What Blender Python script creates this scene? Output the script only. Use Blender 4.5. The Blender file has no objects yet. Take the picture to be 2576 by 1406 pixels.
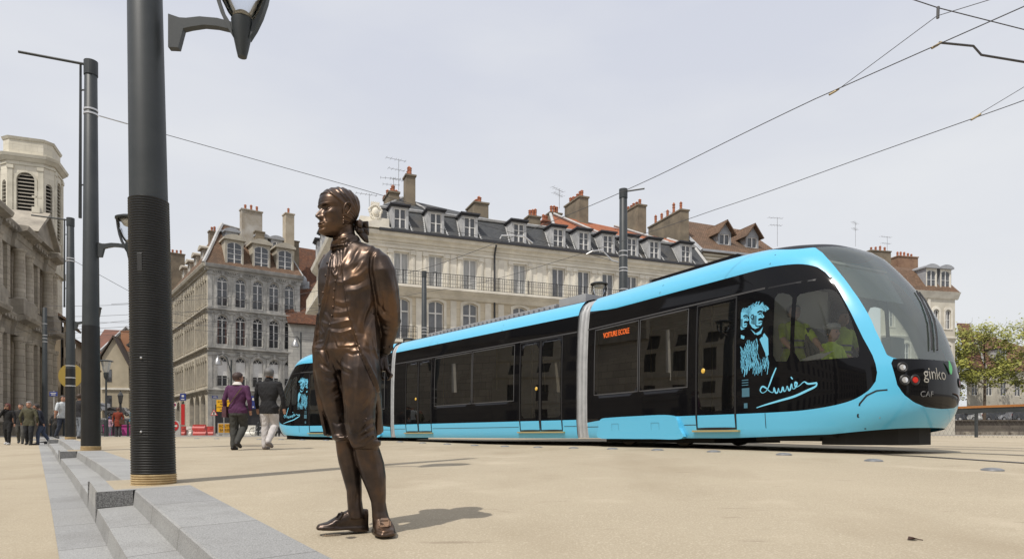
import bpy, bmesh, math, random
import numpy as np
from mathutils import Vector, Matrix, geometry
from mathutils.bvhtree import BVHTree
R = math.radians
random.seed(7)
SC = bpy.context.scene
COL = SC.collection
# ---------------------------------------------------------------- camera, sky, sun
FPX, CX, HY, CZ = 1680.0, 1288.0, 1095.0, 0.60      # calibration, in pixels of a 2576 wide frame
cam = bpy.data.cameras.new("camera")
camo = bpy.data.objects.new("camera", cam)
COL.objects.link(camo)
camo.location = (0, 0, CZ)
camo.rotation_euler = (R(90), 0, 0)
cam.sensor_width = 36
cam.lens = 36 * FPX / 2576
cam.shift_y = (HY - 703) / 2576
cam.clip_start, cam.clip_end = 0.05, 4000
SC.camera = camo
SUN_DIR = Vector((-0.57 * math.cos(R(58)), -0.82 * math.cos(R(58)), math.sin(R(58)))).normalized()
w = bpy.data.worlds.new("World")
SC.world = w
w.use_nodes = True
nt = w.node_tree
bg = nt.nodes["Background"]
sky = nt.nodes.new("ShaderNodeTexSky")
sky.sky_type = 'NISHITA'
sky.sun_disc = False
sky.sun_elevation = math.asin(SUN_DIR.z)
sky.sun_rotation = math.atan2(SUN_DIR.x, SUN_DIR.y)
sky.air_density, sky.dust_density, sky.ozone_density = 1.0, 6.0, 1.0
mx = nt.nodes.new("ShaderNodeMix")
mx.data_type = 'RGBA'
mx.inputs[0].default_value = 0.88
tc = nt.nodes.new("ShaderNodeTexCoord")
sx = nt.nodes.new("ShaderNodeSeparateXYZ")
rp = nt.nodes.new("ShaderNodeValToRGB")
rp.color_ramp.elements[0].position = 0.0
rp.color_ramp.elements[0].color = (8.35, 8.5, 8.65, 1)
rp.color_ramp.elements[1].position = 0.62
rp.color_ramp.elements[1].color = (7.0, 7.3, 8.35, 1)
nz = nt.nodes.new("ShaderNodeTexNoise")
nz.inputs["Scale"].default_value = 1.6
nz.inputs["Detail"].default_value = 5
mp = nt.nodes.new("ShaderNodeMapping")
mp.inputs["Scale"].default_value = (1, 1, 3.2)
hz = nt.nodes.new("ShaderNodeMix")
hz.data_type = 'RGBA'
hz.inputs["B"].default_value = (9.0, 9.12, 9.25, 1)
mr = nt.nodes.new("ShaderNodeMapRange")
mr.inputs[1].default_value, mr.inputs[2].default_value = 0.42, 0.75
mr.inputs[3].default_value, mr.inputs[4].default_value = 0.0, 0.85
nt.links.new(tc.outputs["Generated"], sx.inputs[0])
nt.links.new(sx.outputs["Z"], rp.inputs[0])
nt.links.new(tc.outputs["Generated"], mp.inputs[0])
nt.links.new(mp.outputs[0], nz.inputs["Vector"])
nt.links.new(nz.outputs["Fac"], mr.inputs[0])
nt.links.new(mr.outputs[0], hz.inputs[0])
nt.links.new(rp.outputs[0], hz.inputs["A"])
nt.links.new(sky.outputs[0], mx.inputs["A"])
nt.links.new(hz.outputs["Result"], mx.inputs["B"])
nt.links.new(mx.outputs["Result"], bg.inputs[0])
bg.inputs[1].default_value = 0.1
sl = bpy.data.lights.new("sun", 'SUN')
sl.energy = 3.4
sl.angle = R(0.53)
sl.color = (1.0, 0.95, 0.87)
so = bpy.data.objects.new("sun", sl)
COL.objects.link(so)
so.rotation_euler = SUN_DIR.to_track_quat('Z', 'Y').to_euler()
SC.view_settings.view_transform = 'Standard'
SC.view_settings.look = 'None'
SC.view_settings.exposure = 0.0
SC.view_settings.gamma = 1.0
SC.view_settings.use_curve_mapping = False
def P(px, py, Z):
 """pixel of the 2576 frame + depth -> world"""
 return Vector(((px - CX) / FPX * Z, Z, CZ + (HY - py) / FPX * Z))
# ---------------------------------------------------------------- materials
def mat(name, col, rough=0.7, metal=0.0, col2=None, scale=3.0, bump=0.0, bscale=None, detail=6, spec=0.5,
  speck=None, speck_scale=150, lo=0.35, hi=0.65, coat=0.0, stretch=None):
 m = bpy.data.materials.new(name)
 m.use_nodes = True
 t = m.node_tree
 b = t.nodes["Principled BSDF"]
 b.inputs["Roughness"].default_value = rough
 b.inputs["Metallic"].default_value = metal
 b.inputs["Specular IOR Level"].default_value = spec
 b.inputs["Coat Weight"].default_value = coat
 b.inputs["Base Color"].default_value = (*col, 1)
 if col2 is None and not bump and speck is None:
  return m
 co = t.nodes.new("ShaderNodeTexCoord")
 src = co.outputs["Object"]
 if stretch:
  mp = t.nodes.new("ShaderNodeMapping")
  mp.inputs["Scale"].default_value = stretch
  t.links.new(src, mp.inputs[0])
  src = mp.outputs[0]
 cur = None
 if col2 is not None:
  n = t.nodes.new("ShaderNodeTexNoise")
  n.inputs["Scale"].default_value = scale
  n.inputs["Detail"].default_value = detail
  n.inputs["Roughness"].default_value = 0.62
  t.links.new(src, n.inputs["Vector"])
  r = t.nodes.new("ShaderNodeMapRange")
  r.inputs[1].default_value, r.inputs[2].default_value = lo, hi
  t.links.new(n.outputs["Fac"], r.inputs[0])
  x = t.nodes.new("ShaderNodeMix")
  x.data_type = 'RGBA'
  x.inputs["A"].default_value = (*col, 1)
  x.inputs["B"].default_value = (*col2, 1)
  t.links.new(r.outputs[0], x.inputs[0])
  cur = x.outputs["Result"]
 if speck is not None:
  n2 = t.nodes.new("ShaderNodeTexNoise")
  n2.inputs["Scale"].default_value = speck_scale
  n2.inputs["Detail"].default_value = 2
  t.links.new(src, n2.inputs["Vector"])
  r2 = t.nodes.new("ShaderNodeMapRange")
  r2.inputs[1].default_value, r2.inputs[2].default_value = 0.5, 0.72
  t.links.new(n2.outputs["Fac"], r2.inputs[0])
  x2 = t.nodes.new("ShaderNodeMix")
  x2.data_type = 'RGBA'
  x2.inputs["B"].default_value = (*speck, 1)
  if cur is None:
   x2.inputs["A"].default_value = (*col, 1)
  else:
   t.links.new(cur, x2.inputs["A"])
  t.links.new(r2.outputs[0], x2.inputs[0])
  cur = x2.outputs["Result"]
 if cur is not None:
  t.links.new(cur, b.inputs["Base Color"])
 if bump:
  n3 = t.nodes.new("ShaderNodeTexNoise")
  n3.inputs["Scale"].default_value = bscale or scale * 6
  n3.inputs["Detail"].default_value = 5
  t.links.new(src, n3.inputs["Vector"])
  bp = t.nodes.new("ShaderNodeBump")
  bp.inputs["Strength"].default_value = bump
  bp.inputs["Distance"].default_value = 0.02
  t.links.new(n3.outputs["Fac"], bp.inputs["Height"])
  t.links.new(bp.outputs[0], b.inputs["Normal"])
 return m
def courses(name, c1, c2, joint, bw, bh, mortar=0.012, rough=0.85, stain=None, stain_scale=0.5, offset=0.5, bump=0.3,
   lo=0.45, hi=0.75):
 """ashlar, tiles or slates from a brick texture on the UV layer (metres), with weather stains"""
 m = bpy.data.materials.new(name)
 m.use_nodes = True
 t = m.node_tree
 b = t.nodes["Principled BSDF"]
 b.inputs["Roughness"].default_value = rough
 b.inputs["Specular IOR Level"].default_value = 0.3
 uv = t.nodes.new("ShaderNodeUVMap")
 br = t.nodes.new("ShaderNodeTexBrick")
 br.offset = offset
 br.inputs["Color1"].default_value = (*c1, 1)
 br.inputs["Color2"].default_value = (*c2, 1)
 br.inputs["Mortar"].default_value = (*joint, 1)
 br.inputs["Scale"].default_value = 1.0
 br.inputs["Brick Width"].default_value = bw
 br.inputs["Row Height"].default_value = bh
 br.inputs["Mortar Size"].default_value = mortar
 br.inputs["Mortar Smooth"].default_value = 0.2
 t.links.new(uv.outputs[0], br.inputs["Vector"])
 cur = br.outputs["Color"]
 co = t.nodes.new("ShaderNodeTexCoord")
 n = t.nodes.new("ShaderNodeTexNoise")
 n.inputs["Scale"].default_value = stain_scale
 n.inputs["Detail"].default_value = 9
 n.inputs["Roughness"].default_value = 0.68
 t.links.new(co.outputs["Object"], n.inputs["Vector"])
 if stain is not None:
  r = t.nodes.new("ShaderNodeMapRange")
  r.inputs[1].default_value, r.inputs[2].default_value = lo, hi
  r.inputs[4].default_value = 0.85
  t.links.new(n.outputs["Fac"], r.inputs[0])
  x = t.nodes.new("ShaderNodeMix")
  x.data_type = 'RGBA'
  x.inputs["B"].default_value = (*stain, 1)
  t.links.new(cur, x.inputs["A"])
  t.links.new(r.outputs[0], x.inputs[0])
  cur = x.outputs["Result"]
 t.links.new(cur, b.inputs["Base Color"])
 bp = t.nodes.new("ShaderNodeBump")
 bp.inputs["Strength"].default_value = bump
 bp.inputs["Distance"].default_value = 0.02
 bp.invert = True
 t.links.new(br.outputs["Fac"], bp.inputs["Height"])
 t.links.new(bp.outputs[0], b.inputs["Normal"])
 return m
def glass(name, tint, alpha_dark, rough=0.03, ior=1.5):
 """see-through pane: tinted transparency under a mirror-like Fresnel skin"""
 m = bpy.data.materials.new(name)
 m.use_nodes = True
 t = m.node_tree
 t.nodes.clear()
 o = t.nodes.new("ShaderNodeOutputMaterial")
 tr = t.nodes.new("ShaderNodeBsdfTransparent")
 tr.inputs[0].default_value = (*tint, 1)
 gl = t.nodes.new("ShaderNodeBsdfGlossy")
 gl.inputs["Roughness"].default_value = rough
 fr = t.nodes.new("ShaderNodeFresnel")
 fr.inputs[0].default_value = ior
 df = t.nodes.new("ShaderNodeBsdfDiffuse")
 df.inputs[0].default_value = (0.02, 0.02, 0.022, 1)
 m1 = t.nodes.new("ShaderNodeMixShader")
 m1.inputs[0].default_value = alpha_dark
 m2 = t.nodes.new("ShaderNodeMixShader")
 t.links.new(tr.outputs[0], m1.inputs[1])
 t.links.new(df.outputs[0], m1.inputs[2])
 t.links.new(fr.outputs[0], m2.inputs[0])
 t.links.new(m1.outputs[0], m2.inputs[1])
 t.links.new(gl.outputs[0], m2.inputs[2])
 t.links.new(m2.outputs[0], o.inputs[0])
 return m
# ---------------------------------------------------------------- mesh builder
class MB:
 def __init__(s):
  s.v, s.f, s.m, s.uv = [], [], [], []
 def add(s, vs, fs, mi=0, uvs=None):
  o = len(s.v)
  s.v += [tuple(p) for p in vs]
  for k, f in enumerate(fs):
   s.f.append([i + o for i in f])
   s.m.append(mi)
   s.uv.append(uvs[k] if uvs else None)
  return s
 def box(s, x0, x1, y0, y1, z0, z1, mi=0, M=None):
  vs = [Vector((x, y, z)) for z in (z0, z1) for y in (y0, y1) for x in (x0, x1)]
  if M is not None:
   vs = [M @ q for q in vs]
  fs = [(0, 2, 3, 1), (4, 5, 7, 6), (0, 1, 5, 4), (1, 3, 7, 5), (3, 2, 6, 7), (2, 0, 4, 6)]
  dx, dy, dz = x1 - x0, y1 - y0, z1 - z0
  uvs = [[(x0, y0), (x0, y1), (x1, y1), (x1, y0)], [(x0, y0), (x1, y0), (x1, y1), (x0, y1)],
               [(x0, z0), (x1, z0), (x1, z1), (x0, z1)], [(y0, z0), (y1, z0), (y1, z1), (y0, z1)],
               [(x1, z0), (x0, z0), (x0, z1), (x1, z1)], [(y1, z0), (y0, z0), (y0, z1), (y1, z1)]]
  return s.add(vs, fs, mi, uvs)
 def tube(s, pts, r, n=8, mi=0, cap=True):
  pts = [Vector(p) for p in pts]
  rs = r if isinstance(r, (list, tuple)) else [r] * len(pts)
  vs = []
  up = None
  for i, p in enumerate(pts):
   t = (pts[min(i + 1, len(pts) - 1)] - pts[max(i - 1, 0)]).normalized()
   if up is None:
    a = Vector((0, 0, 1)) if abs(t.z) < 0.9 else Vector((1, 0, 0))
   else:
    a = up
   x = t.cross(a).normalized()
   y = x.cross(t).normalized()
   up = y
   for k in range(n):
    an = 2 * math.pi * k / n
    vs.append(p + (x * math.cos(an) + y * math.sin(an)) * rs[i])
  fs = []
  for i in range(len(pts) - 1):
   for k in range(n):
    k2 = (k + 1) % n
    fs.append((i * n + k, i * n + k2, (i + 1) * n + k2, (i + 1) * n + k))
  if cap:
   fs.append(tuple(range(n))[::-1])
   fs.append(tuple((len(pts) - 1) * n + k for k in range(n)))
  return s.add(vs, fs, mi)
 def lathe(s, prof, n=16, c=(0, 0, 0), mi=0, a0=0.0, a1=2 * math.pi, M=None, sy=1.0):
  full = abs(a1 - a0 - 2 * math.pi) < 1e-6
  k_ = n if full else n + 1
  vs = []
  for r, z in prof:
   for k in range(k_):
    an = a0 + (a1 - a0) * k / n
    q = Vector((c[0] + r * math.cos(an), c[1] + r * math.sin(an) * sy, c[2] + z))
    vs.append(M @ q if M is not None else q)
  fs, uvs = [], []
  for i in range(len(prof) - 1):
   for k in range(n):
    k2 = (k + 1) % k_
    fs.append((i * k_ + k, i * k_ + k2, (i + 1) * k_ + k2, (i + 1) * k_ + k))
    rr = max(prof[i][0], 0.05)
    u0, u1 = rr * (a1 - a0) * k / n, rr * (a1 - a0) * (k + 1) / n
    uvs.append([(u0, prof[i][1]), (u1, prof[i][1]), (u1, prof[i + 1][1]), (u0, prof[i + 1][1])])
  if full:
   if prof[0][0] > 1e-4:
    fs.append(tuple(range(n))[::-1])
    uvs.append(None)
   if prof[-1][0] > 1e-4:
    fs.append(tuple((len(prof) - 1) * n + k for k in range(n)))
    uvs.append(None)
  return s.add(vs, fs, mi, uvs)
 def prism(s, poly, d0, d1, fn, mi=0):
  """poly: 2D outline (ccw); fn(a, b, d) -> point"""
  n = len(poly)
  vs = [fn(a, b, d0) for a, b in poly] + [fn(a, b, d1) for a, b in poly]
  tri = geometry.tessellate_polygon([[Vector((a, b, 0)) for a, b in poly]])
  fs = [tuple(t) for t in tri] + [tuple(i + n for i in t)[::-1] for t in tri]
  fs += [(i, (i + 1) % n, n + (i + 1) % n, n + i) for i in range(n)]
  return s.add(vs, fs, mi)
 def sphere(s, c, r, n=10, m=7, mi=0, sc=(1, 1, 1)):
  vs, fs = [], []
  for i in range(m + 1):
   th = math.pi * i / m
   for k in range(n):
    an = 2 * math.pi * k / n
    vs.append((c[0] + r * sc[0] * math.sin(th) * math.cos(an), c[1] + r * sc[1] * math.sin(th) * math.sin(an),
                           c[2] + r * sc[2] * math.cos(th)))
  for i in range(m):
   for k in range(n):
    k2 = (k + 1) % n
    fs.append((i * n + k, (i + 1) * n + k, (i + 1) * n + k2, i * n + k2))
  return s.add(vs, fs, mi)
 def mesh(s, name, mats, smooth=False, recalc=True, weld=False):
  me = bpy.data.meshes.new(name)
  me.from_pydata(s.v, [], s.f)
  for m_ in (mats if isinstance(mats, (list, tuple)) else [mats]):
   me.materials.append(m_)
  me.polygons.foreach_set("material_index", s.m)
  if any(u is not None for u in s.uv):
   ul = me.uv_layers.new(name="UVMap")
   for poly, u in zip(me.polygons, s.uv):
    if u:
     for k, li in enumerate(poly.loop_indices):
      ul.data[li].uv = u[k % len(u)]
  if recalc:
   bm = bmesh.new()
   bm.from_mesh(me)
   if weld:
    bmesh.ops.remove_doubles(bm, verts=bm.verts, dist=1e-5)
   bmesh.ops.recalc_face_normals(bm, faces=bm.faces)
   bm.to_mesh(me)
   bm.free()
  if smooth:
   me.polygons.foreach_set("use_smooth", [True] * len(me.polygons))
   if smooth != 'all':
    try:
     me.set_sharp_from_angle(angle=R(38))
    except Exception:
     pass
  me.update()
  return me
 def build(s, name, mats, parent=None, smooth=False, loc=None, rz=None, recalc=True, weld=False, **tags):
  o = bpy.data.objects.new(name, s.mesh(name, mats, smooth, recalc, weld))
  return put(o, parent, loc, rz, **tags)
def put(o, parent=None, loc=None, rz=None, **tags):
 COL.objects.link(o)
 if parent is not None:
  o.parent = parent
 if loc is not None:
  o.location = loc
 if rz is not None:
  o.rotation_euler = (0, 0, rz)
 for k, v in tags.items():
  o[k] = v
 return o
def empty(name, loc=(0, 0, 0), rz=0.0, **tags):
 o = bpy.data.objects.new(name, None)
 o.empty_display_size = 0.3
 return put(o, None, loc, rz, **tags)
KIDS = {}
def copy_tree(o, parent=None, loc=None, rz=None, **tags):
 c = o.copy()
 COL.objects.link(c)
 if parent is not None:
  c.parent = parent
 if loc is not None:
  c.location = loc
 if rz is not None:
  c.rotation_euler = (0, 0, rz)
 for k, v in tags.items():
  c[k] = v
 for ch in list(o.children):
  copy_tree(ch, c)
 return c
def lerp(a, b, t):
 return a + (b - a) * t
def sstep(a, b, x):
 t = min(1.0, max(0.0, (x - a) / (b - a)))
 return t * t * (3 - 2 * t)
def interp(tab, x):
 return float(np.interp(x, [t[0] for t in tab], [t[1] for t in tab]))
# ---------------------------------------------------------------- ground heights
DROP = [(-40, 0.75), (0, 0.66), (3, 0.60), (3.78, 0.562), (6.24, 0.446), (9, 0.38), (14.1, 0.315), (20, 0.19), (26, 0.13),
  (40, 0.06), (60, 0.0), (90, -0.1), (200, -0.4), (700, -0.4)]
UX, UY = -0.5816, 0.8135          # along the steps
VX, VY = 0.8135, 0.5816           # across them, towards the plaza
def pq(x, y):
 return x * UX + y * UY, x * VX + y * VY
def xy(p, q):
 return p * UX + q * VX, p * UY + q * VY
def gz(x, y):
 """height of the plaza"""
 d = interp(DROP, y) - 0.12 * sstep(-1.5, 4, x) * sstep(3, 10, y) * (1 - sstep(25, 50, y))
 return CZ - d
def lowz(x, y):
 p, q = pq(x, y)
 return gz(x, y) - 0.26 * (1 - sstep(33, 46, p))
M_sand = mat("sand_resin", (0.365, 0.31, 0.225), 0.9, col2=(0.42, 0.36, 0.265), scale=0.55, bump=0.25, bscale=160, lo=0.3, hi=0.7,
             speck=(0.52, 0.455, 0.345), speck_scale=90, spec=0.2)
# ---------------------------------------------------------------- ground
def sand_material():
 m = M_sand
 t = m.node_tree
 b = t.nodes["Principled BSDF"]
 old = b.inputs["Base Color"].links[0].from_socket
 co = t.nodes.new("ShaderNodeTexCoord")
 cur = old
 for sc, stretch, lo, hi, col, amt in ((0.9, (1, 0.45, 1), 0.5, 0.8, (0.27, 0.215, 0.145), 0.55),
                                          (2.2, (0.5, 0.5, 1), 0.6, 0.72, (0.53, 0.46, 0.35), 0.4),
                                          (5.5, (0.35, 1.6, 1), 0.65, 0.76, (0.2, 0.155, 0.11), 0.5),
                                          (420, (1, 1, 1), 0.58, 0.72, (0.2, 0.16, 0.115), 0.6)):
  mp = t.nodes.new("ShaderNodeMapping")
  mp.inputs["Scale"].default_value = stretch
  n = t.nodes.new("ShaderNodeTexNoise")
  n.inputs["Scale"].default_value = sc
  n.inputs["Detail"].default_value = 4
  r = t.nodes.new("ShaderNodeMapRange")
  r.inputs[1].default_value, r.inputs[2].default_value = lo, hi
  r.inputs[4].default_value = amt
  x = t.nodes.new("ShaderNodeMix")
  x.data_type = 'RGBA'
  x.inputs["B"].default_value = (*col, 1)
  t.links.new(co.outputs["Object"], mp.inputs[0])
  t.links.new(mp.outputs[0], n.inputs["Vector"])
  t.links.new(n.outputs["Fac"], r.inputs[0])
  t.links.new(r.outputs[0], x.inputs[0])
  t.links.new(cur, x.inputs["A"])
  cur = x.outputs["Result"]
 t.links.new(cur, b.inputs["Base Color"])
sand_material()
M_asph = mat("street_asphalt", (0.20, 0.19, 0.175), 0.9, col2=(0.28, 0.265, 0.24), scale=0.4, bump=0.2, bscale=90, spec=0.2)
M_gran = courses("grey_granite", (0.285, 0.285, 0.28), (0.345, 0.345, 0.335), (0.15, 0.145, 0.14), 1.1, 3.0, mortar=0.006, stain=(0.19, 0.185, 0.175),
                 stain_scale=1.3, offset=0.0, bump=0.2, lo=0.5, hi=0.8)
_t = M_gran.node_tree
def add_speckle(m, scale, dark, light):
 t = m.node_tree
 b = t.nodes["Principled BSDF"]
 old = b.inputs["Base Color"].links[0].from_socket
 co = t.nodes.new("ShaderNodeTexCoord")
 n = t.nodes.new("ShaderNodeTexNoise")
 n.inputs["Scale"].default_value = scale
 n.inputs["Detail"].default_value = 3
 t.links.new(co.outputs["Object"], n.inputs["Vector"])
 r = t.nodes.new("ShaderNodeMapRange")
 r.inputs[1].default_value, r.inputs[2].default_value = 0.35, 0.65
 r.inputs[3].default_value, r.inputs[4].default_value = dark, light
 t.links.new(n.outputs["Fac"], r.inputs[0])
 x = t.nodes.new("ShaderNodeMix")
 x.data_type = 'RGBA'
 x.blend_type = 'MULTIPLY'
 x.inputs[0].default_value = 1.0
 t.links.new(old, x.inputs["A"])
 t.links.new(r.outputs[0], x.inputs["B"])
 t.links.new(x.outputs["Result"], b.inputs["Base Color"])
add_speckle(M_gran, 130, 0.72, 1.22)
def grid_sheet(name, xs, ys, zf, m, **tags):
 mb = MB()
 vs = [(x, y, zf(x, y)) for y in ys for x in xs]
 n = len(xs)
 fs = [(j * n + i, j * n + i + 1, (j + 1) * n + i + 1, (j + 1) * n + i) for j in range(len(ys) - 1) for i in range(n - 1)]
 mb.add(vs, fs)
 return mb.build(name, m, smooth='all', **tags)
def pq_sheet(name, ps, qs, zf, m, **tags):
 mb = MB()
 vs, fs, uvs = [], [], []
 n = len(qs)
 for p in ps:
  for q in qs:
   x, y = xy(p, q)
   vs.append((x, y, zf(x, y)))
 for j in range(len(ps) - 1):
  for i in range(n - 1):
   fs.append((j * n + i, j * n + i + 1, (j + 1) * n + i + 1, (j + 1) * n + i))
   uvs.append([(ps[j], qs[i]), (ps[j], qs[i + 1]), (ps[j + 1], qs[i + 1]), (ps[j + 1], qs[i])])
 mb.add(vs, fs, 0, uvs)
 return mb.build(name, m, smooth='all', **tags)
PS = list(np.arange(-14, 50, 0.5)) + [50, 55, 60]
QS_A = [1.155, 1.6, 2.2, 3, 4, 5, 6, 7, 8, 9, 10, 11, 12, 13, 14, 15, 16, 17, 18, 19, 20, 22, 24, 26, 28, 30, 35, 40]
pq_sheet("plaza", PS, QS_A, gz, M_sand, kind='structure')
pq_sheet("lower_walk", PS, [-45, -30, -20, -12, -8, -5, -3, -2, -1, -0.4, 0.13], lowz, M_sand, kind='structure')
grid_sheet("ground", [-1500, -400, -150, -80, -40, -20, 0, 20, 40, 80, 150, 400, 1500],
           [-300, -60, -20, 0, 10, 20, 30, 40, 50, 60, 75, 90, 120, 200, 400, 1500],
           lambda x, y: gz(0, y) - 0.34 - 0.7 * (1 - sstep(20, 60, y)), M_asph, kind='structure')
grid_sheet("roadway", sorted(list(range(-95, 60, 5)) + [-22, -27.5, -23.5, -32, -34]), [30, 34, 38, 40, 42, 46, 50, 55, 60, 66, 72, 80, 90, 105],
           lambda x, y: (lowz(x, y) if pq(x, y)[1] < 0.5 else gz(x, y)) + 0.012 - 0.06 * (1 - sstep(34, 38, y)), M_asph, kind='structure')
# steps -------------------------------------------------------------------------------------------
PLAT = [(6.57, 7.56), (16.2, 17.2), (29.3, 30.3)]        # the platforms under the tram masts
SEGS = [(-14, 6.57), (7.56, 16.2), (17.2, 29.3), (30.3, 44)]
def band(mb, p0, p1, q0, q1, off0, off1=None):
 n = max(1, int((p1 - p0) / 0.55))
 off1 = off0 if off1 is None else off1
 for i in range(n):
  a, b = lerp(p0, p1, i / n), lerp(p0, p1, (i + 1) / n)
  c = [(*xy(a, q0), off0), (*xy(a, q1), off1), (*xy(b, q1), off1), (*xy(b, q0), off0)]
  vs = [(x, y, hgt(x, y, o)) for x, y, o in c]
  vv = [(a, q0 + off0 * 3), (a, q1 + off1 * 3), (b, q1 + off1 * 3), (b, q0 + off0 * 3)]
  mb.add(vs, [(0, 1, 2, 3)], 0, [vv])
def hgt(x, y, o):
 """o: 0 = plaza level, -1 = one step down, -2 = lower walk"""
 l, h = lowz(x, y), gz(x, y)
 return h + (h - l) * 0.5 * o
M_gran2 = courses("grey_granite_dark", (0.20, 0.20, 0.20), (0.25, 0.25, 0.245), (0.12, 0.12, 0.12), 1.1, 3.0, mortar=0.004, stain=(0.17, 0.17, 0.165), stain_scale=2, offset=0)
add_speckle(M_gran2, 110, 0.5, 1.5)
mb = MB()
band(mb, -14, 44, 0.13, 0.415, -1.985)
mb.build("kerb_strip", M_gran, kind='structure')
SL = ["granite steps in the foreground, in front of the ribbed mast", "granite steps between the ribbed mast and the second mast", "granite steps between the second and third masts", "farthest granite steps, fading into the paving past the third mast"]
for (p0, p1), l in zip(SEGS, SL):
 mb = MB()
 band(mb, p0, p1, 0.415, 0.43, -2, -1.05)
 band(mb, p0, p1, 0.43, 0.69, -1.05, -1)
 band(mb, p0, p1, 0.69, 0.703, -1, -0.04)
 band(mb, p0, p1, 0.703, 0.715, -0.04, 0.02)
 band(mb, p0, p1, 0.715, 1.155, 0.02, 0.02)
 mb.build("granite_steps", M_gran, label=l, category="steps", group="runs of granite steps")
BL = ["granite end block with a dark face at the foot of the ribbed mast", "granite end block at the foot of the second mast", "granite end block at the foot of the third mast"]
for (p0, p1), l in zip(PLAT, BL):
 mb = MB()
 band(mb, p0, p1, 0.415, 0.43, -2, 0.02)
 band(mb, p0, p1, 0.43, 0.56, 0.02, 0.02)
 band(mb, p0, p0 + 0.1, 0.56, 1.155, 0.02, 0.02)
 for pe in (p0, p1):
  for q0, q1, o in ((0.43, 0.69, -1.0), (0.415, 0.43, -2.0)):
   vs = []
   for q, oo in [(q0, o), (q1, o), (q1, 0.02), (q0, 0.02)]:
    x, y = xy(pe, q)
    vs.append((x, y, hgt(x, y, oo)))
   mb.add(vs, [(0, 1, 2, 3)], 1, [[(0, 0), (q1 - q0, 0), (q1 - q0, .13), (0, .13)]])
 mb.build("step_block", [M_gran, M_gran2], label=l, category="step block", group="granite end blocks of the steps")
mb = MB()
for p0, p1 in PLAT:
 band(mb, p0 + 0.1, p1, 0.56, 1.155, 0.02)
mb.build("plaza_pads", M_sand, kind='structure')
# ---------------------------------------------------------------- buildings
M_white = mat("white_paint", (0.80, 0.79, 0.765), 0.55, col2=(0.7, 0.69, 0.665), scale=8)
M_pane = mat("window_glass", (0.035, 0.037, 0.042), 0.06, col2=(0.11, 0.115, 0.125), scale=0.8, spec=0.8)
M_curt = mat("window_curtained", (0.46, 0.46, 0.45), 0.5, col2=(0.30, 0.31, 0.315), scale=1.6, stretch=(3, 3, 0.5))
M_iron = mat("black_iron", (0.03, 0.03, 0.032), 0.6)
M_zinc = mat("zinc", (0.36, 0.37, 0.385), 0.55, col2=(0.28, 0.29, 0.31), scale=1.5)
M_zincL = mat("pale_zinc", (0.52, 0.52, 0.52), 0.5, col2=(0.38, 0.385, 0.39), scale=1.2)
M_pot = mat("terracotta_pot", (0.42, 0.15, 0.075), 0.8, col2=(0.24, 0.09, 0.05), scale=2.5)
M_gutter = mat("dark_gutter", (0.035, 0.035, 0.04), 0.5)
M_stoneG = courses("grey_ashlar", (0.46, 0.45, 0.415), (0.58, 0.56, 0.51), (0.29, 0.28, 0.26), 0.95, 0.42, stain=(0.26, 0.26, 0.25), stain_scale=0.35)
M_stoneS = courses("warm_ashlar", (0.52, 0.475, 0.385), (0.62, 0.56, 0.455), (0.36, 0.325, 0.27), 0.9, 0.42, stain=(0.29, 0.265, 0.225), stain_scale=0.4)
M_trimG = mat("grey_stone_trim", (0.52, 0.505, 0.47), 0.85, col2=(0.27, 0.265, 0.25), scale=0.9)
M_trimS = mat("pale_stone_trim", (0.52, 0.475, 0.385), 0.85, col2=(0.36, 0.325, 0.265), scale=0.7)
M_cream = courses("cream_limestone", (0.76, 0.715, 0.615), (0.82, 0.775, 0.67), (0.58, 0.54, 0.46), 1.25, 0.62, mortar=0.008, stain=(0.55, 0.51, 0.43), stain_scale=0.45)
M_creamD = courses("tan_limestone", (0.60, 0.525, 0.395), (0.69, 0.61, 0.47), (0.42, 0.365, 0.275), 1.25, 0.62, mortar=0.012, stain=(0.42, 0.36, 0.27), stain_scale=0.5)
M_trimC = mat("cream_trim", (0.80, 0.755, 0.655), 0.8, col2=(0.60, 0.56, 0.48), scale=0.8)
M_slate = courses("grey_slate", (0.060, 0.064, 0.068), (0.085, 0.088, 0.09), (0.03, 0.031, 0.034), 0.24, 0.14, mortar=0.01, rough=0.6, stain=(0.10, 0.085, 0.065), stain_scale=0.35, lo=0.5)
M_tileB = courses("brown_tiles", (0.165, 0.10, 0.062), (0.25, 0.155, 0.10), (0.07, 0.048, 0.035), 0.24, 0.17, mortar=0.02, stain=(0.08, 0.06, 0.045), stain_scale=0.45, bump=0.8)
M_tileM = courses("mottled_tiles", (0.13, 0.055, 0.032), (0.26, 0.11, 0.055), (0.045, 0.03, 0.025), 0.19, 0.15, mortar=0.02, stain=(0.075, 0.05, 0.04), stain_scale=1.1, bump=0.8)
M_tileR = courses("red_tiles", (0.36, 0.125, 0.06), (0.42, 0.16, 0.08), (0.17, 0.055, 0.03), 3.0, 0.27, mortar=0.035, stain=(0.24, 0.10, 0.06), stain_scale=0.5, bump=0.8)
M_render = mat("stained_render", (0.25, 0.205, 0.145), 0.9, col2=(0.13, 0.108, 0.08), scale=0.7, bump=0.3)
M_plast = mat("beige_plaster", (0.46, 0.395, 0.285), 0.9, col2=(0.35, 0.30, 0.215), scale=0.4)
M_plastW = mat("pale_plaster", (0.60, 0.56, 0.47), 0.9, col2=(0.46, 0.42, 0.345), scale=0.4)
M_lead = mat("lead_trim", (0.47, 0.47, 0.465), 0.6, col2=(0.34, 0.335, 0.32), scale=3)
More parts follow.
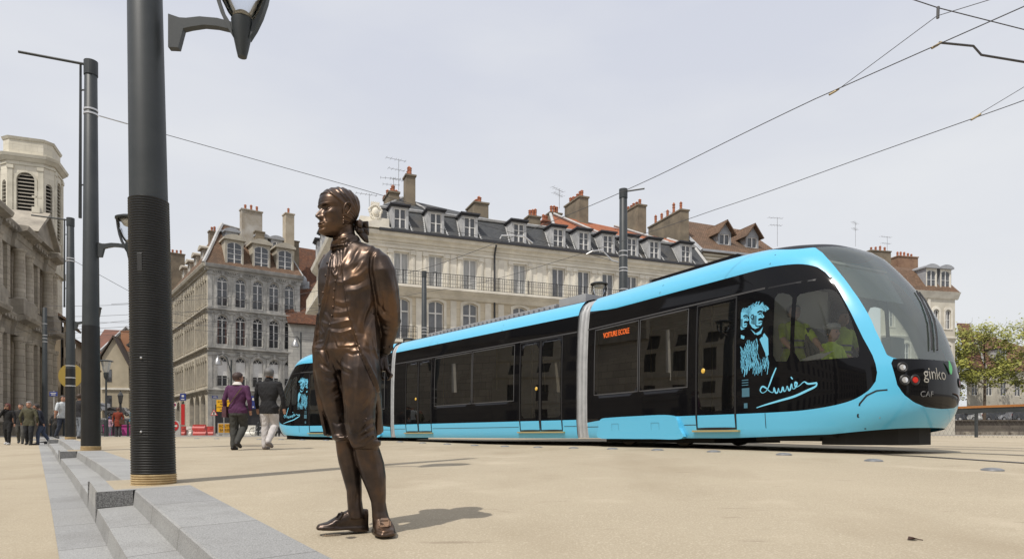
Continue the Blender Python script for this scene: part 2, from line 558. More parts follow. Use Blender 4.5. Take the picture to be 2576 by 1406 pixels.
def arch(w, h, rise, n=10, x=0.0, z=0.0):
 """rectangle with a segmental or round head, ccw from bottom left"""
 pts = [(x - w / 2, z), (x + w / 2, z)]
 if rise <= 0:
  return pts + [(x + w / 2, z + h), (x - w / 2, z + h)]
 rr = (w * w / 4 + rise * rise) / (2 * rise)
 cz = z + h - rr
 a = math.asin(min(1, w / 2 / rr))
 for k in range(n + 1):
  t = a - 2 * a * k / n
  pts.append((x + rr * math.sin(t), cz + rr * math.cos(t)))
 return pts
def facade(mb, outer, holes, depth=0.25, y=0.0, mi=0, mr=None):
 loops = [[Vector((a, b, 0)) for a, b in outer]] + [[Vector((a, b, 0)) for a, b in h] for h in holes]
 flat = [p for l in loops for p in l]
 tri = geometry.tessellate_polygon(loops)
 vs = [(p.x, y, p.y) for p in flat]
 mb.add(vs, [tuple(t) for t in tri], mi, [[(flat[i].x, flat[i].y) for i in t] for t in tri])
 for h in holes:
  n = len(h)
  v2 = [(a, y, b) for a, b in h] + [(a, y + depth, b) for a, b in h]
  mb.add(v2, [(i, (i + 1) % n, n + (i + 1) % n, n + i) for i in range(n)], mi if mr is None else mr,
               [[(h[i][0], h[i][1]), (h[(i + 1) % n][0], h[(i + 1) % n][1]), (h[(i + 1) % n][0] + .2, h[(i + 1) % n][1]), (h[i][0] + .2, h[i][1])] for i in range(n)])
def ring_poly(mb, outer, inner, y0, y1, mi=0):
 """flat ring between two outlines with the same number of points, y0 front, y1 back"""
 n = len(outer)
 vs = [(a, y0, b) for a, b in outer] + [(a, y0, b) for a, b in inner] + [(a, y1, b) for a, b in outer] + [(a, y1, b) for a, b in inner]
 fs = []
 for i in range(n):
  j = (i + 1) % n
  fs += [(i, j, n + j, n + i), (n + i, n + j, 3 * n + j, 3 * n + i), (j, i, 2 * n + i, 2 * n + j)]
 mb.add(vs, fs, mi)
def window_obj(parent, w, h, rise=0.0, rows=3, fan=False, shutter=None, mullion=True, fw=0.07, glassm=None, curtain=0, lock=False, name="window", fm=None):
 """a window part (frame and bars) with its pane; origin at the middle of the sill, front at y = 0"""
 mb = MB()
 o = arch(w, h, rise)
 cxz = (0, h * 0.45)
 inn = []
 o2 = arch(w - 2 * fw, h - 2 * fw, max(0, rise - fw * 0.6), z=fw)
 ring_poly(mb, o, o2, 0.0, 0.06)
 top = h - rise
 if fan:
  mb.box(-w / 2 + fw, w / 2 - fw, -0.004, 0.05, top - 0.07, top + 0.02)
  for a in (-32, 32):
   L = rise * 0.93
   mb.tube([(0, 0.02, top), (math.sin(R(a)) * L, 0.02, top + math.cos(R(a)) * L)], 0.028, 4)
 tz = top - 0.07 if fan else h - fw - (rise * 0.4 if rise else 0)
 if mullion:
  mb.box(-0.055, 0.055, -0.006, 0.05, fw, tz if fan else h - fw)
 for k in range(1, rows):
  z = lerp(fw, tz, k / rows)
  mb.box(-w / 2 + fw, -0.055, 0.004, 0.045, z - 0.022, z + 0.022)
  mb.box(0.055, w / 2 - fw, 0.004, 0.045, z - 0.022, z + 0.022)
 wo = mb.build(name, fm or M_white, parent)
 pb = MB()
 pb.prism(arch(w - fw, h - fw, max(0, rise - fw * 0.3), z=fw / 2), 0.055, 0.07, lambda a, b, d: Vector((a, d, b)))
 pb.build("pane", glassm or M_pane, wo)
 if curtain:
  cb = MB()
  zt = tz if fan else h - fw
  for sx in (-1, 1):
   a, b_ = (fw - w / 2, -0.06) if sx < 0 else (0.06, w / 2 - fw)
   wv = (b_ - a) * (0.42 if curtain == 2 else 1)
   if curtain == 2 and sx > 0:
    a = b_ - wv
   cb.box(a, a + wv, 0.048, 0.054, fw, zt)
  cb.build("curtain", M_curt if curtain == 1 else M_redcurt, wo)
 return wo
M_redcurt = mat("dusky_curtain", (0.16, 0.09, 0.08), 0.8, col2=(0.1, 0.06, 0.05), scale=4, stretch=(6, 6, .5))
def railing(mb, x0, x1, y, z0, z1, step=0.12, r=0.012, ornate=False, rail=0.03):
 mb.box(x0, x1, y - rail / 2, y + rail / 2, z1 - 0.04, z1)
 mb.box(x0, x1, y - 0.012, y + 0.012, z0 + 0.05, z0 + 0.075)
 if ornate:
  mb.box(x0, x1, y - 0.012, y + 0.012, z1 - 0.22, z1 - 0.2)
 n = max(2, int((x1 - x0) / step))
 for k in range(n + 1):
  x = lerp(x0, x1, k / n)
  mb.box(x - r, x + r, y - r, y + r, z0, z1 - 0.02)
  if ornate and k < n:
   c = (x + step / 2, (z0 + z1) / 2 - 0.05)
   for sgn in (-1, 1):
    zc = c[1] + sgn * 0.17
    pts = [(c[0] + 0.05 * math.cos(a), y, zc + 0.07 * math.sin(a)) for a in np.linspace(0, 2 * math.pi, 7)]
    mb.tube(pts, 0.011, 3, cap=False)
def moulding(mb, x0, x1, z, prof, y=0.0, mi=0):
 """run a profile [(out, dz)...] along x; out = how far it stands proud of y"""
 n = len(prof)
 vs = [(x, y - o, z + dz) for x in (x0, x1) for o, dz in prof]
 fs = [(i, (i + 1) % n, n + (i + 1) % n, n + i) for i in range(n)]
 fs += [tuple(range(n)), tuple(range(2 * n - 1, n - 1, -1))]
 mb.add(vs, fs, mi)
def slab(mb, pts, th, mi=0, uvs=None):
 """roof plane: quad or polygon of 3D points with thickness below; uv in its own plane"""
 pts = [Vector(p) for p in pts]
 ux = (pts[1] - pts[0]).normalized()
 nn = ux.cross(pts[-1] - pts[0]).normalized()
 uy = nn.cross(ux)
 u = [((p - pts[0]).dot(ux), (p - pts[0]).dot(uy)) for p in pts]
 n = len(pts)
 if nn.z < 0:
  nn = -nn
 low = [p - nn * th for p in pts]
 fs = [tuple(range(n)), tuple(range(2 * n - 1, n - 1, -1))] + [(i, (i + 1) % n, n + (i + 1) % n, n + i) for i in range(n)]
 mb.add(pts + low, fs, mi, [u, u[::-1]] + [None] * n)
def chimney(parent, x, y, z0, w, d, h, npots=4, rz=0, m=None, name="chimney", pot_h=0.7, along='x', cap=0.08):
 mb = MB()
 mb.box(-w / 2, w / 2, -d / 2, d / 2, 0, h)
 mb.box(-w / 2 - cap, w / 2 + cap, -d / 2 - cap, d / 2 + cap, h, h + 0.14)
 c = mb.build(name, m or M_render, parent, loc=(x, y, z0), rz=rz)
 L = (w if along == 'x' else d) - 0.35
 for k in range(npots):
  t = (k + 0.5) / npots - 0.5
  pb = MB()
  hh = pot_h * random.uniform(0.75, 1.15)
  pb.lathe([(0.15, 0), (0.12, hh * 0.55), (0.16, hh * 0.6), (0.13, hh * 0.66), (0.13, hh * 0.8), (0.17, hh * 0.83), (0.05, hh)], 8)
  px, py = (t * L, random.uniform(-.05, .05)) if along == 'x' else (random.uniform(-.05, .05), t * L)
  pb.build("chimney_pot", M_pot, c, loc=(px, py, h + 0.14))
 return c
def antenna(loc, h=3.0, rz=0.3, label="thin television aerial", arms=3):
 mb = MB()
 mb.tube([(0, 0, 0), (0, 0, h)], 0.025, 5)
 for k in range(arms):
  z = h - 0.1 - k * h * 0.25
  L = 1.1 - 0.2 * k
  mb.tube([(-L, 0, z), (L * 0.6, 0, z)], 0.018, 4)
  for q in range(5):
   x = -L + q * L * 0.38
   mb.tube([(x, -0.3, z), (x, 0.3, z)], 0.012, 4)
 return mb.build("television_aerial", M_zinc, loc=loc, rz=rz, label=label, category="aerial", group="television aerials on the roofs")
def dormer(parent, x, z0, w, h, y_face, slope, kind='flat', wm=None, roofm=None, win=None, cheek=None, rows=3, over=0.22):
 """dormer standing on a roof plane that rises away from the street: y = y_face + (z - z0)/slope"""
 d = MB()
 back = h / slope + 0.25
 cm = 1
 o = [(x - w / 2, z0), (x + w / 2, z0), (x + w / 2, z0 + h), (x - w / 2, z0 + h)]
 ww, wh = w - 0.36, h - 0.42
 hole = arch(ww, wh, 0.0 if kind != 'round' else ww * 0.18, x=x, z=z0 + 0.22)
 facade(d, o, [hole], 0.14, y_face)
 for sx in (-1, 1):
  xx = x + sx * w / 2
  d.prism([(y_face, z0), (y_face + back, z0 + h), (y_face, z0 + h)], xx - 0.02, xx + 0.02, lambda a, b, q: Vector((q, a, b)), 1)
 ob = d.build("dormer", [wm or M_zincL, cheek or M_zincL], parent)
 rb = MB()
 if kind == 'flat':
  rb.box(x - w / 2 - over, x + w / 2 + over, y_face - 0.25, y_face + back, z0 + h, z0 + h + 0.12)
  rb.box(x - w / 2 - over * .6, x + w / 2 + over * .6, y_face - 0.12, y_face + back, z0 + h - 0.1, z0 + h)
 elif kind == 'round':
  top = arch(w + 2 * over, 0.15 + w * 0.24, w * 0.22, x=x, z=z0 + h)
  rb.prism(top, y_face - 0.28, y_face + back + 0.3, lambda a, b, q: Vector((a, q, b)))
 else:
  zt = z0 + h
  pk = w * 0.75
  for sx in (-1, 1):
   slab(rb, [(x + sx * (w / 2 + 0.35), y_face - 0.5, zt - 0.3), (x + sx * (w / 2 + 0.35), y_face + back, zt - 0.3), (x, y_face + back + pk / slope, zt + pk), (x, y_face - 0.5, zt + pk)], 0.1)
 rb.build("dormer_roof", roofm or M_gutter, ob)
 if kind == 'gable':
  gb = MB()
  gb.prism([(x - w / 2, z0 + h), (x + w / 2, z0 + h), (x, z0 + h + w * 0.7)], y_face, y_face + 0.1, lambda a, b, q: Vector((a, q, b)))
  gb.build("gable_end", cheek or M_zinc, ob)
 wo = window_obj(ob, ww, wh, 0.0 if kind != 'round' else ww * 0.18, rows=rows, fw=0.06)
 wo.location = (x, y_face + 0.06, z0 + 0.22)
 return ob
# ---- A: corner house on the left (grey face towards the camera, long sunlit side face) -------------
def corner_house():
 zb = CZ - 0.1
 rz = math.atan2(0.592, 0.806)
 root = empty("corner_house", (-32.8, 72, zb), rz, label="grey stone corner house with arched windows and steep brown mansard roof", category="building")
 W_, H_ = 10.0, 18.5
 floors = [5.2, 9.75, 13.95]
 xs = [1.5, 3.4, 5.25, 7.05, 8.8]
 holes = []
 for f, hh in zip(floors, (3.2, 3.25, 3.2)):
  for x in xs:
   holes.append(arch(1.12, hh, 0.52, x=x, z=f + 0.28))
 doors = [(1.7, 1.9), (5.0, 2.4), (8.2, 2.2)]
 for x, w_ in doors:
  holes.append(arch(w_, 3.1, 0.0, x=x, z=0.35))
 mb = MB()
 facade(mb, [(0, -1), (W_, -1), (W_, H_), (0, H_)], holes, 0.32)
 mb.box(0.02, W_, 13.0, 13.2, 0, H_)
 wall = mb.build("front_wall", M_stoneG, root)
 t = MB()
 for z in floors:
  moulding(t, -0.12, W_ + 0.05, z - 0.25, [(0, -0.3), (0.1, -0.25), (0.12, 0.0), (0.34, 0.08), (0.34, 0.2), (0, 0.26)])
 moulding(t, -0.1, W_, H_ - 0.95, [(0, 0), (0.08, 0.02), (0.08, 0.12), (0, 0.16)])
 moulding(t, -0.35, W_ + 0.25, H_ - 0.35, [(0, -0.25), (0.15, -0.2), (0.2, 0), (0.5, 0.1), (0.6, 0.35), (0.62, 0.45), (0, 0.5)])
 for k in range(40):
  x = 0.1 + k * 0.25
  t.box(x, x + 0.13, -0.16, -0.002, H_ - 0.72, H_ - 0.58)
 for f in floors:
  for x in xs:
   h = 3.25
   o = arch(1.62, h + 0.62, 0.36, x=x, z=f + 0.0)
   i = arch(1.13, h + 0.03, 0.52, x=x, z=f + 0.26)
   ring_poly(t, o, i, -0.06, -0.002)
   hood = [(x + a, f + h + 0.36 + b) for a, b in [(-0.85, 0.0), (-0.6, 0.05), (-0.3, 0.26), (0, 0.33), (0.3, 0.26), (0.6, 0.05), (0.85, 0.0)]]
   t.tube([(a, -0.1, b) for a, b in hood], 0.065, 5)
   t.box(x - 0.12, x + 0.12, -0.2, -0.065, f + h + 0.32, f + h + 0.82)
   t.box(x - 0.26, x + 0.26, -0.17, -0.07, f + h + 0.6, f + h + 0.72)
 for x in (0.22, W_ - 0.2):                          # corner pilasters
  t.box(x - 0.22, x + 0.2, -0.09, -0.003, 0.2, 4.5)
  for f in floors:
   t.box(x - 0.2, x + 0.18, -0.09, -0.003, f + 0.05, f + 3.6)
   t.box(x - 0.27, x + 0.25, -0.15, -0.003, f + 3.6, f + 3.95)
 t.build("stone_trim", M_trimG, root)
 gm = [M_pane, M_pane, M_pane]
 proto = {}
 for fi, f in enumerate(floors):
  for k, x in enumerate(xs):
   key = 'pale' if fi == 0 else ('red' if fi == 1 and k < 2 else 'dark')
   if key not in proto:
    wo = window_obj(root, 1.12, 3.22, 0.52, rows=3, fan=True, curtain={'pale': 0, 'red': 2, 'dark': 0}[key])
    if key == 'pale':
     sb = MB()
     sb.box(-0.5, 0.5, -0.03, -0.008, 1.15, 2.6)
     for q in range(5):
      sb.box(-0.5, 0.5, -0.04, -0.03, 1.17 + q * 0.3, 1.4 + q * 0.3)
     sb.build("shutter", M_white, wo)
    proto[key] = wo
   else:
    wo = copy_tree(proto[key], root)
   wo.location = (x, 0.2, f + 0.28)
   rb = MB()
   railing(rb, -0.62, 0.62, -0.12, 0.0, 0.92, 0.16, 0.01)
   if 'rail' not in proto:
    proto['rail'] = rb.build("window_railing", M_iron, root)
    ro = proto['rail']
   else:
    ro = copy_tree(proto['rail'], root)
   ro.location = (x, 0, f + 0.3)
 db = MB()
 for x, w_ in doors:
  db.box(x - w_ / 2, x + w_ / 2, 0.25, 0.3, 0.35, 3.45)
 db.build("shop_front", mat("dark_shop", (0.05, 0.05, 0.055), 0.3), root)
 sg = MB()
 sg.box(4.2, 9.6, -0.1, -0.012, 4.1, 4.55)
 sg.build("shop_fascia", M_trimG, root)
 side = empty("side_face", (0, 0, 0))
 side.parent = root
 L = 26.0
 d2 = math.atan2(0.805, -0.593) - rz               # direction of the side wall in root space
 side.rotation_euler = (0, 0, d2 + math.pi)
 side.location = (0, 0, 0)
 holes = []
 wx = [0.9 + 1.07 * k for k in range(24)]
 for f in floors:
  for k, x in enumerate(wx):
   if k % 6 == 5:
    continue
   holes.append(arch(0.62, 2.7, 0.26, n=6, x=-x, z=f + 0.4))
 for k in range(3):
  holes.append(arch(2.3, 3.9, 1.15, x=-2.1 - 3.0 * k, z=0.9))
 for k in range(3):
  holes.append(arch(2.2, 3.9, 1.1, x=-13.5 - 3.2 * k, z=0.5))
 mb = MB()
 facade(mb, [(-L, -1), (-0.02, -1), (-0.02, H_), (-L, H_)], holes, 0.4)
 mb.build("side_wall", M_stoneS, side)
 t = MB()
 for z in floors:
  moulding(t, -L, 0.3, z - 0.25, [(0, -0.2), (0.1, -0.15), (0.12, 0.0), (0.32, 0.08), (0.32, 0.2), (0, 0.26)])
 moulding(t, -L, 0.35, H_ - 0.35, [(0, -0.25), (0.15, -0.2), (0.2, 0), (0.5, 0.1), (0.6, 0.35), (0.62, 0.45), (0, 0.5)])
 for f in floors:
  for k, x in enumerate(wx):
   if k % 6 == 5:
    t.box(-x - 0.22, -x + 0.22, -0.1, -0.003, f, f + 3.7)
    continue
   ring_poly(t, arch(0.86, 2.95, 0.3, n=6, x=-x, z=f + 0.35), arch(0.64, 2.72, 0.26, n=6, x=-x, z=f + 0.38), -0.05, -0.002)
   t.box(-x - 0.17, -x + 0.17, -0.24, -0.055, f + 3.0, f + 3.5)
 for k in range(3):
  for kx in (-2.1 - 3.0 * k, -13.5 - 3.2 * k):
   ring_poly(t, arch(2.8, 4.2, 1.4, x=kx, z=0.72), arch(2.32, 3.92, 1.16, x=kx, z=0.88), -0.05, -0.003)
 t.build("stone_trim", M_trimS, side)
 wp = None
 for f in floors:
  for k, x in enumerate(wx):
   if k % 6 == 5:
    continue
   if wp is None:
    wp = window_obj(side, 0.62, 2.7, 0.26, rows=3, fw=0.05, mullion=True)
    wo = wp
   else:
    wo = copy_tree(wp, side)
   wo.location = (-x, 0.3, f + 0.4)
 ob = MB()
 for k in range(3):
  for kx in (-2.1 - 3.0 * k, -13.5 - 3.2 * k):
   ob.box(kx - 1.2, kx + 1.2, 0.34, 0.4, 0.4, 4.9)
 ob.build("arcade_glazing", M_pane, side)
 rf = MB()
 zr, dep = H_ + 6.0, 5.2
 C = side.matrix_basis
 e = 0.45
 def S(x, y, z):
  return C @ Vector((x, y, z))
 c0 = Vector((-0.5, -0.25, H_ + 0.12))
 inx = Vector((1.6, 4.4, 0))
 m1 = Vector((0.75, 1.55, H_ + 2.6))
 pk = Vector((2.5, 4.6, zr))
 fr = Vector((W_ + 0.2, -e, H_ + 0.12))
 fm = Vector((W_ - 0.35, 1.55, H_ + 2.4))
 fp = Vector((W_ - 2.2, 5.0, zr - 0.5))
 slab(rf, [c0, fr, fm, m1], 0.12)
 slab(rf, [m1, fm, fp, pk], 0.12)
 e1 = S(-L, -e, H_ + 0.12)
 e2 = S(-L, 1.5, H_ + 2.5)
 e3 = S(-L + 3, 5.4, zr - 0.8)
 slab(rf, [e1, c0, m1, e2], 0.12)
 slab(rf, [e2, m1, pk, e3], 0.12)
 slab(rf, [fr, Vector((W_ + 0.2, 11, H_ + .1)), Vector((W_ - 2.2, 9, zr - 0.5)), fp], 0.1)
 rf.build("roof", M_tileB, root)
 hp = MB()
 hp.tube([c0, (0.05, 0.45, H_ + 1.2), m1, (1.55, 2.9, H_ + 4.3), pk], 0.2, 6)
 hp.tube([fr, fm, fp], 0.09, 5)
 hp.tube([pk, fp], 0.12, 5)
 hp.build("hip_flashing", M_lead, root)
 for k, x in enumerate((2.75, 5.65, 8.3)):
  dd = dormer(root, x, H_ + 0.2, 1.9, 2.9, 0.05, 1.6, 'round', M_trimS, M_trimS, cheek=M_trimS, rows=4)
 for k, x in enumerate((3.0, 6.3, 8.0)):
  dormer(root, x, H_ + 3.3, 1.3, 1.25, 2.2, 1.3, 'round', M_zinc, M_zinc, cheek=M_zinc, rows=2)
 for k in range(4):
  dormer(side, -3.4 - 3.6 * k, H_ + 0.25, 1.3, 2.1, 0.1, 1.6, 'round', M_trimS, M_trimS, cheek=M_trimS, rows=3)
 dormer(side, -3.6, H_ + 3.2, 1.1, 1.5, 2.2, 1.2, 'flat', M_zinc, M_zinc, cheek=M_zinc, rows=2)
 chimney(root, 5.3, 3.0, H_ + 2.6, 2.3, 0.9, 4.9, 3, along='x', m=mat("patchy_render", (0.48, 0.46, 0.42), 0.9, col2=(0.27, 0.22, 0.155), scale=0.5))
 chimney(root, 6.0, 2.2, H_ + 2.6, 1.0, 0.7, 2.4, 0, along='x', m=M_render)
 chimney(root, 9.3, 2.0, H_ + 1.2, 1.0, 1.2, 6.4, 1, along='x', m=mat("pale_stack", (0.50, 0.44, 0.34), 0.9, col2=(0.36, 0.30, 0.22), scale=0.6), pot_h=1.0)
 chimney(root, 10.1, 2.3, H_ + 0.6, 0.8, 1.0, 4.0, 0, along='x')
 chimney(root, 1.3, 25.5, H_ + 1.2, 1.9, 1.0, 5.6, 3, along='x')
 chimney(root, 2.6, 9.5, H_ + 4.6, 1.0, 0.8, 1.6, 2, along='x')
 return root
corner_house()
# ---- B: low grey wing and steep brown roof between the two houses ----------------------------------
def link_house():
 zb = CZ - 0.1
 root = empty("stone_link_house", (-24.4, 77.5, zb), math.atan2(0.45, 0.9), label="narrow grey stone house under a huge mottled brown roof", category="building")
 mb = MB()
 holes = [arch(1.5, 3.4, 0, x=2.1, z=z) for z in (5.3, 9.0)] + [arch(1.5, 3, 0, x=5.0, z=z) for z in (5.3, 9.0)]
 facade(mb, [(-1.5, -1), (8, -1), (8, 13.2), (-1.5, 13.2)], holes, 0.3)
 mb.build("wall", M_stoneG, root)
 for x in (2.1, 5.0):
  for z in (5.3, 9.0):
   wo = window_obj(root, 1.5, 3.4, 0, rows=3)
   wo.location = (x, 0.2, z)
   rb = MB()
   railing(rb, -0.8, 0.8, -0.1, 0, 1.0, 0.14, 0.012)
   rb.build("window_railing", M_iron, root, loc=(x, 0, z + .05))
 rf = MB()
 slab(rf, [(-1.6, -0.6, 13.0), (8.2, -0.6, 13.0), (9.0, 6.5, 23.3), (-3.2, 6.5, 23.8)], 0.2)
 slab(rf, [(-2.0, 6.5, 22.9), (9.0, 6.5, 22.6), (9, 12, 16), (-2, 12, 16)], 0.2)
 rf.build("roof", M_tileM, root)
 dormer(root, 3.2, 15.4, 1.7, 1.7, 1.1, 1.3, 'flat', M_zinc, M_zinc, rows=2)
 ev = MB()
 ev.box(-0.3, 1.3, 2.6, 3.6, 17.6, 18.6)
 ev.sphere((0.3, 2.6, 18.6), 0.75, 10, 8, sc=(1, 0.6, 1))
 ev.build("oval_dormer", M_zinc, root)
link_house()
# ---- C: long cream house with slate mansard --------------------------------------------------------
def cream_house():
 zb = CZ - 0.2
 dx, dy = 0.927, 0.375
 rz = math.atan2(dy, dx)
 root = empty("mansard_house", (-10.7, 48.8, zb), rz, label="long cream limestone apartment house with slate mansard, iron balcony and many dormers", category="building")
 L, HG = 30.5, 15.05        # length, gutter height
 ZB = 11.15                 # balcony floor
 bays = [2.65, 5.31, 8.05, 12.23, 15.65, 18.0, 20.31, 22.65, 24.95, 28.2]
 dxs = [2.5, 5.25, 7.95, 12.06, 15.54, 17.89, 20.19, 22.53, 24.79, 28.08]
 Z1 = 7.3
 holes_u = [arch(1.15, 2.6, 0, x=b, z=ZB + 0.12) for b in bays]
 mb = MB()
 facade(mb, [(0, ZB), (L, ZB), (L, HG), (0, HG)], holes_u, 0.3)
 mb.box(0, 0.3, 0.301, 9, -1, HG)
 mb.box(L - 0.3, L, 0.301, 9, -1, HG)
 mb.build("upper_wall", M_cream, root)
 holes_l = [arch(1.2, 3.05, 0.2, x=b, z=Z1 + 0.1) for b in bays] + [arch(1.2, 2.6, 0, x=b, z=3.9) for b in bays]
 mb = MB()
 facade(mb, [(0, -1), (L, -1), (L, ZB - 0.02), (0, ZB - 0.02)], holes_l, 0.3)
 mb.build("lower_wall", M_creamD, root)
 t = MB()
 moulding(t, -0.1, L, HG - 0.05, [(0, -0.45), (0.12, -0.4), (0.18, -0.2), (0.45, -0.1), (0.52, 0.12), (0.52, 0.2), (0, 0.22)])
 moulding(t, -0.05, L, HG - 0.85, [(0, -0.12), (0.1, -0.1), (0.12, 0.06), (0, 0.1)])
 moulding(t, -0.05, L, HG - 0.62, [(0, -0.04), (0.07, -0.03), (0.07, 0.03), (0, 0.04)])
 for b in bays:
  for sx in (-1, 1):
   x = b + sx * 0.86
   t.box(x - 0.15, x + 0.15, -0.09, -0.003, ZB + 0.1, HG - 1.35)
   t.box(x - 0.05, x + 0.05, -0.12, -0.092, ZB + 0.5, HG - 1.5)
   t.box(x - 0.2, x + 0.2, -0.16, -0.003, HG - 1.35, HG - 1.2)
   t.box(x - 0.17, x + 0.17, -0.12, -0.003, HG - 1.19, HG - 1.02)
  ring_poly(t, arch(1.45, 2.78, 0, x=b, z=ZB + 0.1), arch(1.16, 2.62, 0, x=b, z=ZB + 0.11), -0.05, -0.004)
  ring_poly(t, arch(1.62, 3.28, 0.22, x=b, z=Z1 + 0.05), arch(1.22, 3.07, 0.2, x=b, z=Z1 + 0.08), -0.06, -0.004)
  t.box(b - 1.0, b + 1.0, -0.22, -0.003, Z1 + 3.55, Z1 + 3.7)
 for x in (3.98, 6.68, 9.5, 10.6, 13.95, 16.8, 19.15, 21.5, 23.8, 26.5):
  t.box(x - 0.24, x + 0.24, -0.055, -0.004, ZB + 0.1, HG - 1.0)
  t.box(x - 0.24, x + 0.24, -0.055, -0.004, 0.5, ZB - 0.62)
 t.build("stone_trim", M_trimC, root)
 bb = MB()
 bb.box(0, L, -0.95, 0.0, ZB - 0.02, ZB + 0.16)
 moulding(bb, 0, L, ZB - 0.03, [(0, -0.55), (0.2, -0.5), (0.45, -0.25), (0.75, -0.08), (0.85, 0.0), (0, 0.0)])
 bal = bb.build("balcony", M_trimC, root)
 rb = MB()
 railing(rb, 0.1, L - 0.1, -0.85, ZB + 0.16, ZB + 1.2, 0.19, 0.011, True)
 for k in range(13):
  x = 0.1 + k * 2.5
  rb.box(x - 0.025, x + 0.025, -0.88, -0.82, ZB + 0.16, ZB + 1.24)
 rb.build("balcony_railing", M_iron, bal)
 for b in bays[:4]:
  sb = MB()
  sb.box(b - 1.1, b + 1.1, -0.62, 0.0, Z1 - 0.2, Z1 - 0.02)
  s_ = sb.build("small_balcony", M_trimC, root)
  rb = MB()
  railing(rb, b - 1.05, b + 1.05, -0.56, Z1 - 0.02, Z1 + 1.0, 0.13, 0.012, True)
  rb.build("balcony_railing", M_iron, s_)
 pw = pc = None
 for k, b in enumerate(bays):
  if k < 4:
   wo = window_obj(root, 1.15, 2.6, 0, rows=1, fw=0.09, glassm=M_curt, name="french_window") if pc is None else copy_tree(pc, root)
   pc = pc or wo
  else:
   wo = window_obj(root, 1.15, 2.6, 0, rows=1, fw=0.09, glassm=M_pane2, name="french_window") if pw is None else copy_tree(pw, root)
   pw = pw or wo
  wo.location = (b, 0.18, ZB + 0.12)
 pl = None
 for b in bays:
  if pl is None:
   pl = wo = window_obj(root, 1.2, 3.05, 0.2, rows=1, fw=0.08, glassm=M_pane2)
   tb = MB()
   tb.box(-0.52, 0.52, -0.01, 0.05, 2.05, 2.15)
   tb.build("transom", M_white, wo)
  else:
   wo = copy_tree(pl, root)
  wo.location = (b, 0.18, Z1 + 0.1)
 for b in bays:
  gl = MB()
  gl.box(b - 0.62, b + 0.62, 0.22, 0.26, 3.85, 6.55)
  gl.build("window", M_pane, root)
 g = MB()
 g.box(0.9, L, -0.68, -0.42, HG + 0.1, HG + 0.28)
 g.tube([(10.02, -0.5, HG), (10.02, -0.12, HG - 0.7), (10.02, -0.12, 1)], 0.075, 8)
 g.build("gutter", M_gutter, root)
 HM = HG + 2.4
 YM = 1.35
 rf = MB()
 slab(rf, [(0.9, -0.42, HG + 0.2), (L, -0.42, HG + 0.2), (L - 0.4, YM, HM), (1.6, YM, HM)], 0.1)
 slab(rf, [(0.3, 9, HG + 0.2), (0.9, -0.42, HG + 0.2), (1.6, YM, HM), (1.6, 9, HM)], 0.1)
 slab(rf, [(1.3, YM - .1, HM + 0.06), (12.5, YM - .1, HM + 0.06), (8.6, 5.6, HM + 1.7), (4.0, 5.6, HM + 2.5)], 0.1)
 slab(rf, [(1.3, 10, HM + 0.06), (1.3, YM - .1, HM + 0.06), (4.0, 5.6, HM + 2.5), (4.0, 9, HM + 2.5)], 0.1)
 slab(rf, [(12.5, YM - .1, HM + 0.06), (15.6, YM - .1, HM + 0.06), (15.6, 4.6, HM + 0.9), (8.6, 5.6, HM + 1.7)], 0.1)
 rf.build("slate_roof", M_slate, root)
 rr = MB()
 slab(rr, [(16.0, YM - .1, HM + 0.05), (L - 0.2, YM - .1, HM + 0.05), (L - 1.0, 4.6, HM + 1.6), (17.2, 4.8, HM + 2.5)], 0.12)
 rr.build("tiled_roof", M_tileR, root)
 fl = MB()
 fl.tube([(0.9, -0.42, HG + 0.2), (1.3, YM - .1, HM), (16.0, YM - .1, HM + 0.05), (L - 0.3, YM - .1, HM + 0.05)], 0.14, 5)
 fl.tube([(1.3, YM, HM), (4.0, 5.6, HM + 2.5)], 0.1, 5)
 fl.tube([(4.1, 5.5, HM + 2.5), (5.4, YM, HM + .1)], 0.1, 5)
 fl.tube([(16.0, YM, HM), (17.2, 4.8, HM + 2.5)], 0.16, 5)
 fl.tube([(17.4, 4.6, HM + 2.5), (20.4, YM, HM + .15)], 0.13, 5)
 fl.tube([(23.5, 4.4, HM + 2.1), (27.3, YM, HM + .15)], 0.13, 5)
 fl.tube([(L - 1.0, 4.6, HM + 1.6), (L - 0.3, YM, HM), (L, -0.4, HG + 0.2)], 0.16, 5)
 fl.build("zinc_flashing", M_lead, root)
 for k, b in enumerate(dxs):
  dormer(root, b, HG + 0.22, 1.25, 1.95, -0.2, 1.27, 'flat', M_zincL, M_gutter, rows=(2 if k < 3 else 3), over=0.16)
 for b in dxs:
  for sx in (-1, 1):
   pl, pr = [], []
   for q in range(18):
    z = HG + 0.26 + q * 0.1
    xi = b + sx * (0.64 + 0.2 * (1 - q / 18.0))
    pl.append((xi, z))
    pr.append((xi + sx * (0.14 if q % 2 else 0.05), z + (0.05 if q % 2 else 0)))
   sk = MB()
   sk.prism(pl + pr[::-1], 0.0, 0.04, lambda x, z, d: Vector((x, -0.42 + (z - HG - 0.2) / 2.2 * 1.77 - 0.05 - d, z)))
   sk.build("lead_flashing", M_lead, root)
 redm = mat("red_stack", (0.30, 0.13, 0.085), 0.9)
 chimney(root, 4.2, 4.0, 18.0, 0.75, 1.0, 3.0, 4, along='y')
 chimney(root, 3.4, 7.0, 18.8, 1.3, 0.6, 1.4, 4, m=redm)
 chimney(root, 10.8, 6.3, 17.5, 1.3, 2.2, 2.7, 6, along='y')
 chimney(root, 15.8, 5.6, 17.3, 1.1, 1.0, 2.3, 3)
 chimney(root, 17.3, 6.2, 17.5, 0.8, 0.9, 2.1, 3, m=redm)
 chimney(root, 18.6, 7.0, 17.8, 1.2, 0.8, 2.9, 3)
 chimney(root, 20.2, 5.6, 17.6, 0.9, 3.0, 4.0, 6, along='y')
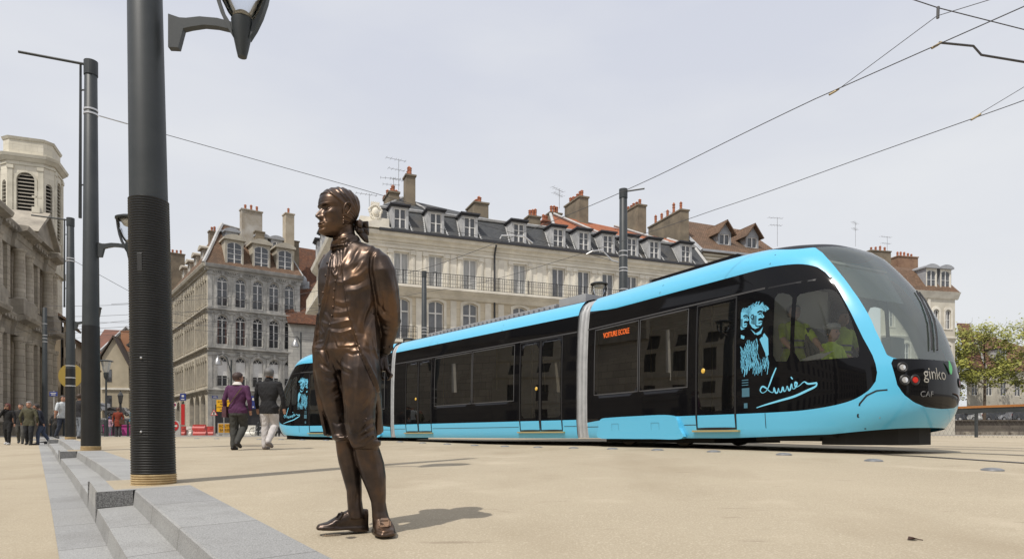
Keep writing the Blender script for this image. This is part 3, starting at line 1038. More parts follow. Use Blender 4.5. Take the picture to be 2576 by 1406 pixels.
 chimney(root, 26.4, 5.6, 17.6, 0.9, 2.8, 4.1, 5, along='y')
 cb = MB()
 cb.box(-1.9, 0.0, -0.12, 2.0, -1, HG + 0.3)
 cb.box(-0.4, 1.7, -0.2, 0.5, HG + 0.25, HG + 1.1)
 cb.prism([(-0.6, HG + 0.25), (1.9, HG + 0.25), (0.65, HG + 0.85)], -0.62, -0.2, lambda a, b, q: Vector((a, q, b)))
 cb.build("corner_bay", M_trimC, root)
 cr = MB()
 cx_, cz_ = 0.68, HG + 1.5
 cr.sphere((cx_, -0.1, cz_), 0.42, 12, 8, sc=(0.8, 0.4, 1.15))
 cr.sphere((cx_, -0.28, cz_), 0.22, 12, 8, sc=(0.9, 0.4, 1.2))
 for a in np.linspace(0, 2 * math.pi, 23)[:-1]:
  cr.sphere((cx_ + 0.42 * math.cos(a) * (1 + .12 * math.sin(5 * a)), -0.18, cz_ + 0.5 * math.sin(a)), 0.1, 7, 5)
 for k in range(5):
  cr.box(cx_ - 0.3 + k * 0.13, cx_ - 0.22 + k * 0.13, -0.25, 0.1, cz_ + 0.5, cz_ + 0.72)
 cr.build("carved_crest", M_trimC, root)
 wing = MB()
 facade(wing, [(-13, -1), (0, -1), (0, HG), (-13, HG)], [arch(1.15, 2.6, 0, x=-2.5 - 3.2 * k, z=z) for k in range(4) for z in (ZB + .1, Z1 + .1)], 0.3)
 wo = wing.build("wing_wall", M_cream, root)
 wo.location = (-1.9, 0.3, 0)
 wo.rotation_euler = (0, 0, -R(89))
 wb = MB()
 wb.box(-13, 0, -0.95, 0, ZB - 0.1, ZB + 0.15)
 moulding(wb, -13, 0.1, HG - 0.05, [(0, -0.45), (0.12, -0.4), (0.45, -0.1), (0.52, 0.2), (0, 0.22)])
 railing(wb, -13, 0, -0.88, ZB + 0.15, ZB + 1.2, 0.2, 0.012)
 wb.build("wing_balcony", M_trimC, wo)
 for k in range(4):
  for z in (ZB + .1, Z1 + .1):
   q = copy_tree(pw, wo)
   q.location = (-2.5 - 3.2 * k, 0.18, z)
 wr = MB()
 slab(wr, [(-13, -0.42, HG + 0.2), (0.3, -0.42, HG + 0.2), (-0.5, YM, HM), (-13, YM, HM)], 0.1)
 wr.build("wing_roof", M_slate, wo)
 for k in range(4):
  dormer(wo, -2.3 - 3.0 * k, HG + 0.22, 1.25, 1.95, -0.2, 1.27, 'flat', M_zincL, M_gutter)
 chimney(wo, -5.0, 5.0, HM - 0.3, 2.2, 0.8, 2.6, 5, along='x')
 return root
M_pane2 = mat("grey_window_glass", (0.10, 0.105, 0.115), 0.08, col2=(0.19, 0.195, 0.205), scale=0.7, spec=0.8)
cream_house()
# ---- D: cream house with two gabled dormers, and a brown roof behind -------------------------------
def dormer_house():
 zb = CZ
 rz = math.atan2(0.33, 0.944)
 p = P(1765, 1095, 64)
 root = empty("gabled_dormer_house", (p.x, p.y, zb), rz, label="cream house with two gabled dormers and a weathered side chimney", category="building")
 H_ = 17.6
 L = 9.3
 bays = [1.6, 3.7, 5.8, 7.9]
 mb = MB()
 facade(mb, [(0, -1), (L, -1), (L, H_), (0, H_)], [arch(1.05, 2.1, 0.2, x=b, z=z) for b in bays for z in (14.2, 10.4)], 0.25)
 mb.box(-0.01, L, 0.3, 9, -1, H_ - .2)
 mb.build("wall", M_plastW, root)
 t = MB()
 for b in bays:
  for z in (14.2, 10.4):
   ring_poly(t, arch(1.6, 2.55, 0.3, x=b, z=z - 0.1), arch(1.07, 2.12, 0.2, x=b, z=z - 0.02), -0.06, -0.003)
   t.box(b - 0.55, b + 0.55, -0.04, 0.05, z + 1.75, z + 2.05)
 for k in range(3):
  moulding(t, 0, L, H_ - 0.25 - 0.33 * k, [(0, -0.08), (0.22 - .05 * k, -0.06), (0.25 - .05 * k, 0.06), (0, 0.08)])
 t.build("stone_trim", M_trimC, root)
 wp = None
 for b in bays:
  for z in (14.2, 10.4):
   wo = window_obj(root, 1.05, 2.1, 0.2, rows=2) if wp is None else copy_tree(wp, root)
   wp = wp or wo
   wo.location = (b, 0.15, z)
 rf = MB()
 slab(rf, [(-0.4, -0.6, H_), (L + 0.3, -0.6, H_), (L - .2, 4.8, H_ + 4.3), (-0.4, 4.8, H_ + 4.6)], 0.18)
 slab(rf, [(-0.4, 4.8, H_ + 4.6), (L - .2, 4.8, H_ + 4.3), (L - .2, 9.5, H_ + 0.2), (-0.4, 9.5, H_ + .2)], 0.18)
 rf.build("roof", M_tileB, root)
 gb = MB()
 gb.prism([(-0.3, H_ - .3), (9.3, H_ - .3), (4.8, H_ + 4.3)], -0.35, -0.02, lambda a, b, q: Vector((q, a, b)))
 gb.box(-0.34, -0.03, 0.0, 9.2, 0, H_ - .3)
 gb.build("gable_wall", M_plastW, root)
 vb = MB()
 vb.tube([(-0.42, -0.65, H_ - 0.1), (-0.42, 4.8, H_ + 4.5), (-0.42, 9.5, H_ + 0.1)], 0.2, 4)
 vb.box(-0.4, L + 0.3, -0.75, -0.55, H_ - 0.12, H_ + 0.08)
 vb.build("verge_board", M_zinc, root)
 for x in (3.3, 6.6):
  dormer(root, x, H_ + 1.0, 1.5, 1.45, 0.9, 0.85, 'gable', M_zinc, M_tileB, cheek=M_zinc, rows=1)
 chimney(root, -1.2, 4.0, H_ - 3.2, 0.9, 6.0, 7.3, 5, along='y', pot_h=1.1)
 antenna((p.x - 1.2, p.y + 6, zb + H_ + 4.2), 1.6, 0.4, "small bent aerial behind the weathered side chimney", 2)
 p2 = P(1905, 1095, 71)
 r2 = empty("brown_roof_house", (p2.x, p2.y, zb), rz, label="plain beige house end with a long brown roof above the tram cab", category="building")
 mb = MB()
 mb.box(0, 13, 0, 9, -1, 16.2)
 mb.prism([(0, 16.2), (9, 16.2), (4.5, 21.3)], 0, 0.4, lambda a, b, q: Vector((q, a, b)))
 mb.build("wall", M_plast, r2)
 rf = MB()
 slab(rf, [(-0.3, -0.5, 15.8), (13.3, -0.5, 15.8), (11.2, 4.5, 20.6), (-0.3, 4.5, 21.6)], 0.2)
 slab(rf, [(-0.3, 4.5, 21.6), (11.2, 4.5, 20.6), (13.3, 9.5, 15.8), (-0.3, 9.5, 15.8)], 0.2)
 rf.build("roof", mat("plain_brown_roof", (0.17, 0.085, 0.05), 0.9, col2=(0.12, 0.065, 0.042), scale=0.6), r2)
 vb = MB()
 vb.tube([(-0.36, -0.6, 15.7), (-0.36, 4.5, 21.65)], 0.22, 4)
 vb.build("verge_board", M_zinc, r2)
 chimney(r2, 9.7, 4.3, 20.2, 0.5, 0.5, 1.3, 0)
 antenna((P(1983, 600, 73).x, 76, P(1983, 600, 73).z), 3.3, 0.2, "tall two-tier aerial on the brown roof's end stack", 2)
dormer_house()
# ---- E: houses to the right of the tram nose -------------------------------------------------------
def right_houses():
 zb = CZ - 1.5
 rz = math.atan2(0.22, 0.975)
 p = P(2340, 1095, 86)
 root = empty("quayside_house", (p.x, p.y, zb), rz, label="pale tall quayside house with arched dormers and brick chimneys beyond the tram nose", category="building")
 H_ = 19.9
 L = 3.85
 mb = MB()
 facade(mb, [(-7.5, -1), (L, -1), (L, H_), (-7.5, H_)], [arch(0.85, 2.5, 0.25, x=x, z=z) for x in (-6, -3.6, -1.4, 0.9, 2.75) for z in (15.3, 10.8, 6.3)], 0.25)
 mb.box(L - 0.3, L, 0.3, 8, -1, H_)
 mb.build("wall", M_plastW, root)
 t = MB()
 moulding(t, -7.5, L + 0.4, H_ - 0.2, [(0, -0.6), (0.15, -0.5), (0.4, 0), (0.55, 0.3), (0, 0.35)])
 moulding(t, -7.5, L + 0.1, 14.1, [(0, -0.2), (0.25, 0), (0.25, 0.15), (0, 0.2)])
 for x in (-6, -3.6, -1.4, 0.9, 2.75):
  for z in (15.3, 10.8, 6.3):
   ring_poly(t, arch(1.35, 2.95, 0.4, x=x, z=z - 0.1), arch(0.87, 2.52, 0.25, x=x, z=z - 0.02), -0.08, -0.003)
 t.box(-0.45, -0.05, -0.12, -0.003, 0, H_ - 0.8)
 t.build("stone_trim", M_trimC, root)
 wp = None
 for x in (-6, -3.6, -1.4, 0.9, 2.75):
  for z in (15.3, 10.8, 6.3):
   wo = window_obj(root, 0.85, 2.5, 0.25, rows=2) if wp is None else copy_tree(wp, root)
   wp = wp or wo
   wo.location = (x, 0.15, z)
 rf = MB()
 slab(rf, [(-8, -0.5, H_ + .1), (L + 0.3, -0.5, H_ + .1), (L - 1.0, 1.8, H_ + 3.2), (-8, 1.8, H_ + 3.2)], 0.15)
 slab(rf, [(-8, 1.8, H_ + 3.2), (L - 1.0, 1.8, H_ + 3.2), (L - 2.5, 5, H_ + 4.6), (-8, 5, H_ + 5.0)], 0.15)
 slab(rf, [(L + 0.3, -0.5, H_ + .1), (L + 0.3, 9, H_ + .1), (L - 2.5, 5, H_ + 4.6), (L - 1.0, 1.8, H_ + 3.2)], 0.15)
 rf.build("roof", M_tileB, root)
 for x in (0.2, 2.4):
  dormer(root, x, H_ + 0.3, 1.7, 2.8, 0.0, 1.8, 'round', M_trimC, M_zinc, cheek=M_zinc, rows=2)
 chimney(root, -3.9, 4.5, H_ + 3, 3.2, 1.0, 3.1, 4, along='x')
 chimney(root, 0.75, 5.0, H_ + 2.6, 3.2, 1.3, 3.1, 5, along='x', m=mat("brick_stack", (0.30, 0.19, 0.12), 0.9, col2=(0.2, 0.12, 0.08), scale=1.2))
 antenna((P(2232, 640, 90).x, 90, P(2232, 660, 90).z), 3.5, 0.3, "aerial left of the chimneys behind the tram windscreen", 2)
 antenna((P(2152, 610, 90).x, 90, P(2152, 620, 90).z), 3.2, 0.8, "aerial just above the dark tram cab roof", 2)
 p = P(2432, 1095, 98)
 r3 = empty("low_quay_house", (p.x, p.y, zb), rz, label="low cream house with red-brown mansard half hidden by trees", category="building")
 mb = MB()
 hol = [arch(1.2, 2.2, 0, x=x, z=z) for x in np.arange(1.5, 17, 2.6) for z in (3.6, 7.4)]
 facade(mb, [(0, -1), (18, -1), (18, 11.2), (0, 11.2)], hol, 0.25)
 mb.build("wall", M_plastW, r3)
 wp = None
 for x in np.arange(1.5, 17, 2.6):
  for z in (3.6, 7.4):
   wo = window_obj(r3, 1.2, 2.2, 0, rows=2) if wp is None else copy_tree(wp, r3)
   wp = wp or wo
   wo.location = (x, 0.15, z)
 rf = MB()
 slab(rf, [(0, -0.4, 11.2), (3.0, -0.4, 11.2), (2.0, 1.4, 18.2), (-0.2, 1.4, 18.2)], 0.15)
 slab(rf, [(2.9, -0.4, 11.2), (18.2, -0.4, 11.2), (18.2, 4.5, 15.0), (5.0, 4.5, 18.0)], 0.15)
 rf.build("roof", mat("red_brown_roof", (0.20, 0.09, 0.06), 0.9, col2=(0.13, 0.07, 0.05), scale=1), r3)
 fl = MB()
 fl.tube([(0, -.4, 15), (2.4, -.4, 15)], 0.18, 4)
 fl.tube([(3.0, -.5, 11.2), (2.0, 1.3, 18.3)], 0.18, 4)
 fl.build("zinc_flashing", M_lead, r3)
 dormer(r3, 6.6, 12.4, 2.0, 2.0, 0.4, 0.75, 'flat', M_zincL, M_gutter, rows=1)
 dormer(r3, 13.0, 12.2, 2.0, 1.8, 0.4, 0.75, 'flat', M_zincL, M_gutter, rows=1)
right_houses()
# ---- F: the church with its octagonal tower --------------------------------------------------------
def church():
 M_ch = courses("church_stone", (0.40, 0.355, 0.285), (0.50, 0.445, 0.36), (0.2, 0.18, 0.145), 1.3, 0.55, mortar=0.02, stain=(0.24, 0.215, 0.18), stain_scale=0.22, lo=0.42)
 M_ct = mat("church_trim", (0.44, 0.395, 0.32), 0.9, col2=(0.23, 0.205, 0.17), scale=0.5)
 M_tw = courses("tower_stone", (0.62, 0.575, 0.47), (0.70, 0.65, 0.54), (0.42, 0.39, 0.32), 1.2, 0.6, mortar=0.012, stain=(0.42, 0.39, 0.32), stain_scale=0.3)
 M_tt = mat("tower_trim", (0.66, 0.615, 0.5), 0.85, col2=(0.47, 0.435, 0.35), scale=0.5)
 zb = CZ - 0.3
 rz = math.atan2(0.933, -0.36)
 e = Vector((-52.2, 75.0))
 root = empty("church", (e.x, e.y, zb), rz, label="huge weathered two-storey stone church with columns and an octagonal bell tower", category="church")
 L = 52.0
 Z1, Z2, ZT = 11.3, 13.2, 19.7
 mb = MB()
 big = [arch(2.6, 4.4, 1.3, x=x, z=13.6) for x in (6.2, 15.5, 24.6)]
 low = [arch(2.4, 6.6, 1.2, x=x, z=1.6) for x in (6.2, 15.5, 24.6)]
 facade(mb, [(0, -1), (L, -1), (L, ZT), (0, ZT)], big + low, 0.8)
 mb.box(0.0, 0.4, 0.9, 14, -1, ZT)
 mb.build("wall", M_ch, root)
 mg = mat("church_glass", (0.05, 0.05, 0.05), 0.3)
 for x in (6.2, 15.5, 24.6):
  for w_, z0, z1 in ((1.5, 13.5, 18.1), (1.2, 1.6, 8.3)):
   gb = MB()
   gb.box(x - w_, x + w_, 0.7, 0.8, z0, z1)
   gb.build("church_window", mg, root)
 t = MB()
 def entab(x0, x1, z, out, h):
  moulding(t, x0, x1, z, [(0, -h), (out * 0.4, -h), (out * 0.45, -h * 0.55), (out * 0.5, -h * 0.5), (out * 0.55, -0.25), (out, 0.0), (out + 0.12, 0.3), (out + 0.12, 0.42), (0, 0.5)])
 entab(0, L, Z1, 0.8, 1.5)
 entab(0, L, ZT, 0.9, 1.6)
 for a, b in ((0.2, 2.8), (9.0, 13.0), (17.6, 22.0), (27.5, 32.5)):
  entab(a - 0.3, b + 0.3, Z1 + 0.003, 1.55, 1.5)
  entab(a - 0.3, b + 0.3, ZT + 0.003, 1.65, 1.6)
  t.box(a - 0.2, b + 0.2, -1.35, -0.02, Z1 + 0.5, Z2)
  t.box(a - 0.3, b + 0.3, -1.5, -0.02, -1, 1.2)
 t.box(0, L, -0.35, -0.01, Z1 + 0.5, Z2 - .1)
 t.box(0, L, -0.5, -0.01, -1, 1.0)
 for k in range(46):
  x = 0.4 + k * 0.9
  t.box(x, x + 0.4, -1.0, -0.5, Z1 - 0.25, Z1 + 0.05)
  t.box(x, x + 0.4, -1.05, -0.5, ZT - 0.25, ZT + 0.05)
 t.prism([(3.2, ZT + 0.5), (10.8, ZT + 0.5), (7.0, ZT + 3.2)], -1.5, 0.6, lambda a, b, q: Vector((a, q, b)))
 t.prism([(2.8, ZT + 0.55), (3.2, ZT + 0.5), (7.0, ZT + 3.2), (10.8, ZT + 0.5), (11.2, ZT + 0.55), (7.0, ZT + 3.6)], -2.0, 2.0, lambda a, b, q: Vector((a, q, b)))
 t.build("cornice", M_ct, root)
 cols = MB()
 cp = None
 prof = [(0.62, 0), (0.62, 0.18), (0.55, 0.3), (0.5, 0.4), (0.49, 3.5), (0.44, 6.4), (0.48, 6.5), (0.6, 6.75), (0.62, 6.95)]
 for x in (0.9, 2.7, 9.6, 12.1, 18.4, 21.2, 28.3, 31.6):
  for z, s in ((Z2, 0.7), (1.2, 1.22)):
   if cp is None:
    c = MB()
    c.lathe(prof, 14)
    cp = co = c.build("column", M_ch, root, smooth=True)
   else:
    co = copy_tree(cp, root)
   co.location = (x, -0.72, z)
   co.scale = (1.0, 1.0, s)
 for x in (4.3, 8.1, 13.6, 17.0, 22.8, 27.0):
  for z0, z1 in ((1.0, Z1 - 1.4), (Z2, ZT - 1.6)):
   p = MB()
   p.box(x - 0.4, x + 0.4, -0.3, -0.01, z0, z1)
   p.build("pilaster", M_ch, root)
 rf = MB()
 slab(rf, [(0, -0.8, ZT + 0.5), (L, -0.8, ZT + 0.5), (L, 10, ZT + 1.4), (0, 10, ZT + 1.4)], 0.2)
 rf.build("roof", M_zinc, root)
 tc = P(64, 1095, 78)
 inv = Matrix.LocRotScale(Vector((e.x, e.y, zb)), Matrix.Rotation(rz, 3, 'Z').to_quaternion(), None).inverted()
 tl = inv @ Vector((tc.x - 0.95, tc.y + 2.5, zb))
 tw = empty("bell_tower", (-tl.x, tl.y, 0))
 tw.parent = root
 def octa(r, ch):
  """square of half width r with chamfers ch, ccw"""
  return [(r, -r + ch), (r, r - ch), (r - ch, r), (-r + ch, r), (-r, r - ch), (-r, -r + ch), (-r + ch, -r), (r - ch, -r)]
 def oct_block(mb, r, ch, z0, z1, r2=None, ch2=None):
  a, b = octa(r, ch), octa(r2 or r, ch2 or ch)
  vs = [(x, y, z0) for x, y in a] + [(x, y, z1) for x, y in b]
  fs = [(i, (i + 1) % 8, 8 + (i + 1) % 8, 8 + i) for i in range(8)] + [tuple(range(7, -1, -1)), tuple(range(8, 16))]
  uvs = []
  for i in range(8):
   l = math.dist(a[i], a[(i + 1) % 8])
   uvs.append([(i * 3, z0), (i * 3 + l, z0), (i * 3 + l, z1), (i * 3, z1)])
  mb.add(vs, fs, 0, uvs + [None, None])
 r, ch = 2.65, 0.85
 body = MB()
 oc = octa(r, ch)
 Zb0, Zb1 = 14.0, 32.3
 oct_block(body, r, ch, 0, Zb0)
 for i in range(8):
  a, b = Vector(oc[i]), Vector(oc[(i + 1) % 8])
  l = (b - a).length
  d = (b - a) / l
  n = Vector((d.y, -d.x))
  fb = MB()
  wide = i % 2 == 0
  hole = [arch(1.75 if wide else 0.75, 7.2 if wide else 6.2, 0.87 if wide else 0.37, x=l / 2, z=23.8)]
  facade(fb, [(0, Zb0), (l, Zb0), (l, Zb1), (0, Zb1)], hole, 0.5)
  vs = [(*(a + d * q[0] - n * q[1]), q[2]) for q in fb.v]
  body.add(vs, fb.f, 0, fb.uv)
 oct_block(body, r - 0.2, ch - .1, 33.1, 34.8)
 body.build("tower_shaft", M_tw, tw)
 tt = MB()
 oct_block(tt, r + 0.1, ch, 31.8, 32.0)
 oct_block(tt, r + 0.12, ch, Zb1 - 0.05, 32.6, r + 0.45, ch + .15)
 oct_block(tt, r + 0.5, ch + .2, 32.62, 32.95, r + 0.6, ch + .2)
 oct_block(tt, r + 0.35, ch + .1, 32.96, 33.1)
 oct_block(tt, r - 0.1, ch, 34.8, 35.1, r - 0.0, ch)
 oct_block(tt, r + 0.3, ch, 19.6, 20.4)
 for i in range(0, 8, 2):
  a, b = Vector(oc[i]), Vector(oc[(i + 1) % 8])
  l = (b - a).length
  d = (b - a) / l
  n = Vector((d.y, -d.x))
  rb = MB()
  ring_poly(rb, arch(2.3, 7.5, 1.15, x=l / 2, z=23.7), arch(1.77, 7.22, 0.88, x=l / 2, z=23.78), -0.08, -0.003)
  rb.box(0.02, 0.55, -0.12, -0.004, 20.4, 31.3)
  rb.box(l - 0.55, l - 0.02, -0.12, -0.004, 20.4, 31.3)
  rb.box(-0.02, 0.65, -0.2, -0.004, 31.3, 31.7)
  rb.box(l - 0.65, l + 0.02, -0.2, -0.004, 31.3, 31.7)
  tt.add([(*(a + d * q[0] - n * q[1]), q[2]) for q in rb.v], rb.f)
 tt.build("tower_trim", M_tt, tw)
 lv, bk = MB(), MB()
 for i in range(8):
  a, b = Vector(oc[i]), Vector(oc[(i + 1) % 8])
  l = (b - a).length
  d = (b - a) / l
  n = Vector((d.y, -d.x))
  wd = 1.75 if i % 2 == 0 else 0.75
  sb, s2 = MB(), MB()
  for k in range(17):
   z = 23.9 + k * 0.42
   ww = wd / 2
   if z > 31.0 - wd / 2:
    ww = math.sqrt(max(0.01, (wd / 2) ** 2 - (z - (31.0 - wd / 2)) ** 2))
   sb.prism([(0.02, z), (0.3, z + 0.2), (0.3, z + 0.27), (0.02, z + 0.07)], l / 2 - ww, l / 2 + ww, lambda p_, q_, s_: Vector((s_, p_, q_)))
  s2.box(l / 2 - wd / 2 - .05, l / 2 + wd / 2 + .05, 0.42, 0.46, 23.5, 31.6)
  lv.add([(*(a + d * q[0] - n * q[1]), q[2]) for q in sb.v], sb.f)
  bk.add([(*(a + d * q[0] - n * q[1]), q[2]) for q in s2.v], s2.f)
 lv.build("belfry_louvres", mat("louvre_wood", (0.32, 0.29, 0.235), 0.9), tw)
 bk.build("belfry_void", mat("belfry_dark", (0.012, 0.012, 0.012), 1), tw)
 cr = MB()
 cr.box(-0.35, 0.35, -0.35, 0.35, 0, 0.6)
 cr.box(-0.09, 0.09, -0.09, 0.09, 0.6, 2.3)
 cr.box(-0.09, 0.09, -0.4, 0.4, 1.6, 1.8)
 cr.build("stone_cross", M_tt, root, loc=(7.0, -0.8, ZT + 3.4))
 done = set()
 for o in [c for c in root.children]:
  o.location.x *= -1
  for q in [o] + list(o.children):
   if q.type == 'MESH' and q.data.name not in done:
    done.add(q.data.name)
    q.data.transform(Matrix.Scale(-1, 4, (1, 0, 0)))
    q.data.flip_normals()
church()
# ---- G: the street climbing away between church and corner house -----------------------------------
def back_street():
 mb = MB()
 a = [(-62, 84), (-40, 84), (-58, 150), (-82, 150)]
 zz = [CZ + 0.1, CZ + 0.1, CZ + 6.0, CZ + 6.0]
 mb.add([(x, y, z) for (x, y), z in zip(a, zz)], [(0, 1, 2, 3)])
 mb.build("climbing_street", M_asph, kind='structure')
 p = P(262, 1095, 118)
 root = empty("old_gable_house", (p.x, p.y, CZ + 0.5), R(14), label="old beige house with a steep pointed gable closing the street", category="building")
 mb = MB()
 wfac = [(0, 0), (4.6, 0), (4.6, 11), (2.6, 15.5), (1.2, 15.5), (0, 12.5)]
 mb.prism([(-0.3, 0), (3.9, 0), (3.9, 12.0), (1.6, 16.9), (-0.3, 13.4)], 0, 8, lambda a_, b, q: Vector((a_, q, b)))
 mb.box(3.9, 8.5, 0.6, 7.5, 0, 10.5)
 mb.build("wall", M_plast, root)
 t = MB()
 t.box(-0.6, 4.2, -0.25, -0.01, 7.6, 7.95)
 t.box(3.95, 8.6, 0.3, 0.59, 7.2, 7.5)
 t.build("timber_band", M_trimC, root)
 wn = MB()
 wn.box(0.2, 1.2, -0.06, -0.012, 9.0, 11.2)
 wn.box(0.2, 1.2, -0.06, -0.012, 4.2, 6.6)
 wn.box(5.2, 5.9, 0.53, 0.588, 8.0, 9.6)
 wn.build("window", M_pane, root)
 ar = MB()
 ar.prism(arch(1.9, 2.2, 0.95, x=2.6, z=0.2), -0.05, -0.01, lambda a_, b, q: Vector((a_, q, b)))
 ar.build("door", mat("dark_brown_door", (0.05, 0.025, 0.02), 0.8), root)  # arched door panel in one very dark red-brown
 rf = MB()
 slab(rf, [(1.5, -0.4, 17.2), (1.5, 8, 17.2), (4.7, 8, 10.7), (4.7, -0.4, 10.7)], 0.15)
 slab(rf, [(1.5, -0.4, 17.2), (1.5, 8, 17.2), (-1.0, 8, 13.0), (-1.0, -0.4, 13.0)], 0.15)
 slab(rf, [(4.1, 0.2, 10.4), (8.9, 0.2, 10.4), (7.4, 5, 16.2), (1.7, 5, 17.2)], 0.15)
 rf.build("roof", mat("dark_brown_roof", (0.10, 0.075, 0.055), 0.9, col2=(0.07, 0.055, 0.045), scale=0.8), root)
 chimney(root, 2.4, 4, 14.5, 1.5, 1.2, 4.0, 0, m=mat("ochre_stack", (0.36, 0.18, 0.10), 0.9))
 p = P(310, 1095, 128)
 r2 = empty("stone_gable_house", (p.x, p.y, CZ + 2), R(10), label="rough stone gable with white edging behind the old beige house", category="building")
 mb = MB()
 mb.prism([(-3.4, 0), (4.5, 0), (4.5, 15.0), (0.6, 18.6), (-3.4, 14.5)], 0, 8, lambda a_, b, q: Vector((a_, q, b)))
 mb.build("wall", courses("rubble", (0.36, 0.29, 0.19), (0.46, 0.38, 0.26), (0.25, 0.2, 0.14), 0.5, 0.3, stain=(0.27, 0.22, 0.15)), r2)
 v = MB()
 v.tube([(-4.0, -0.2, 14.0), (0.6, -0.2, 18.8), (4.8, -0.2, 14.8)], 0.3, 4)
 v.build("verge_board", M_zincL, r2)
 p = P(244, 1095, 140)
 r3 = empty("long_roof_house", (p.x, p.y, CZ + 2), R(0), label="long red-brown roof rising behind the street gables", category="building")
 mb = MB()
 mb.box(-1, 14, 0, 8, 0, 15.3)
 mb.build("wall", M_plast, r3)
 rf = MB()
 slab(rf, [(-1.5, -0.5, 15.2), (14, -0.5, 15.2), (14, 5, 20.3), (-1.5, 5, 21.0)], 0.2)
 rf.build("roof", mat("far_red_roof", (0.19, 0.085, 0.06), 0.9, col2=(0.14, 0.07, 0.05), scale=0.5), r3)
 a, b = P(160, 1095, 80), P(254, 1095, 118)
 d = Vector((b.x - a.x, b.y - a.y)).normalized()
 rzz = math.atan2(d.y, d.x)
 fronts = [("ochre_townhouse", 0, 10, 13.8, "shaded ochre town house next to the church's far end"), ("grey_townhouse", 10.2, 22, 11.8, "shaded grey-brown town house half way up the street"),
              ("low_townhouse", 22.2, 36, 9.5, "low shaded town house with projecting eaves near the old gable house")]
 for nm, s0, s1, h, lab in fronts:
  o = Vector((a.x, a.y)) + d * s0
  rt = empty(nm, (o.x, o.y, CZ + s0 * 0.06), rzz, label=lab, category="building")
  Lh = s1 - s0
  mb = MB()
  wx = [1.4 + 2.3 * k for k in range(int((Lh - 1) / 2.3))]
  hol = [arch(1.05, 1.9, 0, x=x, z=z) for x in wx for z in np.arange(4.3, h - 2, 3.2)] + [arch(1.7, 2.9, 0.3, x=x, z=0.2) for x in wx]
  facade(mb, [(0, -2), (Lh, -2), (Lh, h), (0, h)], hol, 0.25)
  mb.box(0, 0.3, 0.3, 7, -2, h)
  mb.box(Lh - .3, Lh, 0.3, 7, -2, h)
  mb.build("wall", mat("ochre_plaster", (0.36, 0.29, 0.2), 0.9, col2=(0.27, 0.215, 0.15), scale=0.5), rt)  # same mottled ochre-brown plaster on every front of the row
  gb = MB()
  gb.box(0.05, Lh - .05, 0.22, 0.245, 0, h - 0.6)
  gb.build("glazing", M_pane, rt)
  rf = MB()
  slab(rf, [(-0.2, -0.7, h), (Lh + .2, -0.7, h), (Lh + .2, 4, h + 3.2), (-0.2, 4, h + 3.2)], 0.25)
  rf.build("roof", M_tileB, rt)
  if s0 == 0:
   chimney(rt, Lh - 2, 3, h + 1, 1.2, 0.9, 4.0, 2, m=M_plast)
   chimney(rt, 2.2, 3, h + 1, 1.6, 0.9, 3.0, 3)
 p = P(333, 1095, 100)
 rt = empty("white_townhouse", (p.x, p.y, CZ), math.atan2(0.93, -0.37) + math.pi, label="narrow white town house with slate eaves seen left of the ribbed mast", category="building")
 mb = MB()
 hol = [arch(0.9, 2.2, 0, x=x, z=z) for x in (-1.5, -4, -6.5) for z in (4.2, 7.5, 10.4)]
 facade(mb, [(-9, -1), (0, -1), (0, 13.6), (-9, 13.6)], hol, 0.25)
 mb.build("wall", M_plastW, rt)
 gb = MB()
 gb.box(-8.9, -0.1, 0.22, 0.245, 0, 13)
 gb.build("glazing", M_pane, rt)
 rf = MB()
 slab(rf, [(-9.2, -0.8, 13.5), (0.4, -0.8, 13.5), (0.4, 3, 16.3), (-9.2, 3, 16.3)], 0.25)
 rf.build("roof", M_slate, rt)
back_street()
antenna((P(1003, 470, 57).x, 57, P(1003, 500, 57).z), 3.4, 0.5, "tallest aerial beside the tall grey chimney of the cream house", 3)
antenna((P(990, 480, 58).x, 58, P(990, 510, 58).z), 2.2, 0.2, "shorter thin aerial left of the tall grey chimney", 2)
antenna((P(1407, 520, 62).x, 62, P(1407, 525, 62).z), 1.8, 0.9, "aerial between the grouped chimneys over the red roof", 2)
antenna((P(929, 510, 56).x, 56, P(929, 520, 56).z), 1.1, 0.4, "small L shaped aerial just right of the statue's ponytail", 1)
# ---- H: house rows on the near bank, behind the viewer: they show as dark reflections in the tram --
def opposite_rows():
 ms = [M_cream, M_stoneS, M_creamD]
 for k, (x, y, rz, L, h, lab) in enumerate(((-47, 12, R(90), 52, 17, "tall pale stone house row reflected in the tram's rear windows"), (-42, -28, math.atan2(0.75, -0.66), 36, 16, "pale stone house row behind the viewer, mirrored in the tram glass"),
                                               (8, -36, R(-4) + math.pi, 50, 18, "long house row behind the viewer with tall windows"), (48, -22, math.atan2(-0.8, -0.6), 36, 17, "house row to the right behind the viewer"))):
  root = empty("opposite_house", (x, y, CZ - 1.2), rz, label=lab, category="building")
  mb = MB()
  xs = [1.6 + 2.9 * q for q in range(int((L - 2) / 2.9))]
  hol = [arch(1.25, 2.3, 0, x=a - L / 2, z=z) for a in xs for z in (0.8, 4.6, 8.2, 11.6)]
  facade(mb, [(-L / 2, -1), (L / 2, -1), (L / 2, h), (-L / 2, h)], hol, 0.3)
  mb.box(-L / 2, L / 2, 0.35, 1, -1, h)
  for z in (4.0, 7.6, 11.0, h - 0.5):
   moulding(mb, -L / 2, L / 2, z, [(0, -0.2), (0.2, 0), (0.2, 0.15), (0, 0.2)])
  mb.build("wall", ms[k % 3], root)
  gb = MB()
  gb.box(-L / 2 + .1, L / 2 - .1, 0.28, 0.33, 0, h - 1)
  gb.build("glazing", M_pane, root)
  rf = MB()
  slab(rf, [(-L / 2, -0.5, h), (L / 2, -0.5, h), (L / 2, 3.5, h + 4), (-L / 2, 3.5, h + 4)], 0.2)
  rf.build("roof", M_slate, root)
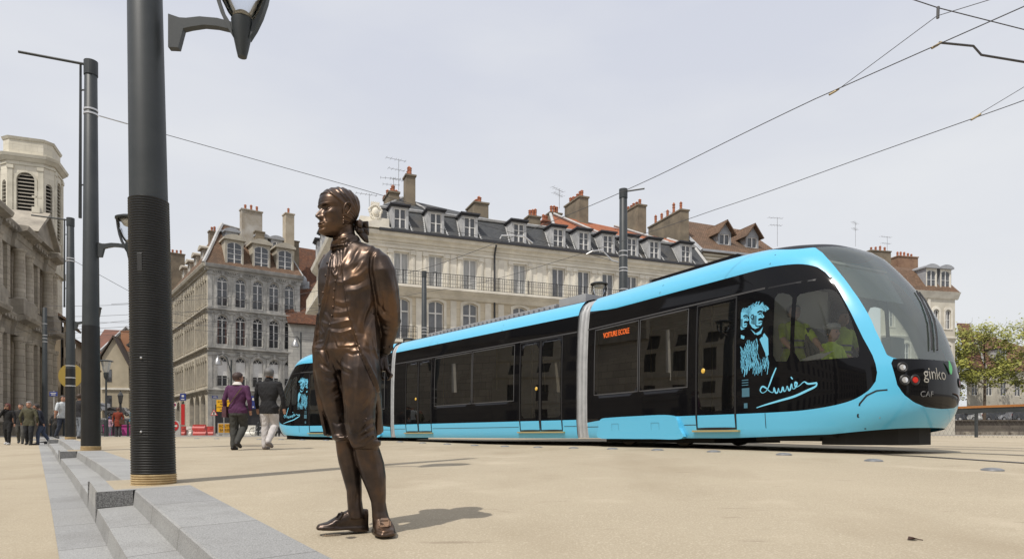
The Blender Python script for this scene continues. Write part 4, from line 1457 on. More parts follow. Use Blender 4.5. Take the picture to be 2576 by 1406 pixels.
opposite_rows()
# ---------------------------------------------------------------- track geometry
tF = Vector((0.486, -0.874, 0)); tM = Vector((0.616, -0.788, 0)); tR = Vector((0.81, -0.586, 0))
nF = Vector((-0.874, -0.486, 0)); nM = Vector((-0.788, -0.616, 0)); nR = Vector((-0.586, -0.81, 0))
HW = 1.2
A_c = Vector((1.54, 14.6, 0)) - (nF + nM).normalized() * HW
B_c = Vector((-3.85, 21.5, 0)) - (nM + nR).normalized() * HW
def catmull(pts, per=8):
 out = []
 for i in range(len(pts) - 1):
  p0, p1, p2, p3 = pts[max(i - 1, 0)], pts[i], pts[i + 1], pts[min(i + 2, len(pts) - 1)]
  for k in range(per):
   t = k / per
   out.append(0.5 * ((2 * p1) + (p2 - p0) * t + (2 * p0 - 5 * p1 + 4 * p2 - p3) * t * t + (3 * p1 - p0 - 3 * p2 + p3) * t ** 3))
 out.append(pts[-1])
 return out
TRACK = catmull([B_c - tR * 7.6 + Vector((-22, 11, 0)), B_c - tR * 7.6 + Vector((-9, 5.2, 0)), B_c - tR * 7.2, B_c - tR * 3.0, B_c, (A_c + B_c) / 2 + Vector((0.12, 0.08, 0)), A_c, A_c + tF * 4, A_c + tF * 8,
                 A_c + tF * 13, A_c + tF * 20], 8)
def offset_path(path, d, z=None, zf=None):
 out = []
 for i, p in enumerate(path):
  t = (path[min(i + 1, len(path) - 1)] - path[max(i - 1, 0)]).normalized()
  n = Vector((-t.y, t.x, 0))                       # to the left of travel towards the nose = far side
  q = p + n * d
  q.z = zf(q.x, q.y) if zf else z
  out.append(q)
 return out
M_rail = mat("rail_steel", (0.05, 0.045, 0.042), 0.5, col2=(0.12, 0.10, 0.085), scale=3)
for i, (d, lab) in enumerate(((-0.7175, "near rail of the nearer tram track, set flush in the sand paving"), (0.7175, "second rail of the nearer tram track, under the tram"),
                              (2.4, "near rail of the far tram track beyond the tram"), (3.83, "outermost rail of the far tram track"))):
 c = offset_path(TRACK, d, zf=gz)
 mb = MB()
 vs = []
 hw = 0.06
 l, r = offset_path(TRACK, d - hw, zf=gz), offset_path(TRACK, d + hw, zf=gz)
 vs = [(p.x, p.y, p.z + 0.008) for p in l] + [(p.x, p.y, p.z + 0.008) for p in r]
 n = len(c)
 mb.add(vs, [(k, k + 1, n + k + 1, n + k) for k in range(n - 1)])
 mb.build("tram_rail", M_rail, label=lab, category="rail", group="rails of the two tram tracks")
M_stud = mat("stud_metal", (0.16, 0.165, 0.175), 0.5, col2=(0.23, 0.235, 0.245), scale=9, metal=0.2)
sm = MB()
sm.lathe([(0.105, -0.02), (0.105, 0.004), (0.097, 0.013), (0.07, 0.023), (0.038, 0.028), (0.0, 0.03)], 20)
stud_me = sm.mesh("stud", M_stud, smooth='all')
sp = offset_path(TRACK, -1.95, zf=gz)
acc, last, k, spots = 0.0, None, 0, []
for p in reversed(sp):
 if last is not None:
  acc += (p - last).length
  while acc > 1.28:
   acc -= 1.28
   spots.append(p + (last - p).normalized() * acc)
 last = p
spots = [q for q in spots if q.y < 27]
for q in spots:
 o = bpy.data.objects.new("dome_stud", stud_me)
 put(o, loc=(q.x, q.y, gz(q.x, q.y)), label="low grey metal dome stud in the row marking the tram lane", category="stud", group="dome studs beside the track")
# ---------------------------------------------------------------- masts with lamps
M_mast = mat("anthracite_paint", (0.028, 0.034, 0.037), 0.48, col2=(0.042, 0.048, 0.051), scale=2.2, bump=0.04, bscale=140)
M_rib = mat("ribbed_black_sleeve", (0.010, 0.0105, 0.011), 0.4, col2=(0.016, 0.0165, 0.017), scale=3)
M_rope = mat("beige_grout", (0.50, 0.38, 0.21), 0.85, col2=(0.40, 0.29, 0.15), scale=14, bump=0.3)
M_band = mat("steel_band", (0.62, 0.62, 0.62), 0.35, metal=0.7)
M_bowl = glass("lamp_bowl_glass", (0.93, 0.95, 0.97), 0.03, 0.05, 1.25)
M_refl = mat("lamp_reflector", (0.70, 0.66, 0.58), 0.35, metal=0.2)
def bowl_lamp(parent, at, side=(1, 0), height_ref=0):
 """bowl lamp on a bracket; at = attachment on the pole, bracket runs along side for 0.62 m"""
 sx, sy = side
 D = Vector((sx, sy, 0))
 N = Vector((-sy, sx, 0))
 a = Vector(at)
 def q(u, z, d):
  return a + D * u + N * d + Vector((0, 0, z))
 br = MB()
 prof = [(0, -0.22), (0.09, -0.22), (0.135, -0.04), (0.2, -0.02), (0.32, 0.005), (0.44, 0.0), (0.60, -0.03), (0.60, 0.04), (0.44, 0.075), (0.28, 0.08), (0.16, 0.06), (0.1, 0.06), (0, 0.09)]
 br.prism(prof, -0.035, 0.035, lambda u, z, d: q(u, z, d))
 b = br.build("lamp_bracket", M_mast, parent)
 c = a + D * 0.66
 hd = MB()
 hd.lathe([(0.0, -0.27), (0.04, -0.265), (0.055, -0.2), (0.088, -0.04), (0.1, 0.08), (0.085, 0.1), (0.0, 0.1)], 18, c)
 fin = [(0.07, -0.1), (0.13, 0.0), (0.185, 0.12), (0.23, 0.26), (0.262, 0.42), (0.28, 0.58), (0.262, 0.58), (0.238, 0.42), (0.205, 0.27), (0.16, 0.14), (0.105, 0.05)]
 for an in (0, math.pi):
  dd = D * math.cos(an) + N * math.sin(an)
  nn = Vector((-dd.y, dd.x, 0))
  hd.prism(fin, -0.04, 0.04, lambda u, z, d: c + dd * u + nn * d + Vector((0, 0, z)))
 hd.lathe([(0.27, 0.57), (0.29, 0.58), (0.29, 0.61), (0.2, 0.65), (0.0, 0.67), (0.0, 0.64), (0.2, 0.62), (0.265, 0.6)], 28, c)
 h = hd.build("lamp_head", M_mast, parent, smooth=True)
 g = MB()
 g.lathe([(0.088, 0.1), (0.13, 0.15), (0.18, 0.25), (0.22, 0.4), (0.25, 0.59)], 28, c)
 g.build("lamp_bowl", M_bowl, h, smooth='all')
 r = MB()
 r.lathe([(0.08, 0.105), (0.085, 0.13), (0.05, 0.16), (0.0, 0.165)], 18, c)
 r.lathe([(0.0, 0.44), (0.13, 0.46), (0.21, 0.585), (0.0, 0.59)], 18, c)
 r.build("lamp_reflector", M_refl, h, smooth='all')
 return b
def mast(x, y, h, d0, d1, label, tilt=0.0, ribs=False, arm=None, bands=(), lamp=None, lamp_z=4.25, grout=True, tube=False, z=None):
 z0 = gz(x, y) if z is None else z
 root = empty("tram_mast", (x, y, z0), label=label, category="mast", group="dark tram masts")
 r0, r1 = d0 / 2, d1 / 2
 b = MB()
 b.lathe([(r0, -0.1), (lerp(r0, r1, 0.3), h * 0.3), (r1, h - 0.02), (r1 - 0.015, h), (0, h)], 32, M=Matrix.Shear('XY', 4, (tilt, 0)) if tilt else None)
 b.build("pole", M_mast, root, smooth=True)
 if ribs:
  s = MB()
  prof = []
  zt = 2.64
  n = 108
  for k in range(n):
   za, zb_ = 0.09 + (zt - 0.09) * k / n, 0.09 + (zt - 0.09) * (k + 1) / n
   rr = lerp(r0, r1, za / h) + 0.004
   prof += [(rr, za), (rr + 0.0062, lerp(za, zb_, 0.28)), (rr + 0.0062, lerp(za, zb_, 0.6)), (rr, lerp(za, zb_, 0.86))]
  prof = [(r0 - .02, 0.09)] + prof + [(lerp(r0, r1, zt / h) - 0.01, zt)]
  s.lathe(prof, 48, M=Matrix.Shear('XY', 4, (tilt, 0)))
  sl_ = s.build("ribbed_sleeve", M_rib, root, smooth=True)
  hb = MB()
  rr = lerp(r0, r1, 0.1) + 0.012
  for a0, a1, z0_, z1_ in ((-118, -117.0, 0.42, 1.22), (-73, -72.2, 0.42, 1.22), (-118, -72.2, 1.215, 1.225), (-118, -72.2, 0.415, 0.425)):
   hb.lathe([(rr + 0.004 - z0_ * .007, z0_), (rr + 0.004 - z1_ * .007, z1_)], 12, a0=R(a0), a1=R(a1), M=Matrix.Shear('XY', 4, (tilt, 0)))
  hb.build("hatch_edge", mat("hatch_gap", (0.008, 0.008, 0.008), 0.8), sl_)
  bb = MB()
  for zz in (1.15, 0.48):
   bb.sphere((rr * math.cos(R(-95)), rr * math.sin(R(-95)), zz), 0.011, 8, 6)
  bb.build("hatch_screw", M_band, sl_)
  pl = MB()
  r2 = lerp(r0, r1, 0.26) + 0.012
  pl.lathe([(r2 - .006, 1.93), (r2, 1.94), (r2, 2.1), (r2 - .006, 2.11)], 8, a0=R(-97), a1=R(-83), M=Matrix.Shear('XY', 4, (tilt, 0)))
  pl.build("badge_plate", mat("badge_black", (0.03, 0.03, 0.03), 0.5), sl_)
 if grout:
  g = MB()
  pr = []
  for k in range(7):
   za = -0.06 + k * 0.0215
   pr += [(r0 + 0.002, za), (r0 + 0.013, za + 0.007), (r0 + 0.013, za + 0.015)]
  g.lathe(pr + [(r0 - 0.01, 0.095)], 36)
  g.build("base_collar", M_rope, root, smooth=True)
  if not ribs:
   s = MB()
   for za, zb_ in ((0.1, 2.62),):
    s.lathe([(r0 + 0.004, za), (lerp(r0, r1, zb_ / h) + 0.004, zb_), (lerp(r0, r1, zb_ / h) - .01, zb_ + 0.01)], 32)
   s.build("base_sleeve", M_rib, root, smooth=True)
 if arm:
  ax, ay = arm
  m = MB()
  m.tube([(0, 0, h - 0.08), (ax, ay, h - 0.05)], 0.028, 8)
  m.lathe([(r1 + 0.015, h - 0.3), (r1 + 0.015, h)], 20)
  m.build("top_arm", M_mast, root)
  if tube:
   s = math.copysign(1, ax)
   v = MB()
   v.tube([(s * (r1 + 0.1), 0, h - 0.02), (s * (r1 + 0.11), 0, 4.9)], [0.022, 0.032], 6)
   for zz in (h - 0.05, h - 0.6, 5.6):
    v.tube([(0, 0, zz), (s * (r1 + 0.1), 0, zz)], 0.018, 5)
   v.build("cable_conduit", M_mast, root)
 bd = MB()
 for zz in bands:
  rr = lerp(r0, r1, zz / h)
  bd.lathe([(rr + 0.004, zz - 0.02), (rr + 0.009, zz - 0.018), (rr + 0.009, zz + 0.018), (rr + 0.004, zz + 0.02)], 24)
 if bands:
  bd.build("steel_band", M_band, root)
 if lamp:
  rr = lerp(r0, r1, lamp_z / h) - 0.01
  bowl_lamp(root, (lamp[0] * rr - (tilt and 0.0), lamp[1] * rr, lamp_z), lamp)
 return root
X1, Y1 = (388 - CX) / 269, 6.24
mast(X1, Y1, 8.1, 0.362, 0.245, "thick anthracite mast with black ribbed sleeve, nearest the statue", tilt=-0.0185, ribs=True, lamp=(0.996, 0.09), lamp_z=4.28)
mast((230 - CX) / 119, 14.1, 8.2, 0.36, 0.235, "dark mast with bowl lamp and top arm, second in the row on the steps", arm=(-1.2, -0.45), bands=(7.17, 7.08), lamp=(0.996, 0.09), lamp_z=4.3, tube=True)
mast((178 - CX) / 67.7, 24.8, 8.2, 0.34, 0.235, "dark mast with steel bands, third in the row on the steps", arm=(-1.1, -0.5), bands=(6.7, 6.6, 1.98, 2.28, 2.72), lamp=(0.996, 0.09), lamp_z=4.3, tube=True)
mast((112 - CX) / 41.0, 41.0, 7.9, 0.34, 0.24, "plain dark mast with four wire bands in front of the church", bands=(6.9, 6.2, 6.0, 5.8), grout=False)
mast(P(1568, 0, 22).x, 22, 8.15, 0.34, 0.25, "dark mast behind the tram with a short arm to the right", arm=(0.66, -0.2), bands=(6.1, 5.95, 5.55, 5.45, 4.85, 4.75), lamp=(-0.99, 0.1), lamp_z=4.45, grout=False)
mast(P(1067, 0, 33).x, 33, 8.2, 0.33, 0.23, "slim dark mast in front of the cream house balcony", arm=(0.62, -0.1), bands=(5.4, 5.25, 5.1), lamp=(-0.99, 0.1), lamp_z=4.25, grout=False)
# ---------------------------------------------------------------- overhead wires
M_wire = mat("wire", (0.07, 0.07, 0.075), 0.6)
M_clamp = mat("bronze_clamp", (0.34, 0.27, 0.16), 0.5, metal=0.5)
def wire(pts, r, label, name="span_wire", cat="wire", grp="overhead tram wires", m=None, sag=0.0):
 pts = [Vector(p) for p in pts]
 if sag:
  out = []
  for a, b in zip(pts[:-1], pts[1:]):
   for k in range(8):
    t = k / 8
    q = a.lerp(b, t)
    q.z -= sag * 4 * t * (1 - t)
    out.append(q)
  pts = out + [pts[-1]]
 mb = MB()
 mb.tube(pts, r, 5)
 return mb.build(name, m or M_wire, label=label, category=cat, group=grp)
def ht(path, off, zt):
 q = offset_path(path, off, z=0)
 return [Vector((p.x, p.y, CZ + zt(p))) for p in q]
wire(ht(TRACK, 0.0, lambda p: interp([(-5, 5.2), (8, 5.33), (11, 5.5), (15, 5.57), (60, 5.5)], p.y)), 0.0075, "contact wire directly over the blue tram, rising to the upper right corner", "contact_wire")
wire(ht(TRACK, 3.1, lambda p: interp([(-5, 5.5), (11, 5.52), (17, 5.72), (60, 5.55)], p.y)), 0.0075, "contact wire of the far track, crossing above the tram windscreen", "contact_wire")
wire([P(250, 292, 14.1), P(320, 312, 14.6)], 0.014, "short chain link holding the long span wire to the second mast", "wire_chain", m=M_band)
wire([P(320, 312, 14.6), P(869, 465, 17.5), P(1265, 580, 20)], 0.0075, "long span wire from the second mast past the statue's head")
wire([P(1265, 580, 20), P(1556, 660, 22)], 0.009, "span wire sloping right across the slate roof to the mast")
wire([P(1100, 575, 20.5), P(1330, 615, 21), P(1556, 640, 22)], 0.007, "upper thin span wire across the slate roof to the mast")
wire([P(1258, 601, 19), P(1262, 593, 19), P(1318, 594, 19), P(1340, 612, 19)], 0.022, "pale bent pull-off arm in front of the slate roof", "pull_off_arm", "pull-off arm", m=M_band)
wire([P(1475, 640, 20), P(1490, 632, 20), P(1515, 630, 20), P(1540, 656, 20), P(1556, 660, 20)], 0.022, "pale curved pull-off arm left of the mast behind the tram", "pull_off_arm", "pull-off arm", m=M_band)
wire([P(1500, -215, 9), P(2298, 0, 9), P(2360, 20.5, 9), P(3600, 334, 9)], 0.007, "span wire falling to the right across the top right corner")
wire([P(2108, 226, 10.4), P(2357, 41, 9.0), P(2510, -6, 8.4), P(3000, -160, 7.0)], 0.005, "thin stitch wire hung from the small insulator, top right")
wire([P(2360, 18, 9), P(2359, 47, 9)], 0.02, "small insulator on the span wire at the top right", "insulator", "insulator")
wire([P(2362, 108, 9.3), P(2449, 116.5, 9.3), P(2469, 139, 9.3), P(2620, 164, 9.3), P(3600, 330, 9.3)], 0.016, "dark cranked pull-off arm at the top right", "pull_off_arm", "pull-off arm")
wire([P(2467, 285, 11.2), P(2600, 205, 10.6), P(2980, -30, 9.3)], 0.005, "thin stitch wire at the right edge above the windscreen")
for (x, y, Z, l) in ((2098, 233, 10.6, "bronze clamp on the main contact wire left of the cranked arm"), (2356, 116, 9.3, "bronze clamp where the cranked arm holds the contact wire"), (2455, 296, 11.3, "bronze clamp on the far contact wire at the right edge")):
 wire([P(x - 12, y + 6, Z), P(x + 2, y - 2, Z), P(x + 12, y - 9, Z)], 0.018, l, "wire_clamp", "clamp", "clamps on the contact wires", M_clamp)
wire([P(186, 656, 24.8), P(246, 689, 26), P(420, 785, 29), P(800, 860, 33)], 0.009, "span wire sloping from the third mast behind the ribbed mast")
LW = [((115, 770, 41), (424, 758, 43), (794, 723, 46)), ((115, 796, 41), (420, 784, 44), (800, 774, 48)), ((115, 806, 41), (420, 808, 42), (790, 838, 44)),
      ((115, 830, 41), (420, 812, 46), (680, 800, 50)), ((115, 838, 41), (420, 822, 42), (790, 849, 45)), ((280, 765, 42), (520, 740, 45))]
LN = ["topmost thin wire crossing the grey corner house", "wire crossing the corner house between its upper floors", "wire falling to the right across the corner house",
      "wire crossing the street left of the corner house", "lowest wire falling to the right across the corner house", "short wire branching up over the street gap"]
for pts, l in zip(LW, LN):
 wire([P(*p) for p in pts], 0.012, l, sag=0.1)
# ---------------------------------------------------------------- bell lamps, lantern posts
M_bell = mat("bell_shade", (0.32, 0.32, 0.32), 0.3, metal=0.6)
def bell_lamp(px_post, py_top, px_head, py_head, Z, label):
 p = P(px_post, 1095, Z)
 z0 = gz(p.x, Z)
 top = P(px_post, py_top, Z).z - z0
 hd = P(px_head, py_head, Z)
 root = empty("bell_lamp", (p.x, Z, z0), label=label, category="street lamp", group="goose-neck bell lamps")
 mb = MB()
 mb.tube([(0, 0, 0), (0, 0, 1.2)], 0.09, 10)
 mb.tube([(0, 0, 1.2), (0, 0, top)], 0.055, 10)
 mb.build("post", M_mast, root)
 dx = hd.x - p.x
 zz = hd.z - z0 + 0.55
 g = MB()
 g.tube([(0, 0, top - 0.9), (dx * 0.35, 0, zz - 0.1), (dx * 0.7, 0, zz + 0.12), (dx, 0, zz)], 0.035, 6)
 g.build("lamp_bracket", M_mast, root)
 b = MB()
 b.lathe([(0.0, 0.62), (0.06, 0.6), (0.08, 0.45), (0.17, 0.33), (0.26, 0.12), (0.29, 0.0), (0.27, 0.0), (0.0, 0.2)], 18, (dx, 0, zz - 0.6))
 b.build("lamp_shade", M_bell, root, smooth=True)
bell_lamp(757, 835, 743, 870, 46, "bell lamp on a post in front of the corner house's right end")
bell_lamp(582, 905, 548, 915, 44, "bell lamp on a post above the woman in purple")
def lantern_post(px, py_top, Z, label, ornate=False, h=None):
 p = P(px, 1095, Z)
 z0 = gz(p.x, Z)
 top = P(px, py_top, Z).z - z0
 root = empty("lantern_post", (p.x, Z, z0), label=label, category="street lamp")
 if not ornate:
  mb = MB()
  mb.lathe([(0.12, 0), (0.12, 1.0), (0.06, 1.1), (0.05, top - 0.9)], 12)
  mb.build("post", M_mast, root)
  hd = MB()
  hd.lathe([(0.06, top - 1.15), (0.13, top - 1.0), (0.14, top - 0.75), (0.1, top - 0.72)], 14)
  hd.lathe([(0.28, top - 0.1), (0.42, top - 0.06), (0.3, top), (0, top)], 16)
  hd.build("lamp_head", M_mast, root, smooth=True)
  g = MB()
  g.lathe([(0.12, top - 0.72), (0.2, top - 0.5), (0.28, top - 0.1)], 16)
  g.build("lamp_bowl", mat("clear_lamp_glass", (0.5, 0.52, 0.53), 0.1, metal=0.5), root, smooth=True)
 else:
  mb = MB()
  mb.lathe([(0.28, 0), (0.28, 0.3), (0.2, 0.4), (0.17, 1.2), (0.24, 1.3), (0.1, 1.5), (0.08, 2.6), (0.15, 2.7), (0.07, 2.8), (0.07, top - 1.0), (0.16, top - 0.95)], 10)
  mb.tube([(-0.3, 0, top - 1.4), (0.3, 0, top - 1.4)], 0.03, 5)
  mb.build("post", M_iron, root)
  g = MB()
  g.lathe([(0.13, top - 0.95), (0.22, top - 0.4), (0.24, top - 0.38), (0.1, top - 0.15), (0.05, top - 0.1), (0.03, top)], 6)
  g.build("lantern", mat("lantern_glass", (0.06, 0.06, 0.06), 0.2), root)
lantern_post(267, 906, 40, "modern lantern post standing in the street gap left of the ribbed mast")
lantern_post(183, 957, 50, "ornate black iron lantern nearest the plain mast by the church", True)
lantern_post(218, 962, 51, "ornate black iron lantern right of its twin by the church", True)
lantern_post(303, 982, 52, "ornate black iron lantern half hidden by the second mast", True)
# ---------------------------------------------------------------- road works: barriers and signs
M_redp = mat("red_plastic", (0.50, 0.06, 0.05), 0.5, col2=(0.40, 0.07, 0.06), scale=2)
M_whp = mat("white_plastic", (0.72, 0.70, 0.64), 0.5, col2=(0.58, 0.56, 0.5), scale=2)
M_yel = mat("sign_yellow", (0.75, 0.40, 0.01), 0.5)
M_yel2 = mat("sign_amber", (0.55, 0.27, 0.01), 0.5)
M_blk = mat("sign_black", (0.015, 0.015, 0.015), 0.6)
M_sred = mat("sign_red", (0.50, 0.025, 0.025), 0.5)
M_blue = mat("sign_blue", (0.03, 0.05, 0.22), 0.5)
M_grey = mat("sign_grey", (0.42, 0.41, 0.39), 0.6)
def text_mesh(body, size, depth=0.004):
 cu = bpy.data.curves.new("txt", 'FONT')
 cu.body = body
 cu.size = size
 cu.align_x = 'CENTER'
 cu.align_y = 'CENTER'
 cu.extrude = depth
 cu.resolution_u = 3
 o = bpy.data.objects.new("txt", cu)
 COL.objects.link(o)
 bpy.context.view_layer.update()
 me = bpy.data.meshes.new_from_object(o.evaluated_get(bpy.context.evaluated_depsgraph_get()))
 bpy.data.objects.remove(o)
 bpy.data.curves.remove(cu)
 return me
def lettering(parent, body, size, m, loc, rot=(R(90), 0, 0), name="lettering", sx=1.0):
 me = text_mesh(body, size)
 me.materials.clear()
 me.materials.append(m)
 o = bpy.data.objects.new(name, me)
 put(o, parent)
 o.location = loc
 o.rotation_euler = rot
 o.scale = (sx, 1, 1)
 return o
def barrier(px, Z, w, h, m, label, base=None, rz=0.0, dz=0):
 p = P(px, 1095, Z)
 mb = MB()
 a = [(-0.28, 0), (0.28, 0), (0.26, 0.18), (0.15, 0.34), (0.11, h - 0.12), (0.11, h), (-0.11, h), (-0.11, h - 0.12), (-0.15, 0.34), (-0.26, 0.18)]
 mb.prism(a, -w / 2, w / 2, lambda u, z, d: Vector((d, u, z)))
 for k in (-1, 1):
  mb.box(k * w * 0.27 - 0.12, k * w * 0.27 + 0.12, -0.16, -0.1, h - 0.26, h - 0.08)
  mb.box(k * w * 0.27 - 0.16, k * w * 0.27 + 0.16, -0.31, -0.2, 0.0, 0.1)
 mb.box(-w * 0.42, w * 0.42, -0.17, -0.14, 0.36, 0.42)
 return mb.build("road_barrier", m, loc=(p.x, Z, gz(p.x, Z) + dz + 0.01), rz=rz, label=label, category="barrier", group="plastic road barriers")
barrier(457, 63, 0.75, 0.85, M_redp, "red plastic barrier just right of the round no-entry sign")
barrier(472, 63.4, 0.85, 0.85, M_whp, "white plastic barrier between two red ones")
barrier(490, 64, 1.2, 0.85, M_redp, "red plastic barrier behind the stacked pair")
barrier(504, 61, 1.15, 0.5, M_redp, "lower red barrier of the stacked pair")
barrier(502, 61.4, 1.15, 0.5, M_redp, "upper red barrier of the stacked pair", dz=0.5)
barrier(526, 63, 0.95, 0.85, M_redp, "red plastic barrier at the right end of the red row, by the corner")
barrier(627, 60, 1.15, 0.9, M_whp, "white plastic barrier between the walking couple")
barrier(432, 60, 1.1, 0.5, M_redp, "low red barrier half hidden by the ribbed mast")
def sign_post(px, Z, name, label, z1, rz=0.0):
 p = P(px, 1095, Z)
 r = empty(name, (p.x, Z, gz(p.x, Z)), rz, label=label, category="sign")
 mb = MB()
 mb.tube([(0, 0.03, 0), (0, 0.03, z1)], 0.03, 6)
 mb.build("post", M_grey, r)
 return r
r = sign_post(437, 59, "no_entry_sign", "round red no-entry sign on a grey rounded stand beside the ribbed mast", 1.0)
mb = MB()
mb.prism(arch(1.05, 1.32, 0.52, x=0.05, z=0.02), 0.0, 0.16, lambda a, b, d: Vector((a, d, b)))
mb.build("stand", M_grey, r)
mb = MB()
mb.prism([(0.44 * math.cos(a), 0.85 + 0.44 * math.sin(a)) for a in np.linspace(0, 2 * math.pi, 25)[:-1]], -0.03, -0.003, lambda a, b, d: Vector((a, d, b)))
mb.build("disc", M_sred, r)
mb = MB()
mb.box(-0.33, 0.33, -0.045, -0.033, 0.77, 0.93)
mb.build("bar", M_whp, r)
r = sign_post(566, 58, "road_closed_sign", "amber ROUTE BARREE board on a grey frame behind the woman's legs", 0.8)
mb = MB()
mb.box(-0.62, 0.62, -0.03, 0.03, 0.2, 1.08)
mb.box(-0.62, -0.4, -0.25, 0.3, 0, 0.12)
mb.box(0.4, 0.62, -0.25, 0.3, 0, 0.12)
mb.build("frame", M_grey, r)
mb = MB()
mb.box(-0.55, 0.55, -0.05, -0.033, 0.27, 1.02)
mb.build("panel", M_yel2, r)
lettering(r, "ROUTE", 0.3, M_blk, (0, -0.056, 0.8))
lettering(r, "BARREE", 0.3, M_blk, (0, -0.056, 0.47), sx=0.85)
r = sign_post(563, 57, "yellow_notice_board", "bright yellow notice board with black lettering behind the woman in purple", 3.0)
mb = MB()
mb.box(-0.62, 0.62, -0.02, 0.0, 2.05, 3.05)
mb.build("panel", M_yel, r)
for k, s in enumerate(("LES ARRETS SONT", "FERMES", "A PARTIR DU 15 MAI", "Saint Jacques")):
 lettering(r, s, 0.19 if k != 1 else 0.2, M_blk, (0, -0.026, 2.88 - k * 0.23), sx=0.68 if k != 1 else 1)
r = sign_post(538.5, 58, "warning_triangle", "triangular road works warning sign below the blue street name plate", 2.1)
tri = [(-0.32, 1.75), (0.32, 1.75), (0, 2.3)]
mb = MB()
mb.prism(tri, -0.02, 0.0, lambda a, b, d: Vector((a, d, b)))
mb.build("border", M_sred, r)
mb = MB()
mb.prism([(-0.23, 1.8), (0.23, 1.8), (0, 2.19)], -0.03, -0.022, lambda a, b, d: Vector((a, d, b)))
mb.build("field", M_whp, r)
mb = MB()
mb.box(-0.06, 0.06, -0.036, -0.031, 1.83, 2.05)
mb.build("symbol", M_blk, r)
r = sign_post(439.5, 60, "no_parking_sign", "small white no-parking plate near the ribbed mast", 3.0)
mb = MB()
mb.box(-0.17, 0.17, -0.02, 0.0, 2.4, 2.95)
mb.build("plate", M_whp, r)
mb = MB()
mb.prism([(0.13 * math.cos(a), 2.76 + 0.13 * math.sin(a)) for a in np.linspace(0, 2 * math.pi, 17)[:-1]], -0.03, -0.022, lambda a, b, d: Vector((a, d, b)))
mb.build("red_ring", M_sred, r)
mb = MB()
mb.prism([(0.085 * math.cos(a), 2.76 + 0.085 * math.sin(a)) for a in np.linspace(0, 2 * math.pi, 17)[:-1]], -0.036, -0.031, lambda a, b, d: Vector((a, d, b)))
mb.build("blue_field", M_blue, r)
p = P(430, 989, 60)
mb = MB()
mb.prism([(-0.1, 0.5), (0.12, -0.5), (0.2, -0.35), (0.02, 0.4)], 0, 0.05, lambda a, b, d: Vector((a, d, b)))
mb.build("red_shop_sign", M_sred, loc=p, label="red shop sign leaning out just right of the ribbed mast", category="sign")
p = P(460, 998, 67)
r = empty("bank_sign", p, 0.1, label="projecting blue bank sign with a white emblem on the corner house's side", category="sign")
mb = MB()
mb.box(-0.27, 0.27, 0, 0.15, -0.36, 0.36)
mb.build("panel", M_blue, r)
mb = MB()
mb.box(-0.11, 0.11, -0.015, -0.003, -0.02, 0.2)
mb.box(-0.16, 0.14, -0.015, -0.003, -0.28, -0.18)
mb.build("emblem", M_whp, r)
p = P(460, 1043, 66)
mb = MB()
mb.box(-0.17, 0.17, 0, 0.05, -1.0, 1.05)
mb.build("red_banner", M_sred, loc=p, label="tall narrow red banner beside the arches of the corner house", category="banner")
p = P(540.5, 998.5, 71.2)
r = empty("street_name_plate", p, math.atan2(0.592, 0.806), label="small dark blue street name plate at the corner of the grey house", category="sign")
mb = MB()
mb.box(-0.28, 0.28, -0.03, 0, -0.14, 0.14)
mb.build("plate", M_blue, r)
mb = MB()
mb.box(-0.15, 0.15, -0.036, -0.031, 0.03, 0.07)
mb.box(-0.2, 0.2, -0.036, -0.031, -0.07, -0.02)
mb.build("lettering", M_whp, r)
p = P(637, 1012, 66)
r = empty("blue_sign", p, 0.3, label="narrow blue sign board between the walking couple's shoulders", category="sign")
mb = MB()
mb.box(-0.22, 0.22, 0, 0.1, -0.6, 0.65)
mb.build("panel", M_blue, r)
mb = MB()
mb.box(-0.09, 0.09, -0.015, -0.002, 0.2, 0.45)
mb.box(-0.07, 0.07, -0.015, -0.002, -0.5, -0.38)
mb.build("emblem", M_whp, r)
p = P(177, 945, 45)
mb = MB()
mb.prism([(0.82 * math.cos(a), 0.82 * math.sin(a)) for a in np.linspace(0, 2 * math.pi, 29)[:-1]], 0, 0.05, lambda a, b, d: Vector((a, d, b)))
mb.tube([(0, 0.1, -4.3), (0, 0.1, 0.5)], 0.05, 6)
mb.build("round_yellow_sign", mat("dull_yellow", (0.36, 0.25, 0.05), 0.7), loc=p, label="large dull yellow disc sign behind the third mast", category="sign")
r = sign_post(135, 40, "street_direction_sign", "small blue direction plate on a post in front of the church", 2.75)
mb = MB()
mb.box(-0.24, 0.24, -0.03, 0, 2.42, 2.68)
mb.build("plate", M_blue, r)
mb = MB()
mb.box(-0.17, 0.17, -0.036, -0.031, 2.57, 2.61)
mb.box(-0.13, 0.13, -0.036, -0.031, 2.48, 2.52)
mb.build("lettering", M_whp, r)
bm_ = MB()
bm_.lathe([(0.07, 0), (0.06, 0.9), (0.08, 0.95), (0.08, 1.0), (0, 1.08)], 10)
bo = bm_.mesh("bollard", M_mast, smooth=True)
for k, px in enumerate((52, 129, 161, 291, 322, 338, 650, 660)):
 Z = 40 + (k % 3)
 if px > 600:
  Z = 52
 p = P(px, 1095, Z)
 put(bpy.data.objects.new("bollard", bo), loc=(p.x, Z, gz(p.x, Z)), label="slim dark bollard at the street edge beyond the plaza", category="bollard", group="slim dark bollards")
M_pink = mat("pink_planter", (0.42, 0.05, 0.22), 0.6)
